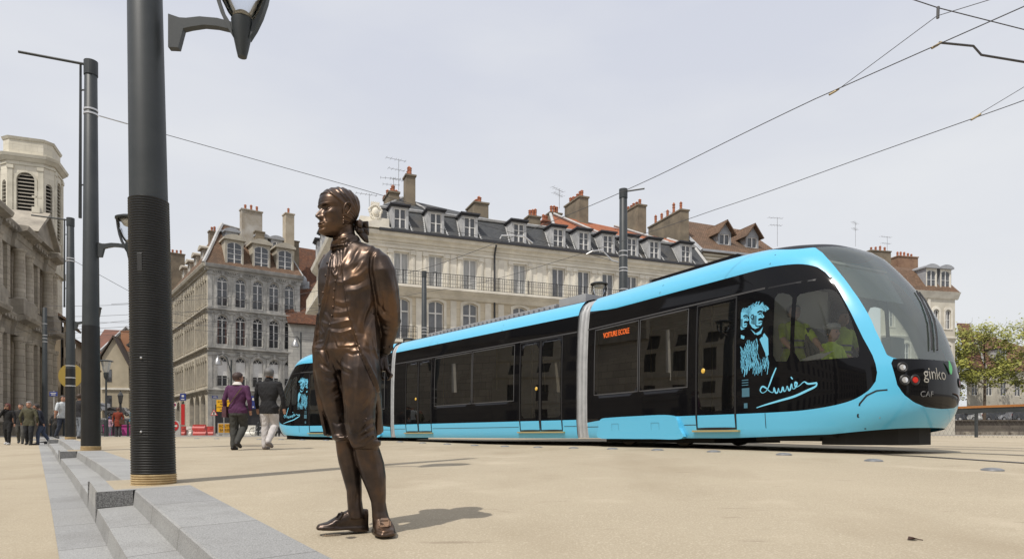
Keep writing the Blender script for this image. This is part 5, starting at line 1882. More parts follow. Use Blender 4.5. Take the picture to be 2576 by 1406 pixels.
for k, (px, Z, l) in enumerate(((276, 50, "pink planter box by the lantern post"), (322, 50, "pink planter box by the ribbed mast"))):
 p = P(px, 1095, Z)
 mb = MB()
 mb.prism([(-0.25, 0), (0.25, 0), (0.32, 0.75), (-0.32, 0.75)], -0.3, 0.3, lambda a, b, d: Vector((a, d, b)))
 mb.box(-0.36, 0.36, -0.36, 0.36, 0.75, 0.82)
 mb.build("planter", M_pink, loc=(p.x, Z, gz(p.x, Z)), label=l, category="planter", group="pink planters")
p0, p1 = P(252, 1095, 55), P(338, 1095, 54)
mb = MB()
n = 12
for k in range(n):
 a = p0.lerp(p1, k / n)
 b = p0.lerp(p1, (k + 1) / n)
 z = gz(a.x, a.y)
 mb.tube([(a.x, a.y, z), (a.x, a.y, z + 0.95), (b.x, b.y, z + 0.95), (b.x, b.y, z)], 0.03, 5)
 mb.tube([(a.x, a.y, z + 0.3), (b.x, b.y, z + 0.3)], 0.03, 5)
mb.build("street_barrier", mat("rusty_rail", (0.14, 0.07, 0.07), 0.7), label="low metal crowd barrier across the street behind the lantern post", category="fence")
a, b = P(-40, 1095, 47), P(170, 1095, 66)
d = (b - a)
mb = MB()
mb.box(0, Vector((d.x, d.y)).length, 0, 0.4, -0.5, 1.0)
mb.box(-0.05, Vector((d.x, d.y)).length + .05, -0.08, 0.48, 1.0, 1.15)
mb.build("forecourt_wall", mat("dark_wall_stone", (0.20, 0.17, 0.125), 0.9, col2=(0.13, 0.11, 0.085), scale=1.5), loc=(a.x, a.y, CZ - 0.1), rz=math.atan2(d.y, d.x), label="low stone forecourt wall in front of the church", category="wall")
# ---------------------------------------------------------------- cars
def car(loc, rz, body_m, label, van=False, name="parked_car", group="cars parked up the street"):
 root = empty(name, loc, rz, label=label, category="van" if van else "car", group=group)
 L, W_, H_ = (4.6, 1.75, 1.55) if not van else (4.9, 1.9, 2.2)
 if van:
  side = [(-2.4, 0.35), (2.4, 0.35), (2.45, 0.8), (2.3, 1.1), (1.7, 1.3), (1.1, 2.15), (-2.3, 2.2), (-2.45, 1.2)]
  win = [(0.9, 1.3), (1.55, 1.3), (1.05, 2.0), (0.4, 2.0), (0.4, 1.3)]
  win2 = [(-2.2, 1.35), (0.2, 1.35), (0.2, 2.0), (-2.2, 2.0)]
 else:
  side = [(-2.25, 0.3), (2.25, 0.3), (2.3, 0.6), (2.15, 0.82), (1.35, 0.98), (0.55, 1.5), (-1.3, 1.56), (-2.05, 1.3), (-2.3, 0.85)]
  win = [(-0.1, 0.95), (1.1, 0.98), (0.45, 1.42), (-0.1, 1.45)]
  win2 = [(-1.9, 0.95), (-0.2, 0.95), (-0.2, 1.46), (-1.3, 1.48), (-1.75, 1.3)]
 b = MB()
 n = len(side)
 vs = []
 for wy, sh in ((-W_ / 2, 1.0), (-W_ / 2 + 0.0, 1.0)):
  pass
 lv = [(-1, 0.9), (-0.94, 1.0), (0.94, 1.0), (1, 0.9)]
 rings = []
 for f, s in lv:
  ring = []
  for x, z in side:
   tum = 0.14 * max(0, (z - 0.9)) if abs(f) > 0.9 else 0.1 * max(0, z - .9)
   ring.append((x * (0.985 if s < 1 else 1), f * (W_ / 2) * (1 - tum), 0.3 + (z - 0.3) * (0.99 if s < 1 else 1)))
  rings.append(ring)
 vs = [q for r_ in rings for q in r_]
 fs = []
 for k in range(3):
  for i in range(n):
   j = (i + 1) % n
   fs.append((k * n + i, k * n + j, (k + 1) * n + j, (k + 1) * n + i))
 fs += [tuple(range(n))[::-1], tuple(range(3 * n, 4 * n))]
 b.add(vs, fs)
 bo_ = b.build("body", body_m, root, smooth=True)
 g = MB()
 for s in (-1, 1):
  for wn in (win, win2):
   g.prism(wn, s * (W_ / 2 - 0.075), s * (W_ / 2 - 0.03 + 0.012), lambda a, z, d: Vector((a, d * (1 - 0.12 * max(0, z - .9)), z)))
 xs = (1.37, 0.56, 1.02, 1.48) if not van else (1.72, 1.12, 1.35, 2.1)
 g.add([(xs[0] + .02, -0.7, xs[2]), (xs[0] + .02, 0.7, xs[2]), (xs[1] + .03, 0.6, xs[3]), (xs[1] + .03, -0.6, xs[3])], [(0, 1, 2, 3)])
 g.build("window", M_pane, root)
 for x in (-1.4, 1.4):
  for s in (-1, 1):
   wb = MB()
   wb.lathe([(0.0, -0.1), (0.31, -0.1), (0.33, -0.06), (0.33, 0.06), (0.31, 0.1), (0.0, 0.1)], 16, M=Matrix.Translation((x, s * (W_ / 2 - 0.08), 0.33)) @ Matrix.Rotation(R(90), 4, 'X'))
   w_ = wb.build("wheel", M_iron, root)
   rb = MB()
   rb.lathe([(0.0, -0.115), (0.2, -0.112), (0.2, 0.112), (0, 0.115)], 12, M=Matrix.Translation((x, s * (W_ / 2 - 0.08), 0.33)) @ Matrix.Rotation(R(90), 4, 'X'))
   rb.build("rim", M_zincL, w_)
 for s in (-1, 1):
  l = MB()
  l.box(2.14, 2.26, s * 0.62 - 0.18, s * 0.62 + 0.18, 0.62, 0.76)
  l.build("headlight", M_whp, root)
  l = MB()
  l.box(-2.31, -2.2, s * 0.66 - 0.12, s * 0.66 + 0.12, 0.75, 1.0)
  l.build("tail_light", M_sred, root)
 return root
M_silver = mat("silver_paint", (0.42, 0.42, 0.43), 0.3, metal=0.3, coat=0.5)
M_whcar = mat("white_car_paint", (0.68, 0.68, 0.66), 0.35, coat=0.5)
M_dkcar = mat("dark_car_paint", (0.05, 0.055, 0.065), 0.3, coat=0.5)
p = P(304, 1046, 118)
car(P(304, 1047, 112), 0.05, M_silver, "silver people carrier parked across the foot of the climbing street")
car(P(296, 1032, 122), 0.5, M_whcar, "white van parked behind the silver car", True)
car(P(262, 1036, 118), 1.2, M_silver, "small grey car parked up the street left of the van")
# ---------------------------------------------------------------- far quay, parapet, trees on the right
M_quay = courses("quay_stone", (0.12, 0.10, 0.085), (0.15, 0.13, 0.105), (0.08, 0.07, 0.06), 1.2, 0.5, stain=(0.08, 0.07, 0.06), stain_scale=0.3)
M_quayL = mat("quay_lower", (0.34, 0.30, 0.24), 0.9, col2=(0.13, 0.11, 0.09), scale=0.6, stretch=(2, 1, 0.2))
mb = MB()
mb.box(30, 150, 90, 130, -6, CZ + 1.95)
mb.box(30, 150, 89.7, 90.2, CZ + 1.95, CZ + 2.1)
mb.build("quay_terrace", M_quay, kind='structure')
mb = MB()
mb.box(30, 150, 88.6, 89.6, -6, CZ + 0.55)
for k in range(60):
 mb.box(30 + k * 2, 30.7 + k * 2, 88.3, 88.62, -6, CZ + 0.4)
mb.build("quay_foot_wall", M_quayL, label="pale stained quay wall with buttresses at the river's edge", category="wall")
cl = [("dark parked car on the far quay nearest the tram nose", M_dkcar, 2428), ("white parked car on the far quay, second from the tram", M_whcar, 2462), ("dark parked car on the far quay with red tail light", M_dkcar, 2500),
      ("silver parked car on the far quay at the right edge", M_silver, 2538), ("dark parked car on the far quay cut by the frame edge", M_dkcar, 2574)]
for k, (l, m_, px) in enumerate(cl):
 q = P(px, 1095, 93.5)
 car((q.x, 93.5, CZ + 1.96), 0.05 + math.pi * (k % 2), m_, l, group="cars parked on the far quay")
root = None
d = Vector((-0.45, 0.89, 0)).normalized()
o = Vector((15.3, 20, 0)) - d * 9
root = empty("bridge_parapet", (o.x, o.y, gz(o.x, o.y)), math.atan2(d.y, d.x), label="bridge parapet with orange wooden handrail and wire mesh right of the tram", category="railing")
Lp = 17.0
mb = MB()
mb.box(0, Lp, -0.07, 0.07, 1.09, 1.16)
mb.build("handrail", mat("oiled_wood", (0.40, 0.17, 0.05), 0.6, col2=(0.30, 0.12, 0.035), scale=6, stretch=(.2, 3, 3)), root)
mb = MB()
mb.box(0, Lp, -0.03, 0.05, 0.93, 1.085)
mb.build("top_rail", M_mast, root)
for k in range(9):
 x = 0.3 + k * 2.0
 mb = MB()
 mb.box(x - 0.025, x + 0.025, -0.05, 0.06, 0, 0.93)
 mb.build("post", M_mast, root)
mb = MB()
for k in range(int(Lp / 0.13)):
 x = k * 0.13
 for s in (-1, 1):
  x2 = x + s * 0.45
  mb.tube([(x, 0.01 * s, 0.05), (max(0, min(Lp, x2)), 0.01 * s, 0.93)], 0.0028, 3, cap=False)
mb.build("wire_mesh", mat("mesh_wire", (0.12, 0.11, 0.10), 0.5), root)
# ---------------------------------------------------------------- trees
M_bark = mat("bark", (0.07, 0.05, 0.035), 0.9, col2=(0.12, 0.09, 0.065), scale=4)
M_leafA = mat("spring_leaf", (0.36, 0.35, 0.06), 0.6, col2=(0.23, 0.24, 0.04), scale=0.9)
M_leafB = mat("spring_leaf_dark", (0.15, 0.165, 0.03), 0.65, col2=(0.22, 0.225, 0.04), scale=0.9)
for m_ in (M_leafA, M_leafB):
 m_.node_tree.nodes["Principled BSDF"].inputs["Subsurface Weight"].default_value = 0.0
def tree(loc, h, crown_r, crown_z0, n, label, seed, density=1.0):
 rnd = random.Random(seed)
 root = empty("spring_tree", loc, label=label, category="tree", group="young-leaved trees on the far quay")
 tb = MB()
 tops = []
 tb.tube([(0, 0, -0.5), (0.05, 0, crown_z0), (0.1, 0.05, h * 0.6), (0.0, 0.1, h * 0.92)], [0.22, 0.17, 0.11, 0.03], 8)
 for k in range(22):
  z = lerp(crown_z0, h * 0.85, rnd.random())
  a = rnd.random() * 6.28
  f = math.sin(math.pi * min(1, max(0.08, (z - crown_z0) / (h - crown_z0)))) ** 0.6
  l = crown_r * f * rnd.uniform(0.7, 1.05)
  p0 = Vector((0.05, 0.03, z))
  p1 = p0 + Vector((math.cos(a) * l * 0.55, math.sin(a) * l * 0.55, l * 0.28))
  p2 = p0 + Vector((math.cos(a + .15) * l, math.sin(a + .15) * l, l * 0.42))
  tb.tube([p0, p1, p2], [0.06, 0.035, 0.012], 5)
  tops += [p1, p2, p1.lerp(p2, 0.5)]
  for q in range(3):
   b_ = p1 + Vector((rnd.uniform(-1, 1), rnd.uniform(-1, 1), rnd.uniform(-0.2, 1))) * l * 0.35
   tb.tube([p1, b_], [0.022, 0.006], 4)
   tops.append(b_)
 tb.build("trunk", M_bark, root)
 for nm, m_, share in (("crown", M_leafA, 0.62), ("crown", M_leafB, 0.38)):
  lb = MB()
  cl_ = [rnd.choice(tops) for _ in range(int(len(tops) * 0.85))]
  for k in range(int(n * share)):
   c = rnd.choice(cl_)
   s = crown_r * (0.09 if k % 3 else 0.2)
   c = c + Vector((rnd.gauss(0, s), rnd.gauss(0, s), rnd.gauss(0, s * 0.75)))
   sz = rnd.uniform(0.07, 0.24)
   u = Vector((rnd.gauss(0, 1), rnd.gauss(0, 1), rnd.gauss(0, 1))).normalized()
   v = u.orthogonal().normalized()
   lb.add([c - u * sz, c + v * sz * 0.6, c + u * sz, c - v * sz * 0.6], [(0, 1, 2, 3)])
  lb.build(nm, m_, root, recalc=False)
q = P(2463, 1095, 92)
tree((q.x, 91, CZ + 1.9), 13.6, 4.6, 3.0, 9500, "yellow-green tree with the full crown just right of the tram nose", 3)
q = P(2585, 1095, 91)
tree((q.x, 91, CZ + 1.9), 14.5, 4.4, 3.4, 6500, "thinner yellow-green tree cut by the right edge of the view", 8)
q = P(2390, 1095, 100)
tree((q.x, 100, CZ + 1.9), 11.0, 3.4, 3.0, 2600, "sparse tree partly hidden behind the tram's wiper side", 11)
mb = MB()
p = P(2297, 1358, 3.0)
zz = gz(p.x, 3.6)
Zl = 3.62
p = P(2297, 1357, Zl)
p.z = gz(p.x, p.y)
mb.add([(-0.032, 0, 0.004), (-0.01, -0.02, 0.018), (0.02, -0.008, 0.012), (0.028, 0.0, 0.006), (0.012, 0.02, 0.016), (-0.014, 0.018, 0.02)], [(0, 1, 2), (0, 2, 3), (0, 3, 4), (0, 4, 5)])
mb.tube([(0.02, 0, 0.008), (0.05, -0.006, 0.003)], 0.0025, 4)
mb.build("dry_leaf", mat("leaf_brown", (0.06, 0.03, 0.022), 0.8), loc=p, label="small dry brown leaf on the open sand, lower right", category="leaf")
# ---------------------------------------------------------------- the tram
ZG = (gz(A_c.x, A_c.y) + gz(B_c.x, B_c.y)) / 2 - 0.005
M_blue_t = mat("tram_light_blue", (0.105, 0.50, 0.76), 0.22, coat=0.6)
M_black_t = mat("tram_black_gloss", (0.005, 0.005, 0.006), 0.04, coat=0.0, spec=0.22)
M_roof_t = mat("tram_roof_black", (0.012, 0.012, 0.014), 0.4, spec=0.12)
M_under = mat("underframe", (0.012, 0.012, 0.012), 0.8)
M_seam = mat("seam_black", (0.01, 0.01, 0.012), 0.5)
M_gasket = mat("window_gasket", (0.055, 0.055, 0.058), 0.55)
M_step = mat("door_sill", (0.55, 0.45, 0.22), 0.4, metal=0.5)
M_bellow = mat("bellows_grey", (0.44, 0.45, 0.46), 0.45, col2=(0.34, 0.35, 0.36), scale=5)
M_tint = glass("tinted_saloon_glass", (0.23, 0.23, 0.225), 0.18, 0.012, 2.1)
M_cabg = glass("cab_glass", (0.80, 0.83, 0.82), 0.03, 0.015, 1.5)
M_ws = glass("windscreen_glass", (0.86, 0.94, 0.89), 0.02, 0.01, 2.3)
M_art = mat("portrait_blue", (0.16, 0.52, 0.74), 0.35)
M_sig = mat("signature_blue", (0.20, 0.62, 0.85), 0.35)
M_int = mat("tram_interior", (0.22, 0.22, 0.215), 0.7)
M_intL = mat("tram_interior_pale", (0.62, 0.61, 0.57), 0.7)
M_ceil = mat("saloon_ceiling", (0.05, 0.05, 0.05), 0.6)
M_seat = mat("seat_fabric", (0.10, 0.06, 0.10), 0.9)
M_led = bpy.data.materials.new("led_orange")
M_led.use_nodes = True
_b = M_led.node_tree.nodes["Principled BSDF"]
_b.inputs["Base Color"].default_value = (0.6, 0.12, 0.02, 1)
_b.inputs["Emission Color"].default_value = (1.0, 0.16, 0.03, 1)
_b.inputs["Emission Strength"].default_value = 0.35
M_lampw = mat("headlamp_lens", (0.75, 0.76, 0.78), 0.08, metal=0.6)
M_lampr = mat("tail_lamp_red", (0.55, 0.03, 0.02), 0.15)
for _m, _c, _f in ((M_ws, (0.42, 0.53, 0.46, 1), 0.10), (M_cabg, (0.4, 0.42, 0.41, 1), 0.05), (M_tint, (0.03, 0.03, 0.03, 1), 0.10)):  # windscreen: pale green haze mixed into the glass colour, standing in for sky reflection
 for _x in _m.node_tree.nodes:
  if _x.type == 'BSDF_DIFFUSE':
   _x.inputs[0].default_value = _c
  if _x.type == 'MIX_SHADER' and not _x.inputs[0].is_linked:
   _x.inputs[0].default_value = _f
def hw_at(z):
 return interp([(0.12, 1.13), (0.2, 1.165), (0.5, 1.195), (1.0, 1.2), (1.8, 1.19), (2.5, 1.16), (2.84, 1.125), (2.95, 1.09), (3.06, 1.02), (3.16, 0.92), (3.22, 0.78), (3.25, 0.6)], z)
def sf_at(z):     # how far the nose reaches at height z
 return interp([(0.12, 6.6), (0.2, 6.7), (0.35, 6.84), (0.55, 6.94), (0.75, 6.97), (1.0, 6.96), (1.2, 6.92), (1.5, 6.83), (1.8, 6.72), (2.1, 6.55), (2.4, 6.34), (2.7, 6.1), (2.9, 5.92), (3.03, 5.75), (3.12, 5.55), (3.2, 5.2), (3.25, 4.7)], z)
LT = 1.7
ZL = [0.12, 0.16, 0.22, 0.3, 0.4, 0.5, 0.58, 0.68, 0.8, 0.92, 1.04, 1.16, 1.28, 1.4, 1.52, 1.64, 1.76, 1.88, 2.0, 2.12, 2.24, 2.36, 2.46, 2.56, 2.66, 2.76, 2.84, 2.9, 2.96, 3.02, 3.07, 3.12, 3.16, 3.19, 3.21, 3.23, 3.25]
class Shell:
 """half of a car side as a fine grid; each vertex keeps (s, z, xi) so that regions can be cut out of it exactly"""
 def __init__(self, rows):
  self.v = [r[0] for r in rows]
  self.q = [r[1] for r in rows]
def end_shell(side):
 vs, qs, fs = [], [], []
 ns, nn = 40, 34
 ncol = ns + nn + 1
 for z in ZL:
  w_, sf = hw_at(z), sf_at(z)
  s0 = sf - LT
  for k in range(ns):
   s = s0 * k / ns
   vs.append((s, side * w_, z))
   qs.append((s, z, 0.0))
  for k in range(nn + 1):
   a = (math.pi / 2) * k / nn
   n = 2.75
   x = math.sin(a) ** (2 / n)
   y = max(0.0, math.cos(a)) ** (2 / n)
   vs.append((s0 + LT * x, side * w_ * y, z))
   qs.append((s0 + LT * x, z, a / (math.pi / 2)))
 for j in range(len(ZL) - 1):
  for i in range(ncol - 1):
   f = (j * ncol + i, j * ncol + i + 1, (j + 1) * ncol + i + 1, (j + 1) * ncol + i)
   fs.append(f if side < 0 else f[::-1])
 return vs, qs, fs
def mid_shell(side, L, s0=0.0):
 vs, qs, fs = [], [], []
 n = 60
 for z in ZL:
  for k in range(n + 1):
   s = s0 + L * k / n
   vs.append((s, side * hw_at(z), z))
   qs.append((s, z, 0.0))
 for j in range(len(ZL) - 1):
  for i in range(n):
   f = (j * (n + 1) + i, j * (n + 1) + i + 1, (j + 1) * (n + 1) + i + 1, (j + 1) * (n + 1) + i)
   fs.append(f if side < 0 else f[::-1])
 return vs, qs, fs
def cut(shell, sdf):
 """split a shell along sdf = 0 -> (inside where sdf < 0, outside)"""
 vs, qs, fs = shell
 d = [sdf(*q) for q in qs]
 out = []
 for sg in (1, -1):
  nv, nq, nf, mp, em = [], [], [], {}, {}
  def vert(i):
   if i not in mp:
    mp[i] = len(nv)
    nv.append(vs[i])
    nq.append(qs[i])
   return mp[i]
  def edge(i, j):
   k = (min(i, j), max(i, j))
   if k not in em:
    t = d[k[0]] / (d[k[0]] - d[k[1]])
    em[k] = len(nv)
    nv.append(tuple(lerp(a, b, t) for a, b in zip(vs[k[0]], vs[k[1]])))
    nq.append(tuple(lerp(a, b, t) for a, b in zip(qs[k[0]], qs[k[1]])))
   return em[k]
  for f in fs:
   ins = [d[i] * sg < 0 for i in f]
   if all(ins):
    nf.append(tuple(vert(i) for i in f))
   elif any(ins):
    p = []
    for a in range(len(f)):
     i, j = f[a], f[(a + 1) % len(f)]
     if ins[a]:
      p.append(vert(i))
     if ins[a] != ins[(a + 1) % len(f)]:
      p.append(edge(i, j))
    if len(p) >= 3:
     nf.append(tuple(p))
  out.append((nv, nq, nf))
 return out
def rrect(s0, s1, z0, z1, r=0.05):
 cx, cz, hx, hz = (s0 + s1) / 2, (z0 + z1) / 2, (s1 - s0) / 2 - r, (z1 - z0) / 2 - r
 def f(s, z, xi):
  dx, dz = abs(s - cx) - hx, abs(z - cz) - hz
  return math.hypot(max(dx, 0), max(dz, 0)) + min(max(dx, dz), 0) - r
 return f
def polysdf(pts, mode=0):
 pp = pts
 def f(s, z, xi):
  if mode == 1 and xi > 0.995:
   pass
  d, ins = 1e9, False
  n = len(pp)
  for i in range(n):
   ax, az = pp[i]
   bx, bz = pp[(i + 1) % n]
   ex, ez = bx - ax, bz - az
   wx, wz = s - ax, z - az
   t = max(0, min(1, (wx * ex + wz * ez) / (ex * ex + ez * ez + 1e-12)))
   d = min(d, math.hypot(wx - ex * t, wz - ez * t))
   if (az > z) != (bz > z) and s < (bx - ax) * (z - az) / (bz - az) + ax:
    ins = not ins
  return -d if ins else d
 return f
def smooth_poly(pts, per=8):
 """closed Catmull-Rom through pts"""
 n = len(pts)
 out = []
 for i in range(n):
  p0, p1, p2, p3 = (Vector(pts[(i + k - 1) % n]) for k in range(4))
  for k in range(per):
   t = k / per
   q = 0.5 * ((2 * p1) + (p2 - p0) * t + (2 * p0 - 5 * p1 + 4 * p2 - p3) * t * t + (3 * p1 - p0 - 3 * p2 + p3) * t ** 3)
   out.append((q.x, q.y))
 return out
def shell_obj(name, shell, m, parent, push=0.0, side=1, **tags):
 if not shell[2]:
  return None
 mb = MB()
 mb.add(shell[0], shell[2])
 me = mb.mesh(name, m, smooth='all', recalc=False)
 if push:
  n = [v.normal.copy() for v in me.vertices]
  for v, nn in zip(me.vertices, n):
   s = 1 if (nn.y * side > 0 or abs(nn.y) < 1e-3) else -1
   v.co += nn * push * s
 o = bpy.data.objects.new(name, me)
 return put(o, parent, **tags)
def outline_strip(parent, pts, side, r=0.012, m=None, name="seam", out=0.004, close=True):
 """thin dark line lying on the car side along (s, z) points"""
 mb = MB()
 pts = list(pts)
 fine = []
 for i in range(len(pts) - (0 if close else 1)):
  a, b = pts[i], pts[(i + 1) % len(pts)]
  n = max(1, int(math.dist(a, b) / 0.2))
  for k in range(n):
   fine.append((lerp(a[0], b[0], k / n), lerp(a[1], b[1], k / n)))
 if not close:
  fine.append(pts[-1])
 n = len(fine)
 vs = []
 for i, (s, z) in enumerate(fine):
  a = fine[(i - 1) % n] if close or i else fine[0]
  b = fine[(i + 1) % n] if close or i < n - 1 else fine[-1]
  tx, tz = b[0] - a[0], b[1] - a[1]
  l = math.hypot(tx, tz) or 1
  nx, nz_ = -tz / l, tx / l
  for e in (-r, r):
   ss, zz = s + nx * e, z + nz_ * e
   vs.append((ss, side * (yat(ss, zz) + out), zz))
 m_ = n if close else n - 1
 fs = [(2 * i, 2 * i + 1, 2 * ((i + 1) % n) + 1, 2 * ((i + 1) % n)) for i in range(m_)]
 mb.add(vs, fs)
 return mb.build(name, m or M_seam, parent, recalc=False)
END_MODE = [True]
def yat(s, z):
 if not END_MODE[0]:
  return hw_at(z)
 sf = sf_at(z)
 s0 = sf - LT
 if s <= s0:
  return hw_at(z)
 x = min(1.0, (s - s0) / LT)
 return hw_at(z) * max(0.0, 1 - x ** 2.75) ** (1 / 2.75)
def rect_pts(s0, s1, z0, z1):
 return [(s0, z0), (s1, z0), (s1, z1), (s0, z1)]
def seats(parent, spots):
 for s, y, f in spots:
  mb = MB()
  mb.box(s - 0.22, s + 0.22, y - 0.22, y + 0.22, 0.72, 0.84)
  mb.box(s - f * 0.22 - 0.05, s - f * 0.22 + 0.05, y - 0.22, y + 0.22, 0.8, 1.42)
  mb.build("seat", M_seat, parent)
def decorate_side(parent, side, panes, doors, xlo, xhi, near):
 """window outlines, door leaves, sills on one side"""
 for s0, s1, z0, z1 in panes:
  outline_strip(parent, rect_pts(s0, s1, z0, z1), side, 0.014, M_gasket, "window_frame")
 for s0, s1, leaves in doors:
  fr = MB()
  y0 = 1.2
  w_ = (s1 - s0) / leaves
  for k in range(leaves):
   a, b = s0 + k * w_ + 0.02, s0 + (k + 1) * w_ - 0.02
   d = outline_strip(parent, rect_pts(a, b, 0.30, 2.43), side, 0.02, M_seam, "door_leaf_frame", 0.007)
  sb = MB()
  sb.box(s0 - 0.06, s1 + 0.06, min(side * 1.16, side * 1.225), max(side * 1.16, side * 1.225), 0.245, 0.275)
  sb.build("door_sill", M_step, parent)
  bb = MB()
  s = (s0 + s1) / 2 + (0.13 if leaves == 2 else -0.27 if near else 0.27)
  bb.lathe([(0, 0), (0.035, 0), (0.045, 0.008), (0.035, 0.018), (0, 0.02)], 14, M=Matrix.Translation((s, side * 1.197, 1.29)) @ Matrix.Rotation(-side * R(90), 4, 'X'))
  bb.build("door_button", mat("button_yellow", (0.75, 0.48, 0.08), 0.4), parent)
def curve_pts(pts, per=6):
 return [(q.x, q.y) for q in catmull([Vector((a, b, 0)) for a, b in pts], per)]
def ribbon(mb, pts, wid, side, out=0.006, mi=0, wf=None):
 """pen stroke on the car side"""
 n = len(pts)
 vs = []
 for i, p in enumerate(pts):
  a, b = pts[max(0, i - 1)], pts[min(n - 1, i + 1)]
  tx, tz = b[0] - a[0], b[1] - a[1]
  l = math.hypot(tx, tz) or 1
  w_ = wid * (wf(i / (n - 1)) if wf else 1)
  for e in (-w_, w_):
   s, z = p[0] - tz / l * e, p[1] + tx / l * e
   vs.append((s, side * (yat(s, z) + out), z))
 mb.add(vs, [(2 * i, 2 * i + 1, 2 * i + 3, 2 * i + 2) for i in range(n - 1)], mi)
def flat_poly(mb, poly, side, out=0.004, mi=0):
 tri = geometry.tessellate_polygon([[Vector((a, b, 0)) for a, b in poly]])
 mb.add([(a, side * (yat(a, b) + out), b) for a, b in poly], [tuple(t) for t in tri], mi)
def signature(parent, side, s0, z0, sc, mir):
 """handwritten signature with a long underline; u runs in reading direction"""
 def T(u, v):
  return (s0 + mir * u * sc, z0 + v * sc)
 mb = MB()
 st = [[(0.62, 0.95), (0.5, 0.72), (0.4, 0.5), (0.3, 0.34), (0.16, 0.28), (0.08, 0.36), (0.16, 0.46), (0.3, 0.4), (0.42, 0.3), (0.52, 0.28), (0.55, 0.4), (0.6, 0.27), (0.67, 0.27), (0.7, 0.38), (0.74, 0.27),
           (0.8, 0.29), (0.84, 0.4), (0.88, 0.29), (0.94, 0.31), (0.98, 0.42), (1.03, 0.31), (1.08, 0.33), (1.12, 0.47), (1.16, 0.34), (1.24, 0.36), (1.29, 0.47), (1.23, 0.5), (1.24, 0.38), (1.36, 0.41), (1.5, 0.5), (1.62, 0.44), (1.86, 0.45)],
          [(1.86, 0.45), (1.82, 0.36), (1.6, 0.27), (1.2, 0.13), (0.7, 0.03), (0.2, -0.07), (-0.05, -0.13)], [(1.1, 0.66), (1.13, 0.62), (1.16, 0.6)]]
 for k, s in enumerate(st):
  ribbon(mb, [T(*p) for p in curve_pts(s, 6)], (0.022 if k != 1 else 0.027) * sc, side, wf=(lambda t: 0.55 + 0.6 * math.sin(math.pi * min(1, t * 1.1)) if t < .9 else 0.5) if k == 1 else (lambda t: 0.75 + 0.35 * math.sin(t * 40)))
 return mb.build("signature", M_sig, parent, recalc=False)
def portrait(parent, side, s0, z0, sc, mir):
 """two overlapping bearded faces in flat blue on black, both looking ahead"""
 rnd = random.Random(5)
 def T(u, v):
  return (s0 + mir * u * sc, z0 + v * sc * 0.9)
 blue, dark = MB(), MB()
 def face(ox, oy, w, cutl=0.0):
  f = [(0.16, 0.95), (0.3, 1.02), (0.46, 1.0), (0.54, 0.9), (0.545, 0.8), (0.52, 0.745), (0.6, 0.63), (0.57, 0.605), (0.545, 0.6), (0.55, 0.53), (0.53, 0.48), (0.52, 0.41), (0.42, 0.33), (0.3, 0.3), (0.2, 0.36), (0.1, 0.5), (0.08, 0.75)]
  flat_poly(blue, [T(max(cutl, ox + a * w), oy + b * w) for a, b in f], side, 0.004)
  for st, wd in (([(0.36, 0.79), (0.44, 0.82), (0.53, 0.79)], 0.03), ([(0.40, 0.735), (0.47, 0.745), (0.51, 0.73)], 0.022), ([(0.4, 0.56), (0.48, 0.575), (0.56, 0.53), (0.6, 0.49)], 0.045), ([(0.41, 0.46), (0.5, 0.475), (0.53, 0.47)], 0.016),
                       ([(0.18, 0.62), (0.14, 0.7), (0.19, 0.76), (0.23, 0.68), (0.2, 0.6)], 0.018), ([(0.3, 0.42), (0.38, 0.37), (0.46, 0.37)], 0.02), ([(0.5, 0.7), (0.54, 0.64)], 0.01)):
   ribbon(dark, [T(ox + a * w, oy + b * w) for a, b in curve_pts(st, 4)], wd * w * sc * 0.75, side, 0.006)
  for k in range(10):
   y = 0.36 + k * 0.028
   ribbon(dark, [T(ox + a * w, oy + b * w) for a, b in ((0.14 + .01 * k, y + .16), (0.24, y + 0.1), (0.34, y + 0.08))], 0.006 * w * sc, side, 0.006)
  for k in range(46):
   a = rnd.uniform(0.2, 2.9)
   rr = rnd.uniform(0.52, 0.68)
   c = (0.3 + rr * 0.62 * math.cos(a), 0.72 + rr * 0.72 * math.sin(a) * 0.75)
   pts = [(c[0] + 0.05 * math.cos(t + a) * rnd.uniform(.6, 1.2), c[1] + 0.05 * math.sin(t + a)) for t in (0, 1.2, 2.4, 3.4)]
   q = [T(max(cutl, ox + p * w), oy + b * w) for p, b in curve_pts(pts, 3)]
   if min(abs(z - s0) for z, _ in q) > 0.01 * sc:
    ribbon(blue, q, 0.010 * w * sc, side, 0.005)
 face(-0.2, 0.98, 0.78, 0.0)
 face(0.2, 0.90, 0.92, 0.0)
 for pl in ([(0.33, 1.2), (0.5, 1.05), (0.62, 1.1), (0.72, 1.2), (0.66, 1.02), (0.5, 0.98)], [(0.62, 0.86), (0.76, 1.02), (0.88, 0.86), (0.9, 0.4), (0.84, 0.36)], [(0.02, 1.08), (0.14, 1.02), (0.12, 0.94), (0.02, 0.98)]):
  flat_poly(blue, [T(*p) for p in pl], side, 0.004)
 flat_poly(dark, [T(*p) for p in [(0.48, 1.04), (0.6, 0.96), (0.72, 1.06), (0.72, 0.92), (0.6, 0.93), (0.48, 0.9)]], side, 0.006)
 for k in range(150):
  x0 = rnd.uniform(0.0, 0.55) if k < 110 else rnd.uniform(0.45, 0.9)
  y0 = rnd.uniform(0.15, 0.92) if k < 110 else rnd.uniform(0.1, 0.5)
  l = rnd.uniform(0.12, 0.34)
  if y0 - l * 0.9 < -0.12 - 0 * x0:
   l = 0.1
  ribbon(blue, [T(min(0.93, max(0.0, x0 + dx * l)), y0 - t * l) for dx, t in ((0.0, 0.0), (0.16, 0.5), (0.1, 1.0))], rnd.uniform(0.004, 0.011) * sc, side, 0.005)
 blue.add(dark.v, dark.f, 1)
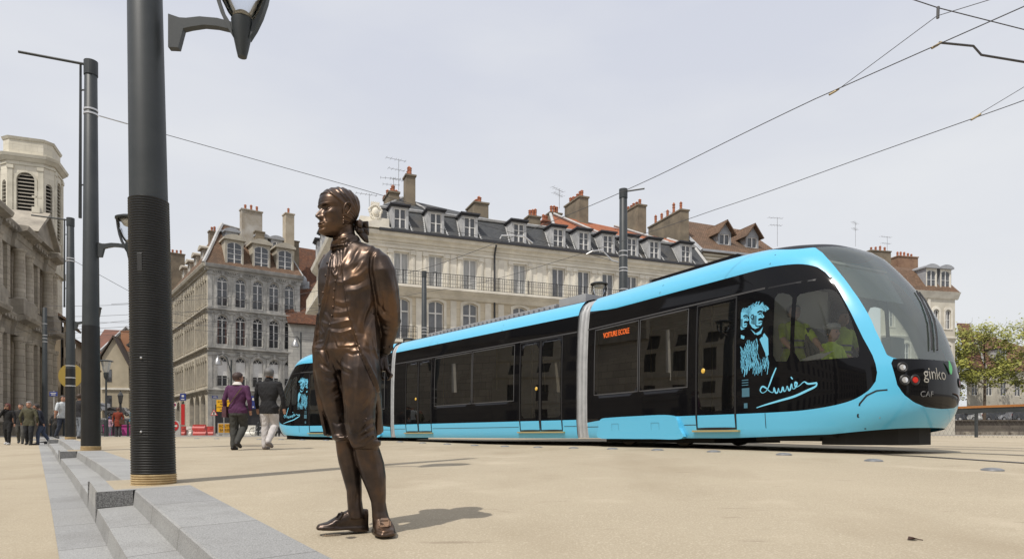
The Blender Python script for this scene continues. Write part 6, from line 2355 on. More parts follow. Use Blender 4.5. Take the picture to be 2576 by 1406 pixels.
 p = blue.build("portrait", [M_art, M_black_t], parent, recalc=False, label="pale blue engraved portrait of two bearded men in bow ties")
 return p
def end_car(name, origin, direction, label, near_side, front=True):
 """origin = middle of the articulation, direction = towards the nose; near_side = +1/-1 local y facing the camera"""
 END_MODE[0] = True
 rz = math.atan2(direction.y, direction.x)
 root = empty(name, (origin.x, origin.y, ZG), rz, label=label, category="tram car", group="three cars of the blue tram")
 black_outline = smooth_poly([(-0.4, 0.53), (-0.4, 1.6), (-0.4, 2.8), (1.2, 2.79), (3.2, 2.79), (4.4, 2.79), (5.1, 2.79), (5.6, 2.71), (5.9, 2.46), (6.22, 1.94), (6.42, 1.52), (6.55, 1.24), (6.6, 1.0), (6.53, 0.81), (6.28, 0.65), (5.76, 0.56), (5.0, 0.535), (3.0, 0.53), (1.2, 0.53)], 6)
 bsdf = polysdf([(s, z) for s, z in black_outline])
 panes = [(0.53, 1.95, 1.04, 2.42), (2.0, 3.3, 1.04, 2.42)]
 cabw = [(5.5, 1.42), (5.6, 1.27), (6.40, 1.26), (6.38, 1.45), (6.25, 1.83), (6.09, 2.14), (5.97, 2.3), (5.5, 2.27)]
 def ws_sdf(s, z, xi):
  return max(interp([(1.2, 0.615), (1.62, 0.585), (2.18, 0.578), (2.88, 0.588), (3.05, 0.59)], z) - xi, 1.22 - z, z - 3.03)
 def mask_sdf(s, z, xi):                   # black nose below the windscreen, U shaped
  return max(interp([(0.4, 1.6), (0.615, 1.22), (0.635, 0.9), (0.69, 0.74), (0.78, 0.63), (0.88, 0.57), (1.0, 0.55)], xi) - z, z - 1.22)
 for side in (1, -1):
  sh = end_shell(side)
  near = side == near_side
  _, body = cut(sh, lambda s, z, xi: max(z - interp([(0, 0.13), (4.2, 0.14), (6.0, 0.2), (6.6, 0.27), (7.2, 0.34)], s), -1))
  _, body = cut(body, lambda s, z, xi: s - 0.27)
  pieces = []
  ws, body = cut(body, ws_sdf)
  mk, body = cut(body, mask_sdf)
  bk, body = cut(body, lambda s, z, xi: max(bsdf(s, z, xi), (xi - 0.9)))
  cw, bk = cut(bk, polysdf(cabw if near else [(5.5, 1.3), (6.6, 1.22), (6.52, 1.5), (6.3, 2.0), (6.0, 2.45), (5.7, 2.68), (5.5, 2.68)]))
  dw, bk = cut(bk, rrect(5.13, 5.43, 1.29, 2.34, 0.02))
  pn = []
  for q in panes:
   p_, bk = cut(bk, rrect(*q, 0.04))
   pn.append(p_)
  dr, bk = cut(bk, rrect(3.56, 4.36, 0.6, 2.38, 0.03))
  roof, body = cut(body, lambda s, z, xi: 3.19 - z - 0.16 * sstep(4.5, 5.4, s))
  cap, body = cut(body, lambda s, z, xi: max(0.58 - xi, 3.02 - z))
  shell_obj("side_panel" if near else "far_side_panel", body, M_blue_t, root)
  shell_obj("black_band", bk, M_black_t, root)
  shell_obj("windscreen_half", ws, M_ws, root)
  shell_obj("nose_mask", mk, M_black_t, root)
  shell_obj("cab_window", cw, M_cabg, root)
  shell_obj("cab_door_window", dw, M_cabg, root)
  for p_ in pn:
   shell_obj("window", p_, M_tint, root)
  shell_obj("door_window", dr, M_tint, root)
  shell_obj("roof_edge", roof, M_roof_t, root)
  shell_obj("roof_cap", cap, M_roof_t, root)
  decorate_side(root, side, panes, [(3.5, 4.41, 1)], 0, 6.5, near)
  outline_strip(root, [(5.0, 2.46), (5.92, 2.46)], side, 0.012, M_seam, "seam", close=False)
  outline_strip(root, [(0.25, 2.47), (4.95, 2.47)], side, 0.014, M_gasket, "band_trim", close=False)
  for sx in (2.5, 4.98):
   outline_strip(root, [(sx, 2.84), (sx + .02, 3.0), (sx + 0.06, 3.16)], side, 0.006, M_seam, "roof_seam", close=False)
  outline_strip(root, [(4.98, 0.13), (4.98, 0.53)], side, 0.006, M_seam, "skirt_seam", close=False)
  outline_strip(root, [(6.42, 0.27), (6.38, 0.45), (6.42, 0.62), (6.5, 0.73), (6.6, 0.79), (6.7, 0.8)], side, 0.01, M_seam, "nose_seam", close=False)
  outline_strip(root, [(0.25, 0.37), (0.68, 0.37)], side, 0.005, M_seam, "skirt_seam", close=False)
  outline_strip(root, [(3.2, 0.37), (3.5, 0.37)], side, 0.005, M_seam, "skirt_seam", close=False)
  if near:
   mb = MB()
   pr = smooth_poly([(0.72, 0.14), (0.74, 0.35), (0.82, 0.52), (1.2, 0.55), (2.0, 0.56), (2.8, 0.56), (3.06, 0.5), (3.14, 0.32), (3.2, 0.13), (2.4, 0.12), (1.4, 0.12)], 4)
   mb.prism(pr, 0, 0.07, lambda a, b, d: Vector((a, side * (1.165 + 0.03 * b + d), b)))
   cv = mb.build("bogie_cover", M_blue_t, root, smooth=False)
   bv = cv.modifiers.new("bevel", 'BEVEL')
   bv.width, bv.segments, bv.limit_method = 0.03, 3, 'ANGLE'
   for s in (1.2, 2.4):
    outline_strip(cv, rect_pts(s, s + 0.22, 0.27, 0.42), side, 0.003, M_seam, "hatch", out=0.07)
  if near:
   mn = mat("notice_blue", (0.06, 0.16, 0.22), 0.4)
   for z0, z1, a, b in ((1.06, 1.075, 4.53, 4.66), (1.02, 1.035, 4.53, 4.66), (0.98, 0.995, 4.53, 4.66), (0.8, 0.94, 4.53, 4.68), (0.62, 0.7, 4.57, 4.64)):
    lb = MB()
    flat_poly(lb, rect_pts(a, b, z0, z1), side, 0.004)
    lb.build("notice", mn, root, recalc=False)
   portrait(root, side, 4.49, 1.2, 0.62, 1)
   signature(root, side, *((4.85, 0.69, 0.55, 1) if front else (5.95, 0.69, 0.55, -1)))
 rb = MB()
 pts = [(0, -0.62), (3.7 - LT + 0.2, -0.6), (3.3, -0.35), (3.7, 0), (3.3, 0.35), (3.7 - LT + 0.2, 0.6), (0, 0.62)]
 rb.prism(pts, 3.2, 3.255, lambda a, b, d: Vector((a, b, d)))
 rb.box(1.8, 4.0, -0.72, -0.62, 3.2, 3.29)
 rb.box(1.8, 4.0, 0.62, 0.72, 3.2, 3.29)
 rb.build("roof", M_roof_t, root)
 fb = MB()
 fb.box(0.0, 5.9, -1.1, 1.1, 0.42, 0.5)
 fb.box(5.9, 6.6, -0.85, 0.85, 0.42, 0.5)
 fb.build("floor", M_int, root)
 fb = MB()
 fb.box(0.3, 4.9, -1.0, 1.0, 2.62, 2.66)
 fb.build("ceiling", M_ceil, root)
 bb = MB()
 bb.box(4.42, 4.47, -1.1, 1.1, 0.5, 2.6)
 bb.box(4.95, 4.99, -1.1, 0.1 if near_side > 0 else 0.3, 0.5, 2.55)
 bb.box(4.99, 5.72, -0.74, 0.74, 2.76, 2.79)
 bb.build("cab_bulkhead", M_intL, root)
 db = MB()
 db.box(6.1, 6.4, -0.8, 0.8, 0.5, 1.2)
 db.box(6.15, 6.3, -0.1, 0.22, 1.2, 1.62)
 db.build("dashboard", mat("dash_grey", (0.22, 0.23, 0.235), 0.6), root)
 sbm = MB()
 sbm.prism([(6.05, 2.2), (6.07, 2.2), (5.8, 2.7), (5.78, 2.7)], -0.6, 0.6, lambda a, b, d: Vector((a, d, b)))
 sbm.build("sun_blind", mat("blind_grey", (0.36, 0.39, 0.385), 0.7), root)
 lg = MB()
 for y in (-0.45, 0.45):
  lg.box(0.2, 4.3, y - 0.04, y + 0.04, 2.56, 2.6)
 lg.build("ceiling_light", M_intL, root)
 ny = near_side
 seats(root, [(0.9, ny * 0.75, 1), (1.7, ny * 0.75, -1), (2.3, ny * 0.75, 1), (3.1, ny * 0.75, -1), (0.9, -ny * 0.75, 1), (1.7, -ny * 0.75, -1), (2.4, -ny * 0.75, 1)])
 pb = MB()
 for s, y in ((3.5, ny * 0.8), (4.3, ny * 0.8), (2.0, 0.4), (0.5, 0.4)):
  pb.tube([(s, y, 0.5), (s, y, 2.6)], 0.018, 6)
 pb.build("grab_pole", M_step, root)
 st = MB()
 st.box(5.2, 5.32, -0.62, -0.1, 0.9, 1.85)
 st.box(5.2, 5.7, -0.62, -0.1, 0.85, 0.98)
 st.build("driver_seat", M_seam, root)
 ub = MB()
 ub.box(0.1, 6.0, -1.0, 1.0, 0.16, 0.4)
 ub.prism([(5.75, -0.9), (6.1, -0.88), (6.4, -0.7), (6.58, -0.4), (6.64, 0), (6.58, 0.4), (6.4, 0.7), (6.1, 0.88), (5.75, 0.9)], 0.05, 0.36, lambda a, b, d: Vector((a, b, d)))
 ub.box(4.6, 5.75, -0.95, 0.95, 0.1, 0.2)
 ub.box(0.5, 3.6, -0.85, 0.85, 0.05, 0.2)
 ub.build("underframe", M_under, root)
 for s in (1.15, 2.75):
  for y in (-0.72, 0.72):
   wb = MB()
   wb.lathe([(0.0, -0.07), (0.22, -0.07), (0.29, -0.05), (0.3, 0.05), (0.1, 0.08), (0, 0.08)], 20, M=Matrix.Translation((s, y, 0.285)) @ Matrix.Rotation(R(90), 4, 'X'))
   wb.build("wheel", mat("wheel_steel", (0.09, 0.075, 0.06), 0.5, metal=0.6), root)
 for y in (-1, 1):
  for k, (a, z, m_) in enumerate(((0.70, 1.1, M_lampw), (0.705, 0.93, M_lampw), (0.785, 0.93, M_lampr))):
   an = a * math.pi / 2
   n = 2.75
   sf = sf_at(z)
   s = sf - LT + LT * math.sin(an) ** (2 / n)
   yy = hw_at(z) * math.cos(an) ** (2 / n)
   ns = Vector((math.sin(an) ** (2 - 2 / n) / LT, math.cos(an) ** (2 - 2 / n) / hw_at(z), 0)).normalized()
   M = Matrix.Translation((s, y * yy, z)) @ Vector((ns.x, y * ns.y, 0.05)).to_track_quat('Z', 'Y').to_matrix().to_4x4()
   lb = MB()
   lb.lathe([(0.0, 0.012), (0.038, 0.01), (0.044, 0.0)], 16, M=M)
   o = lb.build("headlamp" if m_ is M_lampw else "tail_lamp", m_, root, smooth=True)
   rb = MB()
   rb.lathe([(0.044, 0.002), (0.06, 0.014), (0.075, 0.002)], 18, M=M)
   rb.build("lamp_ring", M_seam, o, smooth=True)
 return root
def nose_text(root, ny, body, size, z, a, m, sx=1.0):
 n = 2.75
 an = a * math.pi / 2
 s = sf_at(z) - LT + LT * math.sin(an) ** (2 / n)
 yy = ny * hw_at(z) * math.cos(an) ** (2 / n)
 nx = Vector((math.sin(an) ** (2 - 2 / n) / LT, ny * math.cos(an) ** (2 - 2 / n) / hw_at(z), 0)).normalized()
 me = text_mesh(body, size, 0.002)
 me.materials.clear()
 me.materials.append(m)
 o = bpy.data.objects.new("lettering", me)
 put(o, root)
 zx = Vector((0, 0, 1))
 xx = zx.cross(nx)
 M = Matrix((xx, zx, nx)).transposed().to_4x4()
 for v in me.vertices:
  u = v.co.x * sx
  p = Vector((s, yy, z)) + xx * u + zx * v.co.y + nx * 0.02
  v.co = p
 from_root = None
 inward = nx
 for v in me.vertices:
  zz = v.co.z
  lo, hi = 0.0, 0.35
  q = v.co.copy()
  for _ in range(18):
   mid = (lo + hi) / 2
   t = q - inward * mid + nx * 0.15
   sf = sf_at(zz)
   x = (t.x - (sf - LT)) / LT
   val = (max(0, x) ** n + (abs(t.y) / hw_at(zz)) ** n) - 1
   if val > 0:
    lo = mid
   else:
    hi = mid
  v.co = q + nx * 0.15 - inward * lo + nx * (0.004 + v.co.z * 0)
 me.update()
 return o
front = end_car("tram_front_car", A_c, tF, "front car of the blue and black tram, with curved windscreen and crew in yellow vests", -1, True)
nose_text(front, -1, "ginko", 0.235, 1.02, 0.958, M_whp, 0.95)
mb = MB()
_s = sf_at(1.05)
mb.prism(smooth_poly([(0, 0), (0.03, 0.04), (0.03, 0.11), (-0.03, 0.19), (-0.035, 0.12), (-0.03, 0.04)], 3), 0, 0.006, lambda a, b, d: Vector((_s + 0.008 + d - 0.05 * b, 0.2 + a, 1.03 + b)))
mb.build("leaf_emblem", mat("leaf_green", (0.12, 0.5, 0.2), 0.4), front)
nose_text(front, -1, "CAF", 0.11, 0.74, 0.88, M_zincL, 1.2)
me_o = lettering(front, "VOITURE ECOLE", 0.155, M_led, (1.25, -1.178, 2.26), (R(90), 0, 0), "destination_display", 0.74)
rear = end_car("tram_rear_car", B_c, -tR, "rear car of the blue tram, farthest from the camera and partly behind the statue", 1, False)
def mid_car():
 END_MODE[0] = False
 d = (B_c - A_c)
 Lm = d.length
 d.normalize()
 root = empty("tram_middle_car", (A_c.x, A_c.y, ZG), math.atan2(d.y, d.x), label="middle car of the blue tram with two double doors, between the grey bellows", category="tram car", group="three cars of the blue tram")
 g = 0.29
 panes = [(2.52, 4.32, 1.04, 2.42), (4.37, 6.26, 1.04, 2.42)]
 doors = [(0.74, 2.3, 2), (6.42, 7.98, 2)]
 for side in (1, -1):
  sh = mid_shell(side, Lm - 2 * g, g)
  bk, body = cut(sh, lambda s, z, xi: max(0.53 - z, z - 2.84))
  for q in panes:
   p_, bk = cut(bk, rrect(*q, 0.04))
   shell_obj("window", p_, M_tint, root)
  for s0, s1, n in doors:
   for k in range(2):
    a = s0 + k * (s1 - s0) / 2
    p_, bk = cut(bk, rrect(a + 0.07, a + (s1 - s0) / 2 - 0.07, 0.6, 2.36, 0.03))
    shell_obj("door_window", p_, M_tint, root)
  roof, body = cut(body, lambda s, z, xi: 3.18 - z)
  shell_obj("side_panel", body, M_blue_t, root)
  shell_obj("black_band", bk, M_black_t, root)
  shell_obj("roof_edge", roof, M_roof_t, root)
  decorate_side(root, side, panes, doors, 0, Lm, True)
  outline_strip(root, [(g, 2.47), (Lm - g, 2.47)], side, 0.014, M_gasket, "band_trim", close=False)
  for a, b in ((g, 0.7), (2.34, 6.38), (8.02, Lm - g)):
   outline_strip(root, [(a, 0.39), (b, 0.39)], side, 0.005, M_seam, "skirt_seam", close=False)
  for sx in (3.1, 6.2):
   outline_strip(root, [(sx, 2.84), (sx + .02, 3.0), (sx + 0.06, 3.16)], side, 0.006, M_seam, "roof_seam", close=False)
 rb = MB()
 rb.box(g, Lm - g, -0.66, 0.66, 3.2, 3.255)
 rb.build("roof", M_roof_t, root)
 eq = MB()
 eq.box(1.6, 7.6, 0.2, 0.62, 3.24, 3.36)
 eq.box(0.5, 1.4, 0.1, 0.7, 3.24, 3.42)
 for k in range(30):
  eq.box(1.6 + k * 0.2, 1.72 + k * 0.2, 0.62, 0.68, 3.24, 3.32)
 eq.build("roof_equipment", M_zinc, root)
 fb = MB()
 fb.box(g, Lm - g, -1.1, 1.1, 0.42, 0.5)
 fb.build("floor", M_int, root)
 fb = MB()
 fb.box(g, Lm - g, -1.0, 1.0, 2.62, 2.66)
 fb.build("ceiling", M_ceil, root)
 seats(root, [(s, y, f) for s, f in ((2.8, 1), (3.6, -1), (4.7, 1), (5.5, -1), (6.1, 1)) for y in (-0.8, 0.8)])
 pb = MB()
 for s, y in ((0.8, 0.8), (2.3, 0.8), (6.4, 0.8), (4.3, 0.4), (2.3, -0.8)):
  pb.tube([(s, y, 0.5), (s, y, 2.6)], 0.018, 6)
 pb.build("grab_pole", M_step, root)
 ub = MB()
 ub.box(g, Lm - g, -1.0, 1.0, 0.16, 0.4)
 ub.build("underframe", M_under, root)
mid_car()
def bellows(c, ta, tb, label):
 """ribbed gangway between two cars"""
 d = (ta + tb).normalized()
 root = empty("gangway_bellows", (c.x, c.y, ZG), math.atan2(d.y, d.x), label=label, category="gangway", group="grey bellows between the tram cars")
 prof = [(-1.13, 0.13), (-1.165, 0.5), (-1.165, 1.0), (-1.155, 1.8), (-1.12, 2.5), (-1.07, 2.86), (-0.97, 3.03), (-0.8, 3.13), (-0.5, 3.2), (0.5, 3.2), (0.8, 3.13), (0.97, 3.03), (1.07, 2.86), (1.12, 2.5), (1.155, 1.8), (1.165, 1.0), (1.165, 0.5), (1.13, 0.13)]
 vs, n = [], len(prof)
 prof_r = []
 nr = 5
 cols = []
 for k in range(nr):
  a = -0.32 + 0.64 * k / nr
  cols += [(a, 0.90), (a + 0.02, 0.99), (a + 0.05, 1.02), (a + 0.085, 1.02), (a + 0.11, 0.99)]
 cols.append((0.32, 0.90))
 for x, s in cols:
  for y, z in prof:
   vs.append((x, y * s, z if z < 0.3 else 0.3 + (z - 0.3) * (1 - (1 - s) * 0.8)))
 fs = [(i * n + j, i * n + j + 1, (i + 1) * n + j + 1, (i + 1) * n + j) for i in range(len(cols) - 1) for j in range(n - 1)]
 mb = MB()
 mb.add(vs, fs)
 mb.build("ribs", M_bellow, root, smooth='all')
 b2 = MB()
 b2.box(-0.36, 0.36, -1.0, 1.0, 0.2, 3.0)
 b2.build("inner_sleeve", M_seam, root)
bellows(A_c, tF, tM, "grey ribbed bellows between the front and middle tram cars")
bellows(B_c, tM, tR, "grey ribbed bellows between the middle and rear tram cars, beside the statue's hand")
mb = MB()
END_MODE[0] = True
for y0, y1 in ((-0.15, 0.35), (-0.02, 0.48)):
 pts = []
 for t in np.linspace(0, 1, 7):
  z = 1.36 + 0.95 * t
  y = lerp(y0, y1, t)
  n = 2.75
  pts.append((sf_at(z) - LT + LT * max(0, 1 - (abs(y) / hw_at(z)) ** n) ** (1 / n) + 0.025, y, z))
 mb.tube(pts, 0.013, 5)
mb.build("wiper", M_seam, front)
mb = MB()
mb.tube([(5.8, 1.0, 2.45), (6.05, 1.2, 2.3), (6.15, 1.22, 2.0)], 0.025, 6)
mb.box(6.1, 6.2, 1.16, 1.26, 1.85, 2.05)
mb.build("mirror_camera", M_seam, front)
# ---------------------------------------------------------------- bodies: lofted limbs fused by a voxel remesh
def loft(mb, secs, n=20, mi=0):
 """secs: (centre xyz, half width a, half depth b, yaw in degrees[, squareness]); rings lie in horizontal planes unless an axis frame is given"""
 vs = []
 for sc in secs:
  c, a, b, yaw = sc[:4]
  e = sc[4] if len(sc) > 4 else 2.2
  cy, sy = math.cos(R(yaw)), math.sin(R(yaw))
  for k in range(n):
   t = 2 * math.pi * k / n
   ct, st = math.cos(t), math.sin(t)
   u = a * math.copysign(abs(ct) ** (2 / e), ct)
   v = b * math.copysign(abs(st) ** (2 / e), st)
   vs.append((c[0] + u * cy - v * sy, c[1] + u * sy + v * cy, c[2]))
 fs = []
 for i in range(len(secs) - 1):
  for k in range(n):
   k2 = (k + 1) % n
   fs.append((i * n + k, i * n + k2, (i + 1) * n + k2, (i + 1) * n + k))
 fs += [tuple(range(n))[::-1], tuple((len(secs) - 1) * n + k for k in range(n))]
 mb.add(vs, fs, mi)
def limb(mb, pts, rs, n=14, mi=0):
 """rounded limb along points"""
 P_ = [Vector(p) for p in pts]
 a, b = (P_[0] - P_[1]).normalized(), (P_[-1] - P_[-2]).normalized()
 P2 = [P_[0] + a * rs[0] * 0.75] + P_ + [P_[-1] + b * rs[-1] * 0.75]
 R2 = [rs[0] * 0.5] + list(rs) + [rs[-1] * 0.5]
 mb.tube(P2, R2, n, mi)
def fuse(mb, name, voxel, smooth_it=2):
 """voxel-remesh all closed shells of mb into one skin; returns (verts, faces, face source material)"""
 me = mb.mesh(name + "_src", [M_mast])
 bv = BVHTree.FromPolygons([v.co.copy() for v in me.vertices], [tuple(p.vertices) for p in me.polygons])
 mats_ = [p.material_index for p in me.polygons]
 mats_ = list(mb.m) if len(mb.m) == len(me.polygons) else mats_
 o = bpy.data.objects.new(name + "_src", me)
 COL.objects.link(o)
 md = o.modifiers.new("remesh", 'REMESH')
 md.mode, md.voxel_size = 'VOXEL', voxel
 bpy.context.view_layer.update()
 m2 = bpy.data.meshes.new_from_object(o.evaluated_get(bpy.context.evaluated_depsgraph_get()))
 nv = len(m2.vertices)
 co = np.empty(nv * 3)
 m2.vertices.foreach_get("co", co)
 co = co.reshape(-1, 3)
 ed = np.empty(len(m2.edges) * 2, int)
 m2.edges.foreach_get("vertices", ed)
 ed = ed.reshape(-1, 2)
 faces = [tuple(p.vertices) for p in m2.polygons]
 bpy.data.objects.remove(o)
 bpy.data.meshes.remove(me)
 bpy.data.meshes.remove(m2)
 deg = np.bincount(ed.ravel(), minlength=nv).astype(float)[:, None]
 for it in range(smooth_it * 2):
  s = np.zeros_like(co)
  np.add.at(s, ed[:, 0], co[ed[:, 1]])
  np.add.at(s, ed[:, 1], co[ed[:, 0]])
  lam = 0.5 if it % 2 == 0 else -0.5
  co = co + lam * (s / np.maximum(deg, 1) - co)
 fm = []
 for f in faces:
  c = Vector(co[list(f)].mean(axis=0))
  _, _, idx, _ = bv.find_nearest(c)
  fm.append(mats_[idx] if idx is not None else 0)
 return co, faces, fm, ed
def vnormals(co, faces):
 f = np.array([q if len(q) == 4 else (*q, q[-1]) for q in faces])
 n = np.cross(co[f[:, 2]] - co[f[:, 0]], co[f[:, 3]] - co[f[:, 1]])
 vn = np.zeros_like(co)
 for k in range(4):
  np.add.at(vn, f[:, k], n)
 return vn / np.maximum(np.linalg.norm(vn, axis=1), 1e-9)[:, None]
def skin_mesh(name, co, faces, mats_, fm=None):
 me = bpy.data.meshes.new(name)
 me.from_pydata([tuple(c) for c in co], [], faces)
 for m in mats_:
  me.materials.append(m)
 if fm is not None:
  me.polygons.foreach_set("material_index", fm)
 me.polygons.foreach_set("use_smooth", [True] * len(me.polygons))
 me.update()
 return me
# ---------------------------------------------------------------- the bronze statue
def seg_dist(p, poly):
 """distance of points p (n,2) to a polyline, and the parameter along it (0..1)"""
 best = np.full(len(p), 1e9)
 par = np.zeros(len(p))
 poly = np.array(poly, float)
 m = len(poly) - 1
 for i in range(m):
  a, b = poly[i], poly[i + 1]
  d = b - a
  t = np.clip(((p - a) @ d) / (d @ d + 1e-9), 0, 1)
  q = np.linalg.norm(p - (a + t[:, None] * d), axis=1)
  u = q < best
  best[u] = q[u]
  par[u] = (i + t[u]) / m
 return best, par
def in_poly(p, poly):
 x, y = p[:, 0], p[:, 1]
 ins = np.zeros(len(p), bool)
 n = len(poly)
 for i in range(n):
  (ax, ay), (bx, by) = poly[i], poly[(i + 1) % n]
  if ay == by:
   continue
  c = ((ay > y) != (by > y)) & (x < (bx - ax) * (y - ay) / (by - ay) + ax)
  ins ^= c
 return ins
M_bronze = bpy.data.materials.new("bronze_patina")
M_bronze.use_nodes = True
_t = M_bronze.node_tree
_b = _t.nodes["Principled BSDF"]
_b.inputs["Metallic"].default_value = 0.82
_b.inputs["Roughness"].default_value = 0.33
_co = _t.nodes.new("ShaderNodeTexCoord")
_n = _t.nodes.new("ShaderNodeTexNoise")
_n.inputs["Scale"].default_value = 4.5
_n.inputs["Detail"].default_value = 7
_n.inputs["Roughness"].default_value = 0.6
_cr = _t.nodes.new("ShaderNodeValToRGB")
_cr.color_ramp.elements[0].position, _cr.color_ramp.elements[0].color = 0.36, (0.052, 0.041, 0.036, 1)
_cr.color_ramp.elements[1].position, _cr.color_ramp.elements[1].color = 0.66, (0.145, 0.088, 0.055, 1)
_e = _cr.color_ramp.elements.new(0.5)
_e.color = (0.085, 0.062, 0.050, 1)
_t.links.new(_co.outputs["Object"], _n.inputs["Vector"])
_t.links.new(_n.outputs["Fac"], _cr.inputs[0])
_t.links.new(_cr.outputs[0], _b.inputs["Base Color"])
_mr = _t.nodes.new("ShaderNodeMapRange")
_mr.inputs[3].default_value, _mr.inputs[4].default_value = 0.26, 0.44
_t.links.new(_n.outputs["Fac"], _mr.inputs[0])
_t.links.new(_mr.outputs[0], _b.inputs["Roughness"])
SPX = 1 / 445.0           # metres per pixel of the 2576 wide frame at the statue
def statue():
 SX, SZ = (900 - CX) / 445.0, 3.775
 zg = gz(SX, SZ)
 root = empty("bronze_statue", (SX, SZ, zg), math.atan2(-SX, SZ), label="life-size dark bronze statue of a man in an open tailcoat, breeches and buckled shoes", category="statue")
 KX = SPX / 1.02
 def V(px, py, d=0.0):
  """pixel of the photograph -> statue space; d = depth in the same units, away from the viewer"""
  return Vector(((px - 900) * KX, d * SPX, (HY - py) / 445.0 + (CZ - zg)))
 def S(px, py, a, b, yaw, d=0.0, e=2.2):
  return (V(px, py, d), a * SPX, b * SPX, yaw, e)
 YB = -40
 mb = MB()
 loft(mb, [S(879, 598, 24, 24, YB, 2), S(880, 612, 30, 29, YB, 2), S(884, 622, 52, 33, YB, 2), S(888, 634, 76, 39, YB, 3), S(886, 650, 87, 45, YB, 2), S(878, 680, 86, 52, YB, 0), S(876, 720, 84, 55, YB, -2), S(875, 770, 80, 54, YB, -2),
              S(873, 810, 76, 52, YB, -2), S(871, 850, 78, 53, YB, 0), S(872, 884, 80, 54, YB, 4), S(874, 908, 70, 46, YB, 8), S(872, 932, 52, 34, YB, 10)], 32)
 limb(mb, [V(950, 663, -40), V(960, 692, -44), V(968, 735, -38), V(975, 785, -20), V(978, 815, -4)], [x * SPX for x in (29, 34, 34, 32, 29)], 18)
 limb(mb, [V(980, 800, -8), V(976, 835, 6), V(972, 866, 18)], [x * SPX for x in (30, 24, 17)], 18)
 limb(mb, [V(971, 862, 20), V(970, 872, 20)], [20 * SPX, 20.5 * SPX], 16)
 limb(mb, [V(832, 655, 58), V(836, 720, 84), V(866, 800, 92), V(920, 872, 66), V(955, 905, 42)], [x * SPX for x in (34, 33, 28, 20, 12)], 14)
 loft(mb, [S(905, 880, 48, 46, -30, -18), S(907, 930, 46, 47, -30, -28), S(906, 980, 42, 44, -30, -34), S(905, 1030, 37, 38, -30, -34), S(905, 1065, 36, 37, -30, -32), S(910, 1090, 35, 35, -30, -24), S(916, 1112, 33, 34, -30, -18),
              S(921, 1128, 31, 33, -30, -12)], 22)
 loft(mb, [S(915, 1100, 28, 30, -30, -16), S(923, 1130, 31, 33, -30, -6), S(932, 1165, 33, 35, -30, 2), S(940, 1200, 29.5, 31, -30, 0), S(947, 1235, 23, 24, -30, -4), S(952, 1262, 18, 19, -30, -6), S(955, 1285, 18.5, 20, -30, -6), S(957, 1300, 20, 22, -30, -8), S(958, 1325, 21, 24, 0, -8)], 22)
 loft(mb, [S(842, 860, 44, 48, -50, 22), S(838, 895, 44, 47, -52, 24), S(836, 930, 41, 45, -52, 28), S(839, 980, 35, 40, -52, 36), S(847, 1030, 28, 35, -52, 38), S(854, 1062, 25, 31, -52, 38), S(861, 1090, 23, 28, -52, 30), S(865, 1106, 25, 29, -52, 26)], 22)
 loft(mb, [S(868, 1096, 22, 26, -52, 20), S(874, 1130, 25, 28, -52, 26), S(880, 1165, 25.5, 29, -52, 30), S(886, 1200, 22, 24, -52, 28), S(891, 1235, 18.5, 19, -52, 24), S(892, 1258, 18, 18, -52, 22), S(894, 1282, 20, 19, -70, 22), S(896, 1305, 23, 19, -75, 22)], 22)
 loft(mb, [S(921, 1108, 35, 36, -30, -14), S(922, 1120, 35, 36, -30, -12)], 20)
 loft(mb, [S(868, 1096, 27.5, 31, -52, 20), S(869, 1106, 27.5, 31, -52, 21)], 20)
 def shoe(heel, toe, ball_w, heel_w, h_heel, h_toe, squash=1.0):
  h, t = Vector(heel), Vector(toe)
  d = (t - h)
  L = d.length
  d.normalize()
  sdir = Vector((-d.y, d.x, 0)).normalized()
  prof = [(0.0, 0.72, 1.0), (0.03, 0.9, 1.0), (0.15, 1.0, 1.02), (0.3, 0.98, 1.05), (0.42, 1.0, 0.94), (0.55, 1.05, 0.76), (0.68, 1.12, 0.56), (0.8, 1.08, 0.37), (0.9, 0.92, 0.31), (0.97, 0.72, 0.27), (1.0, 0.6, 0.2)]
  vs, n = [], 14
  for t_, w_, hh in prof:
   c = h + d * (L * t_)
   ww = lerp(heel_w, ball_w, min(1, t_ * 1.5)) * w_
   H = h_heel * hh
   for k in range(n):
    a = 2 * math.pi * k / n
    x, y = math.cos(a), math.sin(a)
    u = ww * math.copysign(abs(x) ** 0.75, x)
    v = H * 0.5 + H * 0.5 * math.copysign(abs(y) ** (0.9 if y > 0 else 0.3), y)
    q = c + sdir * u
    vs.append((q.x, q.y, c.z + v + 0.012))
  fs = [(i * n + k, i * n + (k + 1) % n, (i + 1) * n + (k + 1) % n, (i + 1) * n + k) for i in range(len(prof) - 1) for k in range(n)]
  fs += [tuple(range(n))[::-1], tuple((len(prof) - 1) * n + k for k in range(n))]
  mb.add(vs, fs)
  vs = []
  for t_, w_, hh in prof:
   c = h + d * (L * (t_ * 1.02 - 0.005))
   ww = lerp(heel_w, ball_w, min(1, t_ * 1.5)) * w_ * 1.07
   lo = 0.0 if t_ < 0.33 else 0.010
   for u, z in ((-ww, lo), (ww, lo), (ww, 0.026), (-ww, 0.026)):
    q = c + sdir * u
    vs.append((q.x, q.y, c.z + z))
  m = len(prof)
  fs = [(i * 4 + k, i * 4 + (k + 1) % 4, (i + 1) * 4 + (k + 1) % 4, (i + 1) * 4 + k) for i in range(m - 1) for k in range(4)] + [(3, 2, 1, 0), tuple(m * 4 - 4 + k for k in range(4))]
  mb.add(vs, fs)
 g = 0.0
 heelL, toeL = V(926, 1334, 34), V(799, 1334, 14)
 heelL.z = toeL.z = 0.012
 toeL.z = 0.022
 shoe(heelL, toeL, 0.044, 0.037, 0.115, 0.04)
 heelR, toeR = V(952, 1330, 36), V(973, 1350, -72)
 heelR.z = toeR.z = 0.0
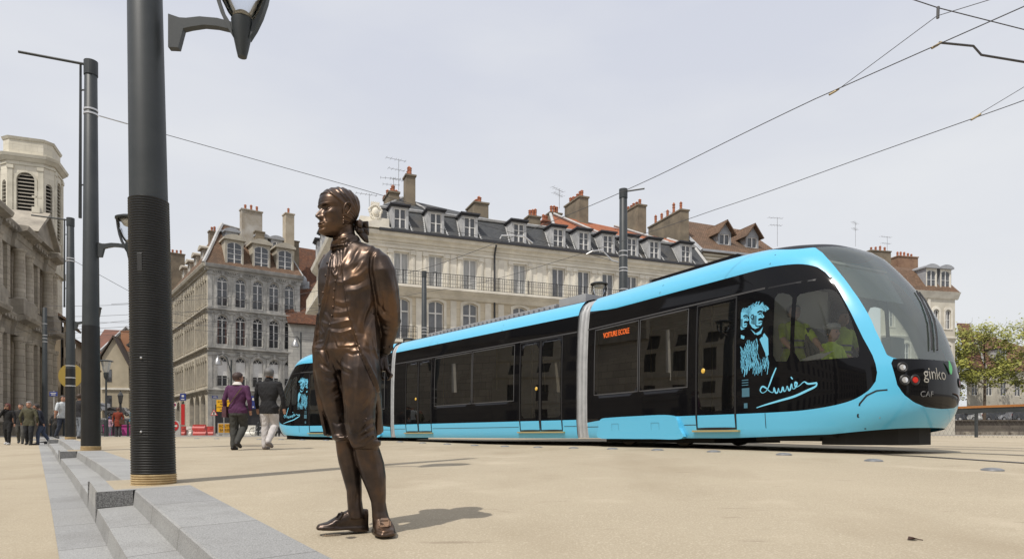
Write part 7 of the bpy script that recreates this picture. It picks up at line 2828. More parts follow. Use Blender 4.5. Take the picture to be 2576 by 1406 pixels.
 shoe(heelR, toeR, 0.05, 0.04, 0.12, 0.04)
 def sheet(cols, th):
  """cols: list of columns of points (each top to bottom)"""
  m, n = len(cols), len(cols[0])
  P3 = [[V(*p) for p in c] for c in cols]
  vs = []
  for sgn in (0, 1):
   for i in range(m):
    for j in range(n):
     a = P3[min(i + 1, m - 1)][j] - P3[max(i - 1, 0)][j]
     b = P3[i][min(j + 1, n - 1)] - P3[i][max(j - 1, 0)]
     nn = a.cross(b).normalized()
     vs.append(P3[i][j] + nn * (sgn * th * SPX))
  q = m * n
  fs = []
  for i in range(m - 1):
   for j in range(n - 1):
    a, b, c, d = i * n + j, i * n + j + 1, (i + 1) * n + j + 1, (i + 1) * n + j
    fs += [(a, b, c, d), (q + d, q + c, q + b, q + a)]
  for j in range(n - 1):
   fs += [(j + 1, j, q + j, q + j + 1), ((m - 1) * n + j, (m - 1) * n + j + 1, q + (m - 1) * n + j + 1, q + (m - 1) * n + j)]
  for i in range(m - 1):
   fs += [(i * n, (i + 1) * n, q + (i + 1) * n, q + i * n), ((i + 1) * n + n - 1, i * n + n - 1, q + i * n + n - 1, q + (i + 1) * n + n - 1)]
  mb.add(vs, fs)
 sheet([[(878, 800, -58), (890, 845, -62), (904, 885, -68), (927, 936, -70), (946, 986, -48), (951, 1040, 4), (949, 1097, 22)],
           [(910, 800, -63), (918, 845, -66), (928, 885, -68), (943, 936, -58), (954, 986, -30), (957, 1040, 12), (954, 1095, 28)],
           [(940, 800, -50), (944, 845, -52), (948, 885, -50), (955, 936, -36), (960, 986, -6), (962, 1040, 22), (960, 1092, 36)],
           [(956, 800, -14), (956, 845, -14), (956, 885, -8), (960, 936, 6), (961, 986, 26), (964, 1040, 42), (967, 1086, 52)],
           [(950, 800, 30), (950, 845, 36), (948, 885, 44), (946, 936, 56), (944, 986, 66), (944, 1040, 76), (944, 1082, 82)]], 8)
 sheet([[(806, 790, 18), (800, 835, 20), (794, 880, 20), (796, 935, 22), (802, 990, 26), (811, 1040, 30), (822, 1094, 34)],
           [(812, 790, 44), (806, 835, 47), (803, 880, 50), (806, 935, 56), (812, 990, 58), (822, 1040, 60), (832, 1097, 62)],
           [(840, 790, 66), (840, 835, 70), (840, 880, 74), (840, 935, 82), (842, 990, 84), (846, 1040, 84), (850, 1095, 84)],
           [(880, 790, 66), (880, 835, 70), (880, 880, 74), (880, 935, 80), (880, 990, 82), (880, 1040, 82), (880, 1092, 82)]], 9)
 limb(mb, [V(876, 618, 4), V(868, 596, 2), V(862, 570, 2)], [x * SPX for x in (29, 26, 27)], 20)
 loft(mb, [S(872, 629, 41, 37, -40, 3), S(870, 616, 36, 33, -40, 3), S(870, 603, 32, 30, -40, 4), S(869, 597, 29, 28, -40, 4)], 26)
 co, faces, fm, ed = fuse(mb, "statue", 0.0052, 3)
 # ---- modelling of folds in the front view: each entry is a stroke (px, py) with height and width in px
 px = 900 + co[:, 0] / KX
 py = HY - (co[:, 2] - (CZ - zg)) * 445.0
 P2 = np.stack([px, py], 1)
 n = vnormals(co, faces)
 facing = np.clip(-n[:, 1] * 2.2, 0, 1)
 depth = co[:, 1] / SPX
 disp = np.zeros(len(co))
 def ridge(poly, amp, wd, taper=True, mask=None):
  nonlocal disp
  d, t = seg_dist(P2, poly)
  k = amp * np.exp(-(d / wd) ** 2)
  if taper:
   k = k * np.sin(np.pi * np.clip(t * 0.9 + 0.05, 0, 1)) ** 0.5
  if mask is not None:
   k = k * mask
  disp += k * facing
 legs = (py > 885)
 front = depth < 20
 torso = (py > 605) & (py < 1000) & (px < 935)
 lap_l = [(836.5, 619), (838, 646), (833, 660), (826, 708), (827, 703), (821, 746), (813, 780), (805, 806), (797, 828), (790, 850)]
 edge_r = [(873, 612), (866, 640), (862, 690), (866, 731), (871, 770), (878, 800), (890, 842), (902, 882)]
 opening = lap_l + [(780, 905), (800, 915), (902, 900)] + edge_r[::-1]
 ins = in_poly(P2, opening)
 dl, _ = seg_dist(P2, lap_l)
 dr, _ = seg_dist(P2, edge_r)
 sd = np.minimum(dl, dr)
 step = np.where(ins, -5.0 * np.clip(sd / 2.2, 0, 1), 2.2 * np.exp(-(sd / 4.5) ** 2))
 disp += step * facing * front * (py > 612) * (1 - np.clip((py - 868) / 18, 0, 1))
 e2 = [(890, 842), (902, 882), (926, 936), (949, 986)]
 de, te = seg_dist(P2, e2)
 sidev = in_poly(P2, e2 + [(1000, 990), (1000, 842)])
 disp += np.where(sidev, 5.0 * np.exp(-(de / 14) ** 2), -4.0 * np.exp(-(de / 4) ** 2)) * facing * (px < 956) * (py > 850) * (py < 992) * np.sin(np.pi * np.clip(te, 0.04, 0.96)) ** 0.4
 wc = [(795, 878), (814, 882), (829, 838), (850, 880), (878, 881), (905, 876)]
 wc_poly = [(780, 845), (800, 815), (905, 815), (905, 876), (878, 881), (850, 880), (829, 838), (814, 882), (780, 880)]
 insw = in_poly(P2, wc_poly)
 dw, _ = seg_dist(P2, wc)
 disp += np.where(insw, 2.4 * np.exp(-(dw / 6.0) ** 2), -1.4 * np.exp(-(dw / 4) ** 2)) * facing * front * ((py > 820) & (py < 900)) * (px < 905)
 bt = [(846, 719), (843, 739), (841, 760), (840, 781), (837, 802), (832, 824)]
 ridge([(848, 706)] + [(x - 3, y) for x, y in bt], -1.8, 1.6, False)
 ridge([(853, 712)] + [(x + 4, y) for x, y in bt], 1.0, 3, False)
 for poly, a, w_ in [
  ([(848, 622), (846, 660), (842, 705)], 4.2, 3.2), ([(856, 624), (855, 665), (850, 712)], 4.6, 3.0), ([(863, 628), (861, 668), (856, 700)], 3.6, 2.8), ([(842, 630), (839, 655), (836, 690)], 3.4, 2.8),
  ([(852, 640), (850, 680), (846, 700)], -3.2, 1.7), ([(859, 640), (858, 676), (853, 700)], -3, 1.6), ([(845, 640), (843, 672), (839, 698)], -3, 1.6), ([(834, 690), (841, 704), (847, 708)], 3, 2.4), ([(838, 680), (845, 699), (848, 706)], 2.4, 1.8),
  ([(838, 612), (850, 618), (868, 616), (890, 600)], 3.2, 3.6), ([(842, 604), (856, 611), (872, 607), (893, 592)], 3.2, 3.2), ([(840, 618), (852, 624), (870, 621)], -2.6, 1.8), ([(845, 608), (858, 615), (874, 611), (894, 596)], -2.6, 1.7),
  ([(872, 616), (886, 608), (902, 594), (912, 592)], 3.2, 4.0), ([(874, 624), (890, 616), (908, 602)], -3.0, 2.4), ([(954, 620), (941, 636), (932, 658), (929, 690), (936, 730), (946, 765)], -2.6, 2.6), ([(950, 614), (936, 632), (924, 656), (921, 690)], 3.0, 5.0),
  ([(962, 622), (950, 640), (941, 668), (940, 700)], 3.2, 5.0),
  ([(880, 640), (868, 672), (862, 690)], 3.0, 5), ([(905, 640), (890, 668), (872, 690)], 3.2, 6), ([(918, 650), (906, 690), (878, 716)], 2.6, 6), ([(925, 690), (900, 712), (870, 722)], 3.4, 6), ([(888, 664), (877, 682)], -2.5, 4), ([(912, 668), (890, 697)], -2.5, 4.5),
  ([(926, 730), (900, 745), (872, 748)], 2.4, 5), ([(922, 716), (898, 730), (872, 736)], -2.2, 4), ([(930, 770), (915, 800), (905, 840)], 3.2, 7), ([(944, 780), (932, 830), (928, 870)], 3.2, 6), ([(936, 775), (922, 815), (915, 855)], -3.2, 5), ([(902, 790), (897, 825), (906, 850)], -2.2, 6),
  ([(866, 732), (877, 730), (888, 732)], -2.0, 1.4),
  ([(962, 680), (978, 720), (990, 770)], 2.0, 7), ([(950, 700), (958, 750), (960, 800)], -2.6, 5), ([(946, 770), (962, 790), (990, 800)], -3.0, 4), ([(948, 790), (966, 808), (996, 812)], 2.6, 5), ([(950, 812), (970, 826), (996, 826)], -2.2, 3.5), ([(952, 826), (972, 840), (990, 838)], 2.2, 4), ([(984, 690), (998, 740), (1003, 790)], -1.6, 5),
  ([(905, 880), (915, 905), (940, 955), (950, 985)], 3.0, 3.0), ([(936, 858), (940, 880), (948, 902), (951, 898)], 2.4, 2.0), ([(925, 850), (918, 880), (926, 910)], 2.6, 6), ([(938, 905), (946, 950), (952, 1000)], 2.2, 5),
  ([(829, 722), (820, 745), (812, 772)], 2.2, 4), ([(846, 722), (862, 726), (878, 722)], 2.2, 4), ([(828, 735), (815, 755)], -2, 3), ([(842, 768), (860, 775), (878, 772)], 2.2, 4), ([(842, 778), (860, 786), (880, 784)], -2.0, 3), ([(838, 796), (856, 798), (878, 795)], 2.8, 4),
  ([(836, 806), (856, 808), (880, 805)], -2.6, 3), ([(832, 824), (850, 822), (872, 817), (884, 818)], 4.0, 3.4), ([(834, 834), (852, 836), (880, 832)], -3.0, 3.0), ([(836, 842), (858, 846), (888, 838)], 4.0, 3.6), ([(808, 790), (820, 800), (830, 820)], 2.6, 4), ([(806, 812), (818, 820), (829, 824)], 2.6, 3.5),
  ([(806, 828), (812, 842), (808, 846), (801, 836)], 2.4, 2.5), ([(858, 850), (866, 868), (860, 876)], 2.2, 4), ([(876, 850), (884, 864)], 2, 4),
  ([(829, 845), (828, 880), (833, 915), (845, 945)], 2.6, 4), ([(822, 885), (828, 915), (842, 942)], -3.4, 3), ([(806, 888), (822, 915), (845, 940)], 4.0, 4.5), ([(812, 880), (830, 908)], -2.4, 3), ([(808, 915), (822, 926), (840, 934)], -3.0, 3.5), ([(806, 924), (820, 936), (842, 942)], 3.2, 4),
  ([(810, 940), (830, 952), (848, 950)], -2.8, 4), ([(812, 955), (832, 966), (852, 958)], 2.8, 4), ([(822, 985), (842, 972), (856, 965)], 2.4, 4), ([(824, 996), (846, 984), (858, 972)], -2.2, 3.5), ([(838, 1005), (852, 998), (862, 990)], 2.6, 3.5),
  ([(845, 940), (852, 955), (860, 985), (866, 1020), (866, 1060)], -5.0, 4), ([(850, 905), (866, 928), (884, 938)], 3.0, 4), ([(848, 916), (864, 938), (880, 946)], -2.4, 3), ([(870, 885), (888, 892), (905, 888)], 1.8, 3.0), ([(872, 893), (888, 900), (906, 896)], -2.0, 2.6),
  ([(905, 895), (902, 930), (898, 985), (892, 1040), (886, 1066)], 2.4, 9), ([(935, 985), (920, 1010), (908, 1030)], 2.6, 4), ([(940, 1000), (924, 1024), (910, 1040)], -2.2, 3.5), ([(842, 1040), (855, 1048), (866, 1042)], 2.6, 4), ([(836, 1058), (850, 1066), (864, 1060)], -2.2, 3.5),
  ([(886, 1064), (889, 1078), (886, 1090)], 4.5, 9), ([(934, 1052), (918, 1062), (904, 1080)], 3.0, 3.2), ([(938, 1062), (920, 1074), (904, 1088)], -2.6, 2.6), ([(938, 1072), (920, 1082), (900, 1094)], 3.2, 3.0), ([(940, 1082), (922, 1090), (902, 1102)], -2.6, 2.4), ([(940, 1090), (924, 1098), (902, 1110)], 3.0, 2.8),
  ([(868, 1060), (872, 1084), (880, 1104), (892, 1126)], 2.4, 3), ([(884, 1112), (893, 1122), (915, 1120), (942, 1098)], 3.0, 3.0), ([(846, 1098), (858, 1102), (872, 1100)], 2.6, 2.6),
  ([(898, 1132), (912, 1170), (930, 1220), (942, 1270)], 1.6, 5), ([(952, 1150), (956, 1190), (954, 1230)], -1.2, 6), ([(868, 1140), (876, 1190), (884, 1240)], 1.4, 5), ([(886, 1238), (882, 1264), (878, 1280)], 2.0, 5), ([(898, 1240), (896, 1270)], -1.6, 4),
  ([(846, 1312), (852, 1322), (862, 1326)], -1.6, 2), ([(838, 1314), (842, 1324)], 1.4, 2), ([(950, 1330), (965, 1334), (982, 1329)], -1.5, 1.8), ([(948, 1337), (966, 1341), (986, 1335)], 1.4, 2),
 ]:
  ridge(poly, a, w_)
 deg = np.bincount(ed.ravel(), minlength=len(co)).astype(float)
 sdisp = np.zeros(len(co))
 np.add.at(sdisp, ed[:, 0], disp[ed[:, 1]])
 np.add.at(sdisp, ed[:, 1], disp[ed[:, 0]])
 disp = 0.55 * disp + 0.45 * sdisp / np.maximum(deg, 1)
 co = co + n * (disp * SPX)[:, None]
 n = vnormals(co, faces)
 rip = np.sin(co[:, 0] * 41 + co[:, 2] * 23) * np.sin(co[:, 2] * 37 - co[:, 1] * 29 + 1.3) * 0.0009
 co = co + n * rip[:, None]
 body = bpy.data.objects.new("body", skin_mesh("body", co, faces, [M_bronze]))
 put(body, root)
 # ---- head as its own fine surface in a head frame (u forward, v to his left, h up from the chin, px)
 Hc = V(850, 601, 0)
 yaw = R(62)
 pitch = R(-4)
 fu = Vector((-math.sin(yaw), -math.cos(yaw), 0))
 fv = Vector((math.cos(yaw), -math.sin(yaw), 0))
 NH, NA = 230, 300
 hs = np.linspace(0, 1, NH)
 h = 123 * (0.5 - 0.5 * np.cos(np.pi * hs) if False else hs)
 Ft = [(0, 30), (2, 38), (6, 45), (11, 47.5), (16, 45), (19, 44.5), (22, 46.5), (25, 45.5), (28, 47), (33, 46), (38, 44.5), (44, 44), (52, 44), (60, 43.5), (66, 43.5), (70, 46), (75, 49.5), (82, 50.5), (92, 50), (100, 47.5), (107, 42), (113, 34), (118, 24), (121, 14), (123, 0)]
 Bt = [(0, 4), (6, 8), (12, 14), (20, 22), (28, 30), (36, 37), (46, 42.5), (58, 47), (70, 49.5), (80, 50), (92, 48), (101, 44), (109, 37), (115, 28), (119, 18.5), (122, 8), (123, 0)]
 Wt = [(0, 12), (4, 17), (8, 21), (14, 25), (20, 29), (28, 32.5), (36, 35), (46, 36.5), (56, 37.5), (66, 38), (78, 39), (90, 38.5), (100, 35.5), (108, 30.5), (114, 24.5), (118, 18), (121, 10.5), (123, 0)]
 ii = lambda t: np.interp(h, [q[0] for q in t], [q[1] for q in t])
 ker = np.ones(7) / 7
 sm = lambda a: np.concatenate([a[:3], np.convolve(a, ker, 'valid'), a[-3:]])
 Fh, Bh, Wh = sm(ii(Ft)), sm(ii(Bt)), sm(ii(Wt))
 an = np.linspace(0, 2 * np.pi, NA, endpoint=False)
 ca, sa = np.cos(an), np.sin(an)
 ef = np.interp(h, [0, 20, 60, 100, 123], [2.0, 2.15, 2.35, 2.25, 2.0])
 u = np.where(ca[None, :] > 0, Fh[:, None], Bh[:, None]) * np.sign(ca)[None, :] * np.abs(ca)[None, :] ** (2 / ef[:, None])
 v = Wh[:, None] * np.sign(sa)[None, :] * np.abs(sa)[None, :] ** (2 / ef[:, None])
 hh = np.repeat(h[:, None], NA, 1)
 g = lambda x, w_: np.exp(-(x / w_) ** 2)
 av = np.abs(v)
 fr = (u > 8)
 du = np.zeros_like(u)
 nr = np.interp(hh, [37, 40, 44, 48, 56, 64, 69, 72], [0, 7, 15.5, 15.5, 10.5, 5.0, 1.5, 0])
 nw = np.interp(hh, [38, 44, 50, 60, 70], [6.0, 6.2, 5.4, 4.6, 6.0])
 du += nr * g(v, nw)
 du += 4.2 * g(av - 7.2, 2.8) * g(hh - 43.5, 3.6)
 du -= 8.5 * g(av - 15, 9.0) * g(hh - 64.5, 6.2)
 du += 3.0 * g(av - 16, 12) * g(hh - 73.5, 3.2)
 eb = np.clip(1 - ((av - 16) / 8.2) ** 2 - ((hh - 63.5) / 4.6) ** 2, 0, 1)
 du += 4.6 * np.sqrt(eb)
 for q, a_ in ((4.9, 1.5), (-4.7, 1.1)):
  arc = hh - 63.5 - q * np.clip(1 - ((av - 16) / 9.5) ** 2, 0, 1)
  du += a_ * g(arc, 0.95) * (np.abs(av - 16) < 9.5)
 du -= 1.6 * g(hh - 69.6 - 1.2 * np.clip(1 - ((av - 16) / 10) ** 2, 0, 1), 1.0) * (np.abs(av - 16) < 10)
 du -= 1.1 * g(av - 15, 1.5) * g(hh - 63.5, 1.5)
 du += 3.0 * g(av - 25, 9) * g(hh - 53, 8)
 du -= 2.6 * g(av - 27, 8) * g(hh - 34, 9)
 du += 4.6 * g(v, 10.5) * g(hh - 29.0 + 0.02 * v * v, 2.3) + 4.4 * g(v, 8.5) * g(hh - 22.2 - 0.015 * v * v, 2.6)
 du -= 3.4 * g(hh - 25.6 - 0.004 * v * v, 1.0) * (av < 13.5)
 du -= 1.8 * g(av - 14, 2.5) * g(hh - 25.5, 3)
 du -= 2.4 * g(v, 10) * g(hh - 16.5, 2.4)
 du -= 1.6 * g(v, 2.0) * g(hh - 34.5, 3.5)
 du -= 1.8 * g(av - 13 - (44 - hh) * 0.35, 2.2) * ((hh > 28) & (hh < 45))
 du += 1.8 * g(v, 8) * g(hh - 8, 5)
 u = u + du * fr * np.clip((u - 8) / 14, 0, 1)
 hl = np.interp(u, [-60, 2, 6, 12, 24, 34, 42, 50, 60], [20, 24, 64, 76, 84, 94, 99, 103, 104])
 hl = np.where(u < -2, 26 - 0.15 * u, hl)
 hm = np.clip((hh - hl) / 2.2, 0, 1)
 hm = np.where((u < -6) & (hh > 22), 1.0, hm)
 cxn, chn = -46.0, 30.0
 ang = np.arctan2(hh - chn, u - cxn + 8)
 strand = np.sin(ang * 46 + av * 0.12 + 2.2 * np.sin(ang * 7)) + 0.5 * np.sin(ang * 83 + av * 0.3)
 rr = np.sqrt(u * u + v * v) + 1e-6
 nx_, ny_ = u / rr, v / rr
 amt = hm * (3.0 + 0.95 * strand)
 up = np.clip((hh - 98) / 24, 0, 1)
 u = u + nx_ * amt * (1 - 0.5 * up)
 v = v + ny_ * amt * (1 - 0.5 * up)
 hz = hh + amt * up * 0.9
 cp, sp_ = math.cos(pitch), math.sin(pitch)
 u2 = u * cp - (hz - 40) * -sp_
 h2 = (hz - 40) * cp + u * -sp_ * -1 + 40
 pts = []
 for i in range(NH):
  for k in range(NA):
   q = Hc + (fu * u2[i, k] + fv * v[i, k]) * SPX + Vector((0, 0, h2[i, k] * SPX))
   pts.append(q)
 fs = [(i * NA + k, i * NA + (k + 1) % NA, (i + 1) * NA + (k + 1) % NA, (i + 1) * NA + k) for i in range(NH - 1) for k in range(NA)]
 hb = MB()
 hb.add(pts, fs)
 head = hb.build("head", M_bronze, root, smooth='all', recalc=True)
 def Hp(a, b, c):
  b_, c_ = b, c
  return Hc + (fu * (a * cp + (c - 40) * sp_) + fv * b_) * SPX + Vector((0, 0, ((c_ - 40) * cp + a * sp_ + 40) * SPX))
 for s in (1, -1):
  eb_ = MB()
  rim = [(-1, 36, 46), (3, 38, 49), (5, 40, 58), (4, 41.5, 68), (-1, 43, 76), (-9, 44.5, 77), (-13, 44, 70), (-11, 42.5, 60), (-6, 40, 51), (-2, 38, 46)]
  rim = [tuple(q) for q in catmull([Vector(q) for q in rim], 4)]
  eb_.tube([Hp(a, s * b, c) for a, b, c in rim], 2.3 * SPX, 8)
  eb_.tube([Hp(a, s * b, c) for a, b, c in [(-2, 38.5, 52), (-7, 41, 60), (-7, 42, 68), (-3, 41, 72), (1, 40, 68)]], 1.9 * SPX, 7)
  eb_.sphere(Hp(-1, s * 37.5, 48), 4.2 * SPX, 10, 8)
  eb_.sphere(Hp(-4, s * 37.0, 62), 8.0 * SPX, 12, 8, sc=(0.6, 0.6, 1.3))
  eb_.build("ear", M_bronze, head, smooth='all')
 qb = MB()
 c = Hp(-50, 0, 32)
 qb.sphere(c, 8 * SPX, 10, 8)
 for s, tz in ((1, 0.3), (-1, -0.1)):
  for k in range(2):
   p0, p1, p2 = c, V(912 + s * 8 + k * 2, 562 + k * 20 - s * 3, s * 10), V(916 + s * 9, 577 + k * 8, s * 16)
   qb.tube([p0, p0.lerp(p1, 0.5) + Vector((0, 0, 0.006)), p1, p2], [4 * SPX, 9 * SPX, 10 * SPX, 4 * SPX], 8)
 for k in range(5):
  o_ = (k - 2) * 3.0
  qb.tube([V(898 + o_ * .4, 568, o_), V(905 + o_, 580, o_), V(915 + o_, 594, o_), V(922 + o_ * .6, 608, o_ * .6)], [5 * SPX, 6 * SPX, 5.5 * SPX, 2 * SPX], 8)
 qb.build("hair_queue", M_bronze, head, smooth='all')
 hb = MB()
 limb(hb, [V(968, 868, 22), V(966, 884, 24), V(965, 900, 26)], [x * SPX for x in (13, 12, 14)], 12)
 loft(hb, [S(965, 896, 11, 15, 20, 26), S(966, 908, 12, 17, 20, 26), S(968, 922, 11, 17, 20, 24), S(970, 930, 9, 15, 20, 22)], 14)
 for k, (dx, dd, l) in enumerate(((0, 14, 34), (1, 6, 38), (3, -3, 37), (4, -11, 30))):
  b0 = V(968 + dx * .6, 918, 24 + dd * 0.8)
  b1 = V(975 + dx, 930 + k * 1.5, 18 + dd)
  b2 = V(981 + dx * 1.2, 938 + l * 0.25 - k, 12 + dd)
  b3 = V(977 + dx * 1.2, 948 + l * 0.1 - k * 2, 8 + dd)
  limb(hb, [b0, b1, b2, b3], [x * SPX for x in (5.2, 5.0, 4.5, 3.6)], 8)
 limb(hb, [V(960, 898, 14), V(958, 915, 8), V(962, 928, 4)], [x * SPX for x in (5.5, 5.2, 4.2)], 8)
 loft(hb, [S(952, 900, 9, 15, 20, 44), S(952, 925, 9, 17, 20, 42), S(955, 938, 7, 15, 20, 40)], 12)
 for k in range(4):
  limb(hb, [V(953, 930, 34 + k * 6), V(960, 943, 30 + k * 6), V(966, 950 - k, 26 + k * 5)], [x * SPX for x in (5, 4.6, 3.6)], 8)
 c2, f2, _, _ = fuse(hb, "hands", 0.0028, 2)
 put(bpy.data.objects.new("hands", skin_mesh("hands", c2, f2, [M_bronze])), root)
 dv = BVHTree.FromPolygons([Vector(q) for q in co], faces)
 def on_body(x, y, r, flat=0.55):
  q = V(x, y, -200)
  hit = dv.ray_cast(q, Vector((0, 1, 0)))
  return (hit[0] if hit[0] else V(x, y, -50)), r * SPX
 for x, y, r0 in [(x, y, 3.1) for x, y in bt] + [(x, y, 3.6) for x, y in ((826, 671), (822, 703), (816, 745), (806, 772))] + [(x, y, 3.2) for x, y in ((921, 1055), (919, 1070), (920, 1084), (925, 1097), (939, 1099), (965, 872), (981, 870))]:
  p, r = on_body(x, y, r0)
  bb = MB()
  bb.sphere(p, r, 10, 8)
  bb.build("button", M_bronze, body, smooth='all')
 for (x, y, d, w_, h_, yw, tl) in ((856, 1291, -6, 11, 9, R(-62), R(-35)), (965, 1312, -52, 13, 11, R(-8), R(-42))):
  p, _ = on_body(x, y, 1)
  M = Matrix.Translation(p + Vector((0, -0.004, 0))) @ Matrix.Rotation(yw, 4, 'Z') @ Matrix.Rotation(tl, 4, 'X')
  kb = MB()
  a, b = w_ * SPX, h_ * SPX
  t_ = 2.2 * SPX
  for x0, x1, z0, z1 in ((-a, a, b - t_ * 1.6, b), (-a, a, -b, -b + t_ * 1.6), (-a, -a + t_ * 1.6, -b, b), (a - t_ * 1.6, a, -b, b)):
   kb.box(x0, x1, -t_, t_, z0, z1, M=M)
  kb.box(-a * 1.25, a * 1.25, 0.2 * t_, t_ * 0.9, -b * 0.62, b * 0.62, M=M)
  kb.box(-a * 0.7, a * 0.7, 0.1 * t_, t_ * 0.8, b, b * 1.5, M=M)
  kb.build("shoe_buckle", M_bronze, body)
 rnd = random.Random(2)
 mb = MB()
 for k in range(7):
  q = V(818 + k * 4 + rnd.uniform(-2, 2), 1338 + rnd.uniform(-1, 3), 2)
  q.z = 0.004
  mb.sphere(q, rnd.uniform(1.4, 2.6) * SPX, 7, 5)
 w_ = [V(812, 1338, 0), V(824, 1341, -3), V(834, 1336, 0), V(846, 1341, -2), V(858, 1342, -2)]
 for q in w_:
  q.z = 0.006
 mb.tube(w_, 0.6 * SPX, 4)
 o = mb.build("wire_scraps", mat("rusty_scraps", (0.30, 0.19, 0.11), 0.7, col2=(0.4, 0.36, 0.3), scale=90), label="little tangle of pale wire and pebbles under the statue's pointed shoe", category="scraps")
 o.matrix_world = root.matrix_basis.copy()
 return root
statue()
# ---------------------------------------------------------------- people
M_skin = mat("skin", (0.46, 0.26, 0.18), 0.55, col2=(0.38, 0.20, 0.135), scale=9)
_pm = {}
def cloth(c, r=0.85):
 k = tuple(c)
 if k not in _pm:
  _pm[k] = mat("cloth", c, r, col2=tuple(x * 0.7 for x in c), scale=7, bump=0.25, bscale=22)
 return _pm[k]
def person(loc, yaw, H, label, hair, top, bottom, shoe, stepL=(0.0, 0.0, 0.0), stepR=(0.0, 0.0, 0.0), armL=((0.06, 0.03), (0.05, -0.02)), armR=((0.06, 0.03), (0.05, -0.02)), head_yaw=0.0, head_tilt=0.0,
           long_hair=False, coat=0.0, fat=1.0, lean=0.0, wide=1.0, sleeve=True, vox=0.011, sit=False, collar=None, group=None):
 """faces local -y. step = (knee forward, ankle forward, heel lift) as shares of H; arm = ((elbow out, forward), (hand out, forward)); the arm's own length sets the height"""
 mb = MB()
 q = lambda x, y, z: Vector((x * H, (y - lean * max(0, z - 0.5)) * H, z * H))
 SK, HA, TO, BO, SH = 0, 1, 2, 3, 4
 ph = 0.525
 for s, st in ((1, stepL), (-1, stepR)):
  hip, kn, ank = (s * 0.052, 0, ph), (s * 0.055, -st[0], 0.285 - st[0] ** 2 * 0.6 + st[2] * 0.25), (s * 0.052, -st[1], 0.045 + st[2])
  limb(mb, [q(*hip), q(*[lerp(a, b, 0.5) for a, b in zip(hip, kn)]), q(*kn), q(*[lerp(a, b, 0.4) for a, b in zip(kn, ank)]), q(*ank)], [H * r_ * fat for r_ in (0.062, 0.055, 0.042, 0.039, 0.030)], 12, BO)
  f = Vector((s * 0.015, -1, -st[2] * 6)).normalized()
  a = q(*ank)
  b0 = a + Vector((0, 0.018 * H, -0.02 * H))
  limb(mb, [b0, a + f * 0.05 * H + Vector((0, 0, -0.022 * H)), a + f * 0.10 * H + Vector((0, 0, -0.028 * H))], [0.025 * H, 0.027 * H, 0.02 * H], 10, SH)
 y0 = 0
 w_ = 0.098 * wide
 secs = [(0.475 - coat, 0.088 * fat, 0.065 * fat), (0.53, 0.094 * fat, 0.068 * fat), (0.60, 0.082 * fat, 0.060 * fat), (0.68, w_ * 0.95 * fat, 0.068 * fat), (0.76, w_ * 1.12, 0.068), (0.81, w_ * 1.06, 0.055), (0.835, w_ * 0.62, 0.04), (0.85, 0.034, 0.034)]
 loft(mb, [(q(0, 0, z), a * H, b * H, 0) for z, a, b in secs], 22, TO)
 if coat < 0.05:
  loft(mb, [(q(0, 0, 0.445), 0.088 * H * fat, 0.062 * H * fat, 0), (q(0, 0, 0.5), 0.092 * H * fat, 0.066 * H * fat, 0), (q(0, 0, 0.535), 0.088 * H * fat, 0.063 * H * fat, 0)], 20, BO)
 for s, ar in ((1, armL), (-1, armR)):
  sh = Vector((s * w_ * 1.07, 0, 0.805))
  (eo, ef), (ho, hf) = ar[:2]
  el = sh + Vector((s * eo, -ef, -math.sqrt(max(0.004, 0.17 ** 2 - eo * eo - ef * ef))))
  dz = 0.15 ** 2 - (ho - eo) ** 2 - (hf - ef) ** 2
  up = -1 if dz > 0 else 1
  hd = el + Vector((s * (ho - eo), -(hf - ef), up * math.sqrt(abs(dz))))
  if len(ar) > 2:
   hd = Vector(ar[2])
  limb(mb, [q(*sh), q(*sh.lerp(el, 0.5)), q(*el)], [H * 0.036, H * 0.033, H * 0.028], 12, TO)
  w2 = el.lerp(hd, 0.9)
  limb(mb, [q(*el), q(*el.lerp(hd, 0.5)), q(*w2)], [H * 0.027, H * 0.024, H * 0.019], 12, TO if sleeve else SK)
  d = (hd - el).normalized()
  o = d.orthogonal().normalized()
  limb(mb, [q(*w2), q(*(w2 + d * 0.03))], [H * 0.014, H * 0.019], 8, SK)
  for k in range(4):
   b = w2 + d * 0.035 + o * (k - 1.5) * 0.0085
   limb(mb, [q(*b), q(*(b + d * 0.026 + Vector((0, -0.004, 0)))), q(*(b + d * (0.043 - 0.004 * abs(k - 1)) + Vector((0, -0.012, 0))))], [H * 0.0058, H * 0.0055, H * 0.0045], 6, SK)
  limb(mb, [q(*(w2 + d * 0.015)), q(*(w2 + d * 0.03 + o * 0.018 + Vector((0, -0.012, 0))))], [H * 0.0065, H * 0.005], 6, SK)
 limb(mb, [q(0, 0.004, 0.835), q(0, -0.004, 0.875)], [0.033 * H, 0.03 * H], 12, SK if collar is None else TO)
 hc = q(0, -0.008 - head_tilt, 0.932)
 cy, sy = math.cos(head_yaw), math.sin(head_yaw)
 Rz = Matrix.Rotation(head_yaw, 3, 'Z')
 hs = H * 0.068
 hp = lambda x, y, z: hc + Rz @ Vector((x * hs, y * hs, z * hs))
 loft(mb, [(hp(0, -0.35, -0.95), 0.3 * hs, 0.3 * hs, head_yaw * 57.3), (hp(0, -0.25, -0.7), 0.58 * hs, 0.62 * hs, head_yaw * 57.3), (hp(0, -0.08, -0.3), 0.72 * hs, 0.85 * hs, head_yaw * 57.3), (hp(0, 0, 0.1), 0.76 * hs, 0.96 * hs, head_yaw * 57.3),
              (hp(0, 0.04, 0.5), 0.72 * hs, 0.88 * hs, head_yaw * 57.3), (hp(0, 0.05, 0.8), 0.48 * hs, 0.6 * hs, head_yaw * 57.3), (hp(0, 0.05, 0.95), 0.16 * hs, 0.2 * hs, head_yaw * 57.3)], 18, SK)
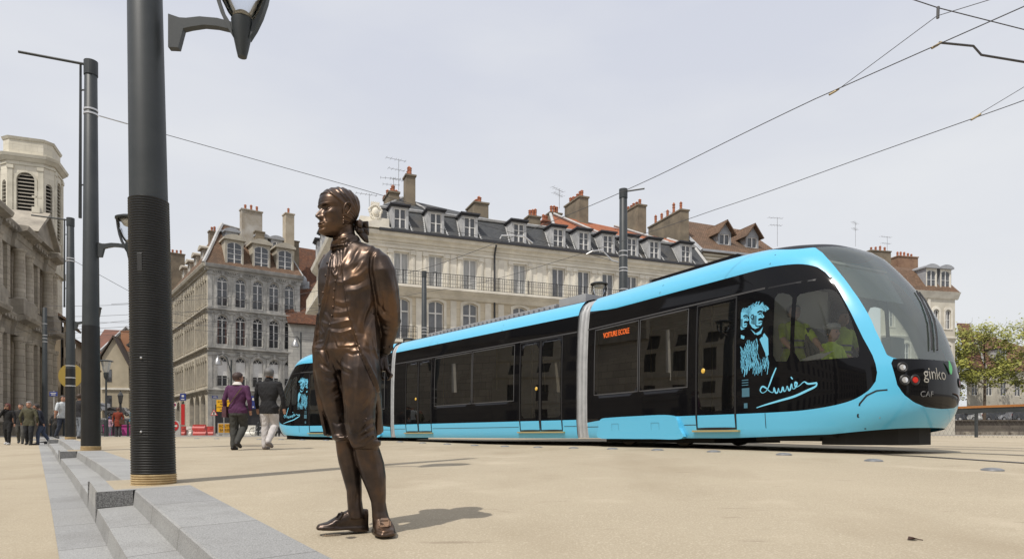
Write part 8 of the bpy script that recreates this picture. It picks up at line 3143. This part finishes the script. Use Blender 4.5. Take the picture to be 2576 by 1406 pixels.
 limb(mb, [hp(0, -0.93, 0.02), hp(0, -1.1, -0.22)], [0.1 * hs, 0.16 * hs], 8, SK)
 for s in (1, -1):
  mb.sphere(hp(s * 0.77, 0.08, -0.12), 0.2 * hs, 8, 6, SK, (0.45, 0.8, 1.2))
 co, faces, fm, ed = fuse(mb, "person", vox, 2)
 n = vnormals(co, faces)
 hem = (0.475 - coat) * H
 for i, f in enumerate(faces):
  if fm[i] in (TO, BO):
   c = co[list(f)].mean(axis=0)
   if fm[i] == BO and c[2] > hem:
    fm[i] = TO
   elif fm[i] == TO and c[2] < hem and abs(c[0]) < 0.098 * H * wide:
    fm[i] = BO
 fmv = np.zeros(len(co), int)
 for f, m in zip(faces, fm):
  fmv[list(f)] = m
 wr = (np.sin(co[:, 2] * 58 + 7 * np.sin(co[:, 0] * 17) + co[:, 1] * 21) * 0.5 + np.sin(co[:, 2] * 31 - co[:, 0] * 26) * 0.5) * 0.0035
 co = co + n * (wr * ((fmv == TO) | (fmv == BO)))[:, None]
 ms = [M_skin, cloth(hair, 0.6), cloth(top), cloth(bottom), cloth(shoe, 0.5)]
 root = bpy.data.objects.new("person", skin_mesh("person", co, faces, ms, fm))
 put(root, None, loc, yaw, label=label, category="person")
 if group:
  root["group"] = group
 fm = np.array(fm)
 for nm, k, sd in (("top", TO, 0), ("trousers", BO, 0), ("shoe", SH, 1), ("shoe", SH, -1)):
  idx = [f for f, m in zip(faces, fm) if m == k and (not sd or co[f[0], 0] * sd > 0)]
  if not idx:
   continue
  used = sorted({i for f in idx for i in f})
  mp = {i: j for j, i in enumerate(used)}
  c2 = co[used] + n[used] * 0.0045
  me = skin_mesh(nm, c2, [tuple(mp[i] for i in f) for f in idx], [ms[k]])
  put(bpy.data.objects.new(nm, me), root)
 hb = MB()
 nh, na = 12, 26
 vs = []
 for i in range(nh + 1):
  t = i / nh
  for k in range(na):
   a = 2 * math.pi * k / na
   frontness = max(0.0, -math.sin(a))
   low = lerp(-0.55, 0.52, sstep(0.0, 0.55, frontness)) if not long_hair else lerp(-1.9, 0.52, sstep(0.35, 0.8, frontness))
   z = lerp(low, 1.03, t)
   zz = max(-0.45, z)
   r_ = math.sqrt(max(0.0, 1 - ((zz - 0.1) / 0.95) ** 2)) if zz > 0.1 else 1 - 0.25 * (0.1 - zz)
   fl = (1 + 0.05 * math.sin(a * 9 + z * 6) + 0.04 * math.sin(a * 17 - z * 9)) * (1.1 if not long_hair else 1.16)
   vs.append(hp(0.80 * r_ * math.cos(a) * fl, 0.03 + 0.97 * r_ * math.sin(a) * fl, z + 0.03))
 fs = [(i * na + k, i * na + (k + 1) % na, (i + 1) * na + (k + 1) % na, (i + 1) * na + k) for i in range(nh) for k in range(na)]
 hb.add(vs, fs + [tuple(nh * na + k for k in range(na))])
 hb.build("hair", ms[1], root, smooth='all')
 eb = MB()
 for s in (1, -1):
  eb.sphere(hp(s * 0.28, -0.86, 0.08), 0.09 * hs, 8, 6, 0, (1.3, 0.6, 0.7))
  eb.tube([hp(s * 0.14, -0.93, 0.24), hp(s * 0.42, -0.84, 0.25)], 0.035 * hs, 5)
 eb.tube([hp(-0.2, -0.9, -0.46), hp(0.2, -0.9, -0.46)], 0.035 * hs, 5, 1)
 eb.build("face_features", [M_blk, mat("lips", (0.33, 0.12, 0.09), 0.5)], root, smooth='all')
 return root, hp, q
def at(px, Z, low=False):
 p = P(px, 1095, Z)
 return (p.x, Z, (lowz if low else gz)(p.x, Z))
B = math.pi
r, hp, q = person(at(598, 14.3), B - 0.05, 1.66, "person in a purple jumper and grey trousers walking away, bag strap across the back", (0.055, 0.03, 0.025), (0.085, 0.022, 0.075), (0.052, 0.052, 0.046), (0.015, 0.013, 0.013),
                  stepL=(0.03, -0.015, 0.0), stepR=(0.06, -0.13, 0.06), armL=((0.05, -0.02), (0.06, 0.03)), armR=((0.045, -0.02), (0.03, 0.04)), head_yaw=-0.55, fat=1.12, wide=1.12, vox=0.0095, group="couple walking away")
mb = MB()
mb.tube([q(-0.09, 0.075, 0.80), q(-0.02, 0.092, 0.70), q(0.07, 0.085, 0.58), q(0.115, 0.03, 0.52)], 0.011, 5)
mb.build("bag_strap", cloth((0.12, 0.085, 0.05)), r)
mb = MB()
mb.box(-0.04, 0.05, -0.14, 0.12, -0.13, 0.1, M=Matrix.Translation(q(0.145, 0.0, 0.5)))
mb.build("shoulder_bag", cloth((0.10, 0.04, 0.05)), r)
mb = MB()
loft(mb, [(q(0, 0.012, 0.838), 0.105, 0.085, 0), (q(0, 0.008, 0.862), 0.085, 0.075, 0), (q(0, 0.004, 0.878), 0.066, 0.064, 0)], 18)
mb.build("white_collar", cloth((0.7, 0.66, 0.62)), r)
r, hp, q = person(at(676, 14.5), B - 0.12, 1.77, "person in a black quilted vest and pale trousers walking away beside the purple jumper", (0.16, 0.155, 0.15), (0.012, 0.012, 0.014), (0.60, 0.57, 0.56), (0.22, 0.19, 0.18),
                  stepL=(0.02, -0.0, 0.0), stepR=(0.05, -0.12, 0.055), armL=((0.045, 0.02), (0.05, 0.06)), armR=((0.045, 0.015), (0.045, 0.05)), coat=0.035, head_yaw=0.1, fat=1.08, wide=1.22, vox=0.0095, collar=1, group="couple walking away")
mb = MB()
loft(mb, [(q(0, 0.004, 0.845), 0.085, 0.078, 0), (q(0, 0.0, 0.872), 0.075, 0.072, 0)], 16)
mb.build("vest_collar", cloth((0.012, 0.012, 0.014)), r)
G = "passers-by left of the masts"
r, hp, q = person(at(20, 27.2, True), 0.15, 1.68, "person with long auburn hair, sunglasses and black coat, a hand at the mouth", (0.12, 0.025, 0.02), (0.012, 0.012, 0.013), (0.012, 0.012, 0.014), (0.6, 0.6, 0.6),
                  stepL=(0.06, 0.05, 0.0), stepR=(0.0, -0.06, 0.02), armR=((0.05, 0.08), (0.0, 0.1), (-0.02, -0.085, 0.885)), armL=((0.05, 0.0), (0.06, 0.03)), long_hair=True, coat=0.1, vox=0.014, group=G)
mb = MB()
mb.box(-0.055, 0.055, -0.012, 0.01, -0.018, 0.018, M=Matrix.Translation(hp(0, -0.93, 0.08)))
mb.build("sunglasses", M_blk, r)
person(at(52, 28.6, True), 0.5, 1.72, "person in a black tee shirt and grey trousers, striding behind the olive jacket", (0.05, 0.035, 0.025), (0.03, 0.028, 0.026), (0.09, 0.088, 0.08), (0.03, 0.03, 0.03), stepL=(0.1, 0.1, 0.0), stepR=(0.0, -0.12, 0.03), sleeve=False, vox=0.014, group=G)
person(at(73, 26.8, True), 0.35, 1.75, "grey-haired person in an open olive jacket and dark trousers", (0.30, 0.28, 0.26), (0.085, 0.08, 0.045), (0.02, 0.022, 0.026), (0.015, 0.015, 0.015), stepL=(0.06, 0.05, 0.0), stepR=(0.01, -0.06, 0.02), coat=0.03, fat=1.05, vox=0.014, group=G)
person(at(108, 27.2, True), -1.0, 1.66, "person in a navy jacket and jeans bent forward in mid-stride", (0.03, 0.022, 0.02), (0.014, 0.017, 0.03), (0.055, 0.075, 0.13), (0.06, 0.06, 0.07), stepL=(0.1, 0.1, 0.0), stepR=(0.0, -0.13, 0.05), lean=0.22, head_tilt=0.03, vox=0.014, group=G)
r, hp, q = person(at(157, 26.6), 1.2, 1.72, "person with a white tee shirt and red backpack stepping out behind the third mast", (0.04, 0.03, 0.025), (0.6, 0.64, 0.66), (0.04, 0.05, 0.075), (0.015, 0.015, 0.015), stepL=(0.12, 0.14, 0.0), stepR=(-0.02, -0.15, 0.02), sleeve=False, vox=0.014, group=G)
mb = MB()
loft(mb, [(q(0, 0.09, 0.6), 0.13, 0.07, 0), (q(0, 0.1, 0.68), 0.15, 0.1, 0), (q(0, 0.09, 0.78), 0.12, 0.08, 0)], 14)
mb.build("backpack", cloth((0.16, 0.02, 0.02)), r)
person(at(200, 26.5), B - 0.3, 1.78, "person in a black jacket and faded jeans seen between two masts", (0.05, 0.03, 0.02), (0.02, 0.02, 0.024), (0.19, 0.21, 0.24), (0.07, 0.07, 0.08), stepL=(0.03, 0.02, 0.0), stepR=(0.0, -0.06, 0.02), vox=0.014, group=G)
r, hp, q = person(at(297, 38), B + 0.3, 1.66, "person in a rust-red coat with a brown bag walking up the street", (0.10, 0.045, 0.03), (0.22, 0.035, 0.015), (0.05, 0.045, 0.05), (0.03, 0.025, 0.02), stepL=(0.04, 0.03, 0.0), stepR=(0.0, -0.06, 0.02), coat=0.12, vox=0.016, group="people in the street gap")
mb = MB()
mb.box(-0.13, 0.13, -0.05, 0.05, -0.14, 0.12, M=Matrix.Translation(q(-0.13, 0.05, 0.52)))
mb.build("shoulder_bag", cloth((0.09, 0.045, 0.025)), r)
person(at(333, 38), B - 0.6, 1.66, "person in a bright teal jacket half hidden by the ribbed mast", (0.05, 0.03, 0.02), (0.01, 0.18, 0.26), (0.04, 0.045, 0.055), (0.02, 0.02, 0.02), stepL=(0.05, 0.05, 0.0), stepR=(0.0, -0.05, 0.02), vox=0.016, group="people in the street gap")
person(at(275, 46), B, 1.35, "child in a pale pink top with blue cap behind the lantern post", (0.03, 0.05, 0.16), (0.50, 0.30, 0.38), (0.18, 0.19, 0.22), (0.04, 0.04, 0.04), vox=0.016, group="people in the street gap")
person(at(281, 49), B + 0.2, 1.72, "person in black standing behind the child by the lantern post", (0.03, 0.02, 0.02), (0.02, 0.02, 0.022), (0.02, 0.02, 0.024), (0.02, 0.02, 0.02), vox=0.016, group="people in the street gap")
person(at(140, 34, True), 0.8, 1.5, "small figure in dark clothes standing by the blue direction plate", (0.03, 0.02, 0.02), (0.06, 0.055, 0.05), (0.02, 0.02, 0.02), (0.02, 0.02, 0.02), vox=0.016, group=G)
person(at(698, 40), 0.4, 1.7, "person in black with a bicycle, seen between the pale trousers and the tram", (0.03, 0.02, 0.02), (0.02, 0.02, 0.022), (0.02, 0.02, 0.022), (0.02, 0.02, 0.02), stepL=(0.03, 0.02, 0), stepR=(0, -0.03, 0), vox=0.016)
def bicycle(px, Z, rz, label):
 root = empty("bicycle", at(px, Z), rz, label=label, category="bicycle", group="bicycles beside the corner house")
 fr = MB()
 for a, b in (((-0.5, 0.34), (-0.1, 0.34)), ((-0.1, 0.34), (-0.2, 0.85)), ((-0.5, 0.34), (-0.18, 0.75)), ((-0.18, 0.75), (0.38, 0.78)), ((-0.1, 0.34), (0.38, 0.72)), ((0.36, 0.95), (0.52, 0.34)), ((0.36, 0.95), (0.26, 1.0))):
  fr.tube([(a[0], 0, a[1]), (b[0], 0, b[1])], 0.018, 5)
 fr.build("frame", M_silver, root)
 for x in (-0.5, 0.52):
  wb = MB()
  wb.tube([(x + 0.33 * math.cos(a), 0, 0.34 + 0.33 * math.sin(a)) for a in np.linspace(0, 2 * math.pi, 19)], 0.018, 5, cap=False)
  for a in np.linspace(0, math.pi, 7)[:-1]:
   wb.tube([(x - 0.32 * math.cos(a), 0, 0.34 - 0.32 * math.sin(a)), (x + 0.32 * math.cos(a), 0, 0.34 + 0.32 * math.sin(a))], 0.004, 3)
  wb.build("wheel", M_iron, root)
 sb = MB()
 sb.box(-0.32, -0.08, -0.07, 0.07, 0.85, 0.9)
 sb.build("saddle", M_iron, root)
bicycle(655, 54, 0.2, "parked bicycle just right of the white barrier")
bicycle(667, 55, -0.1, "second parked bicycle behind the pale trousers")
bicycle(702, 41, 1.1, "bicycle held by the person in black by the tram nose")
M_vest = mat("hi_vis_yellow", (0.55, 0.70, 0.04), 0.6)
def crew(s, y, face, label, H=1.72, armR=((0.05, 0.05), (0.0, 0.16)), hair=(0.03, 0.025, 0.02), hy=0.0, z=0.02, cap=False):
 M = Matrix.Translation((A_c.x, A_c.y, ZG)) @ Matrix.Rotation(math.atan2(tF.y, tF.x), 4, 'Z')
 p = M @ Vector((s, y, z))
 r, hp, q = person(tuple(p), math.atan2(tF.y, tF.x) + R(90) + face, H, label, hair, (0.5, 0.66, 0.04), (0.03, 0.035, 0.05), (0.02, 0.02, 0.02), armL=armR, armR=armR, head_yaw=hy, sleeve=False, vox=0.013, fat=1.05, group="tram crew in yellow vests")
 mb = MB()
 for z_ in (0.60, 0.66):
  loft(mb, [(q(0, 0, z_), 0.096 * H * 1.06, 0.075 * H * 1.06, 0), (q(0, 0, z_ + 0.016), 0.098 * H * 1.06, 0.076 * H * 1.06, 0)], 20)
 mb.build("reflective_stripe", cloth((0.16, 0.16, 0.17)), r)
 if cap:
  mb = MB()
  mb.lathe([(0.1, 0.02), (0.125, 0.05), (0.12, 0.1), (0.05, 0.125), (0, 0.128)], 16, hp(0, 0, 0.3))
  mb.build("cap", cloth((0.42, 0.42, 0.42)), r)
 return r
crew(5.52, -0.36, 0.0, "driver in a yellow vest and pale cap at the tram controls", z=0.2, H=1.66, cap=True)
crew(5.12, -0.72, -0.45, "instructor in a yellow vest leaning at the cab side window with papers", H=1.72, z=0.5, armR=((0.04, 0.1), (0.03, 0.22)))
crew(5.2, 0.35, -0.2, "third crew member in a yellow vest standing deeper in the cab", H=1.7, z=0.5)
_M = Matrix.Translation((A_c.x, A_c.y, ZG)) @ Matrix.Rotation(math.atan2(tF.y, tF.x), 4, 'Z')
mb = MB()
mb.add([(5.55, -1.12, 1.27), (5.9, -1.1, 1.29), (5.98, -0.95, 1.40), (5.62, -0.93, 1.36)], [(0, 1, 2, 3)])
mb.add([(5.5, -1.1, 1.29), (5.75, -1.08, 1.30), (5.8, -0.92, 1.40), (5.55, -0.9, 1.37)], [(0, 1, 2, 3)])
o = mb.build("papers", M_whp, label="open white papers lying at the cab side window", category="papers")
o.matrix_world = _M
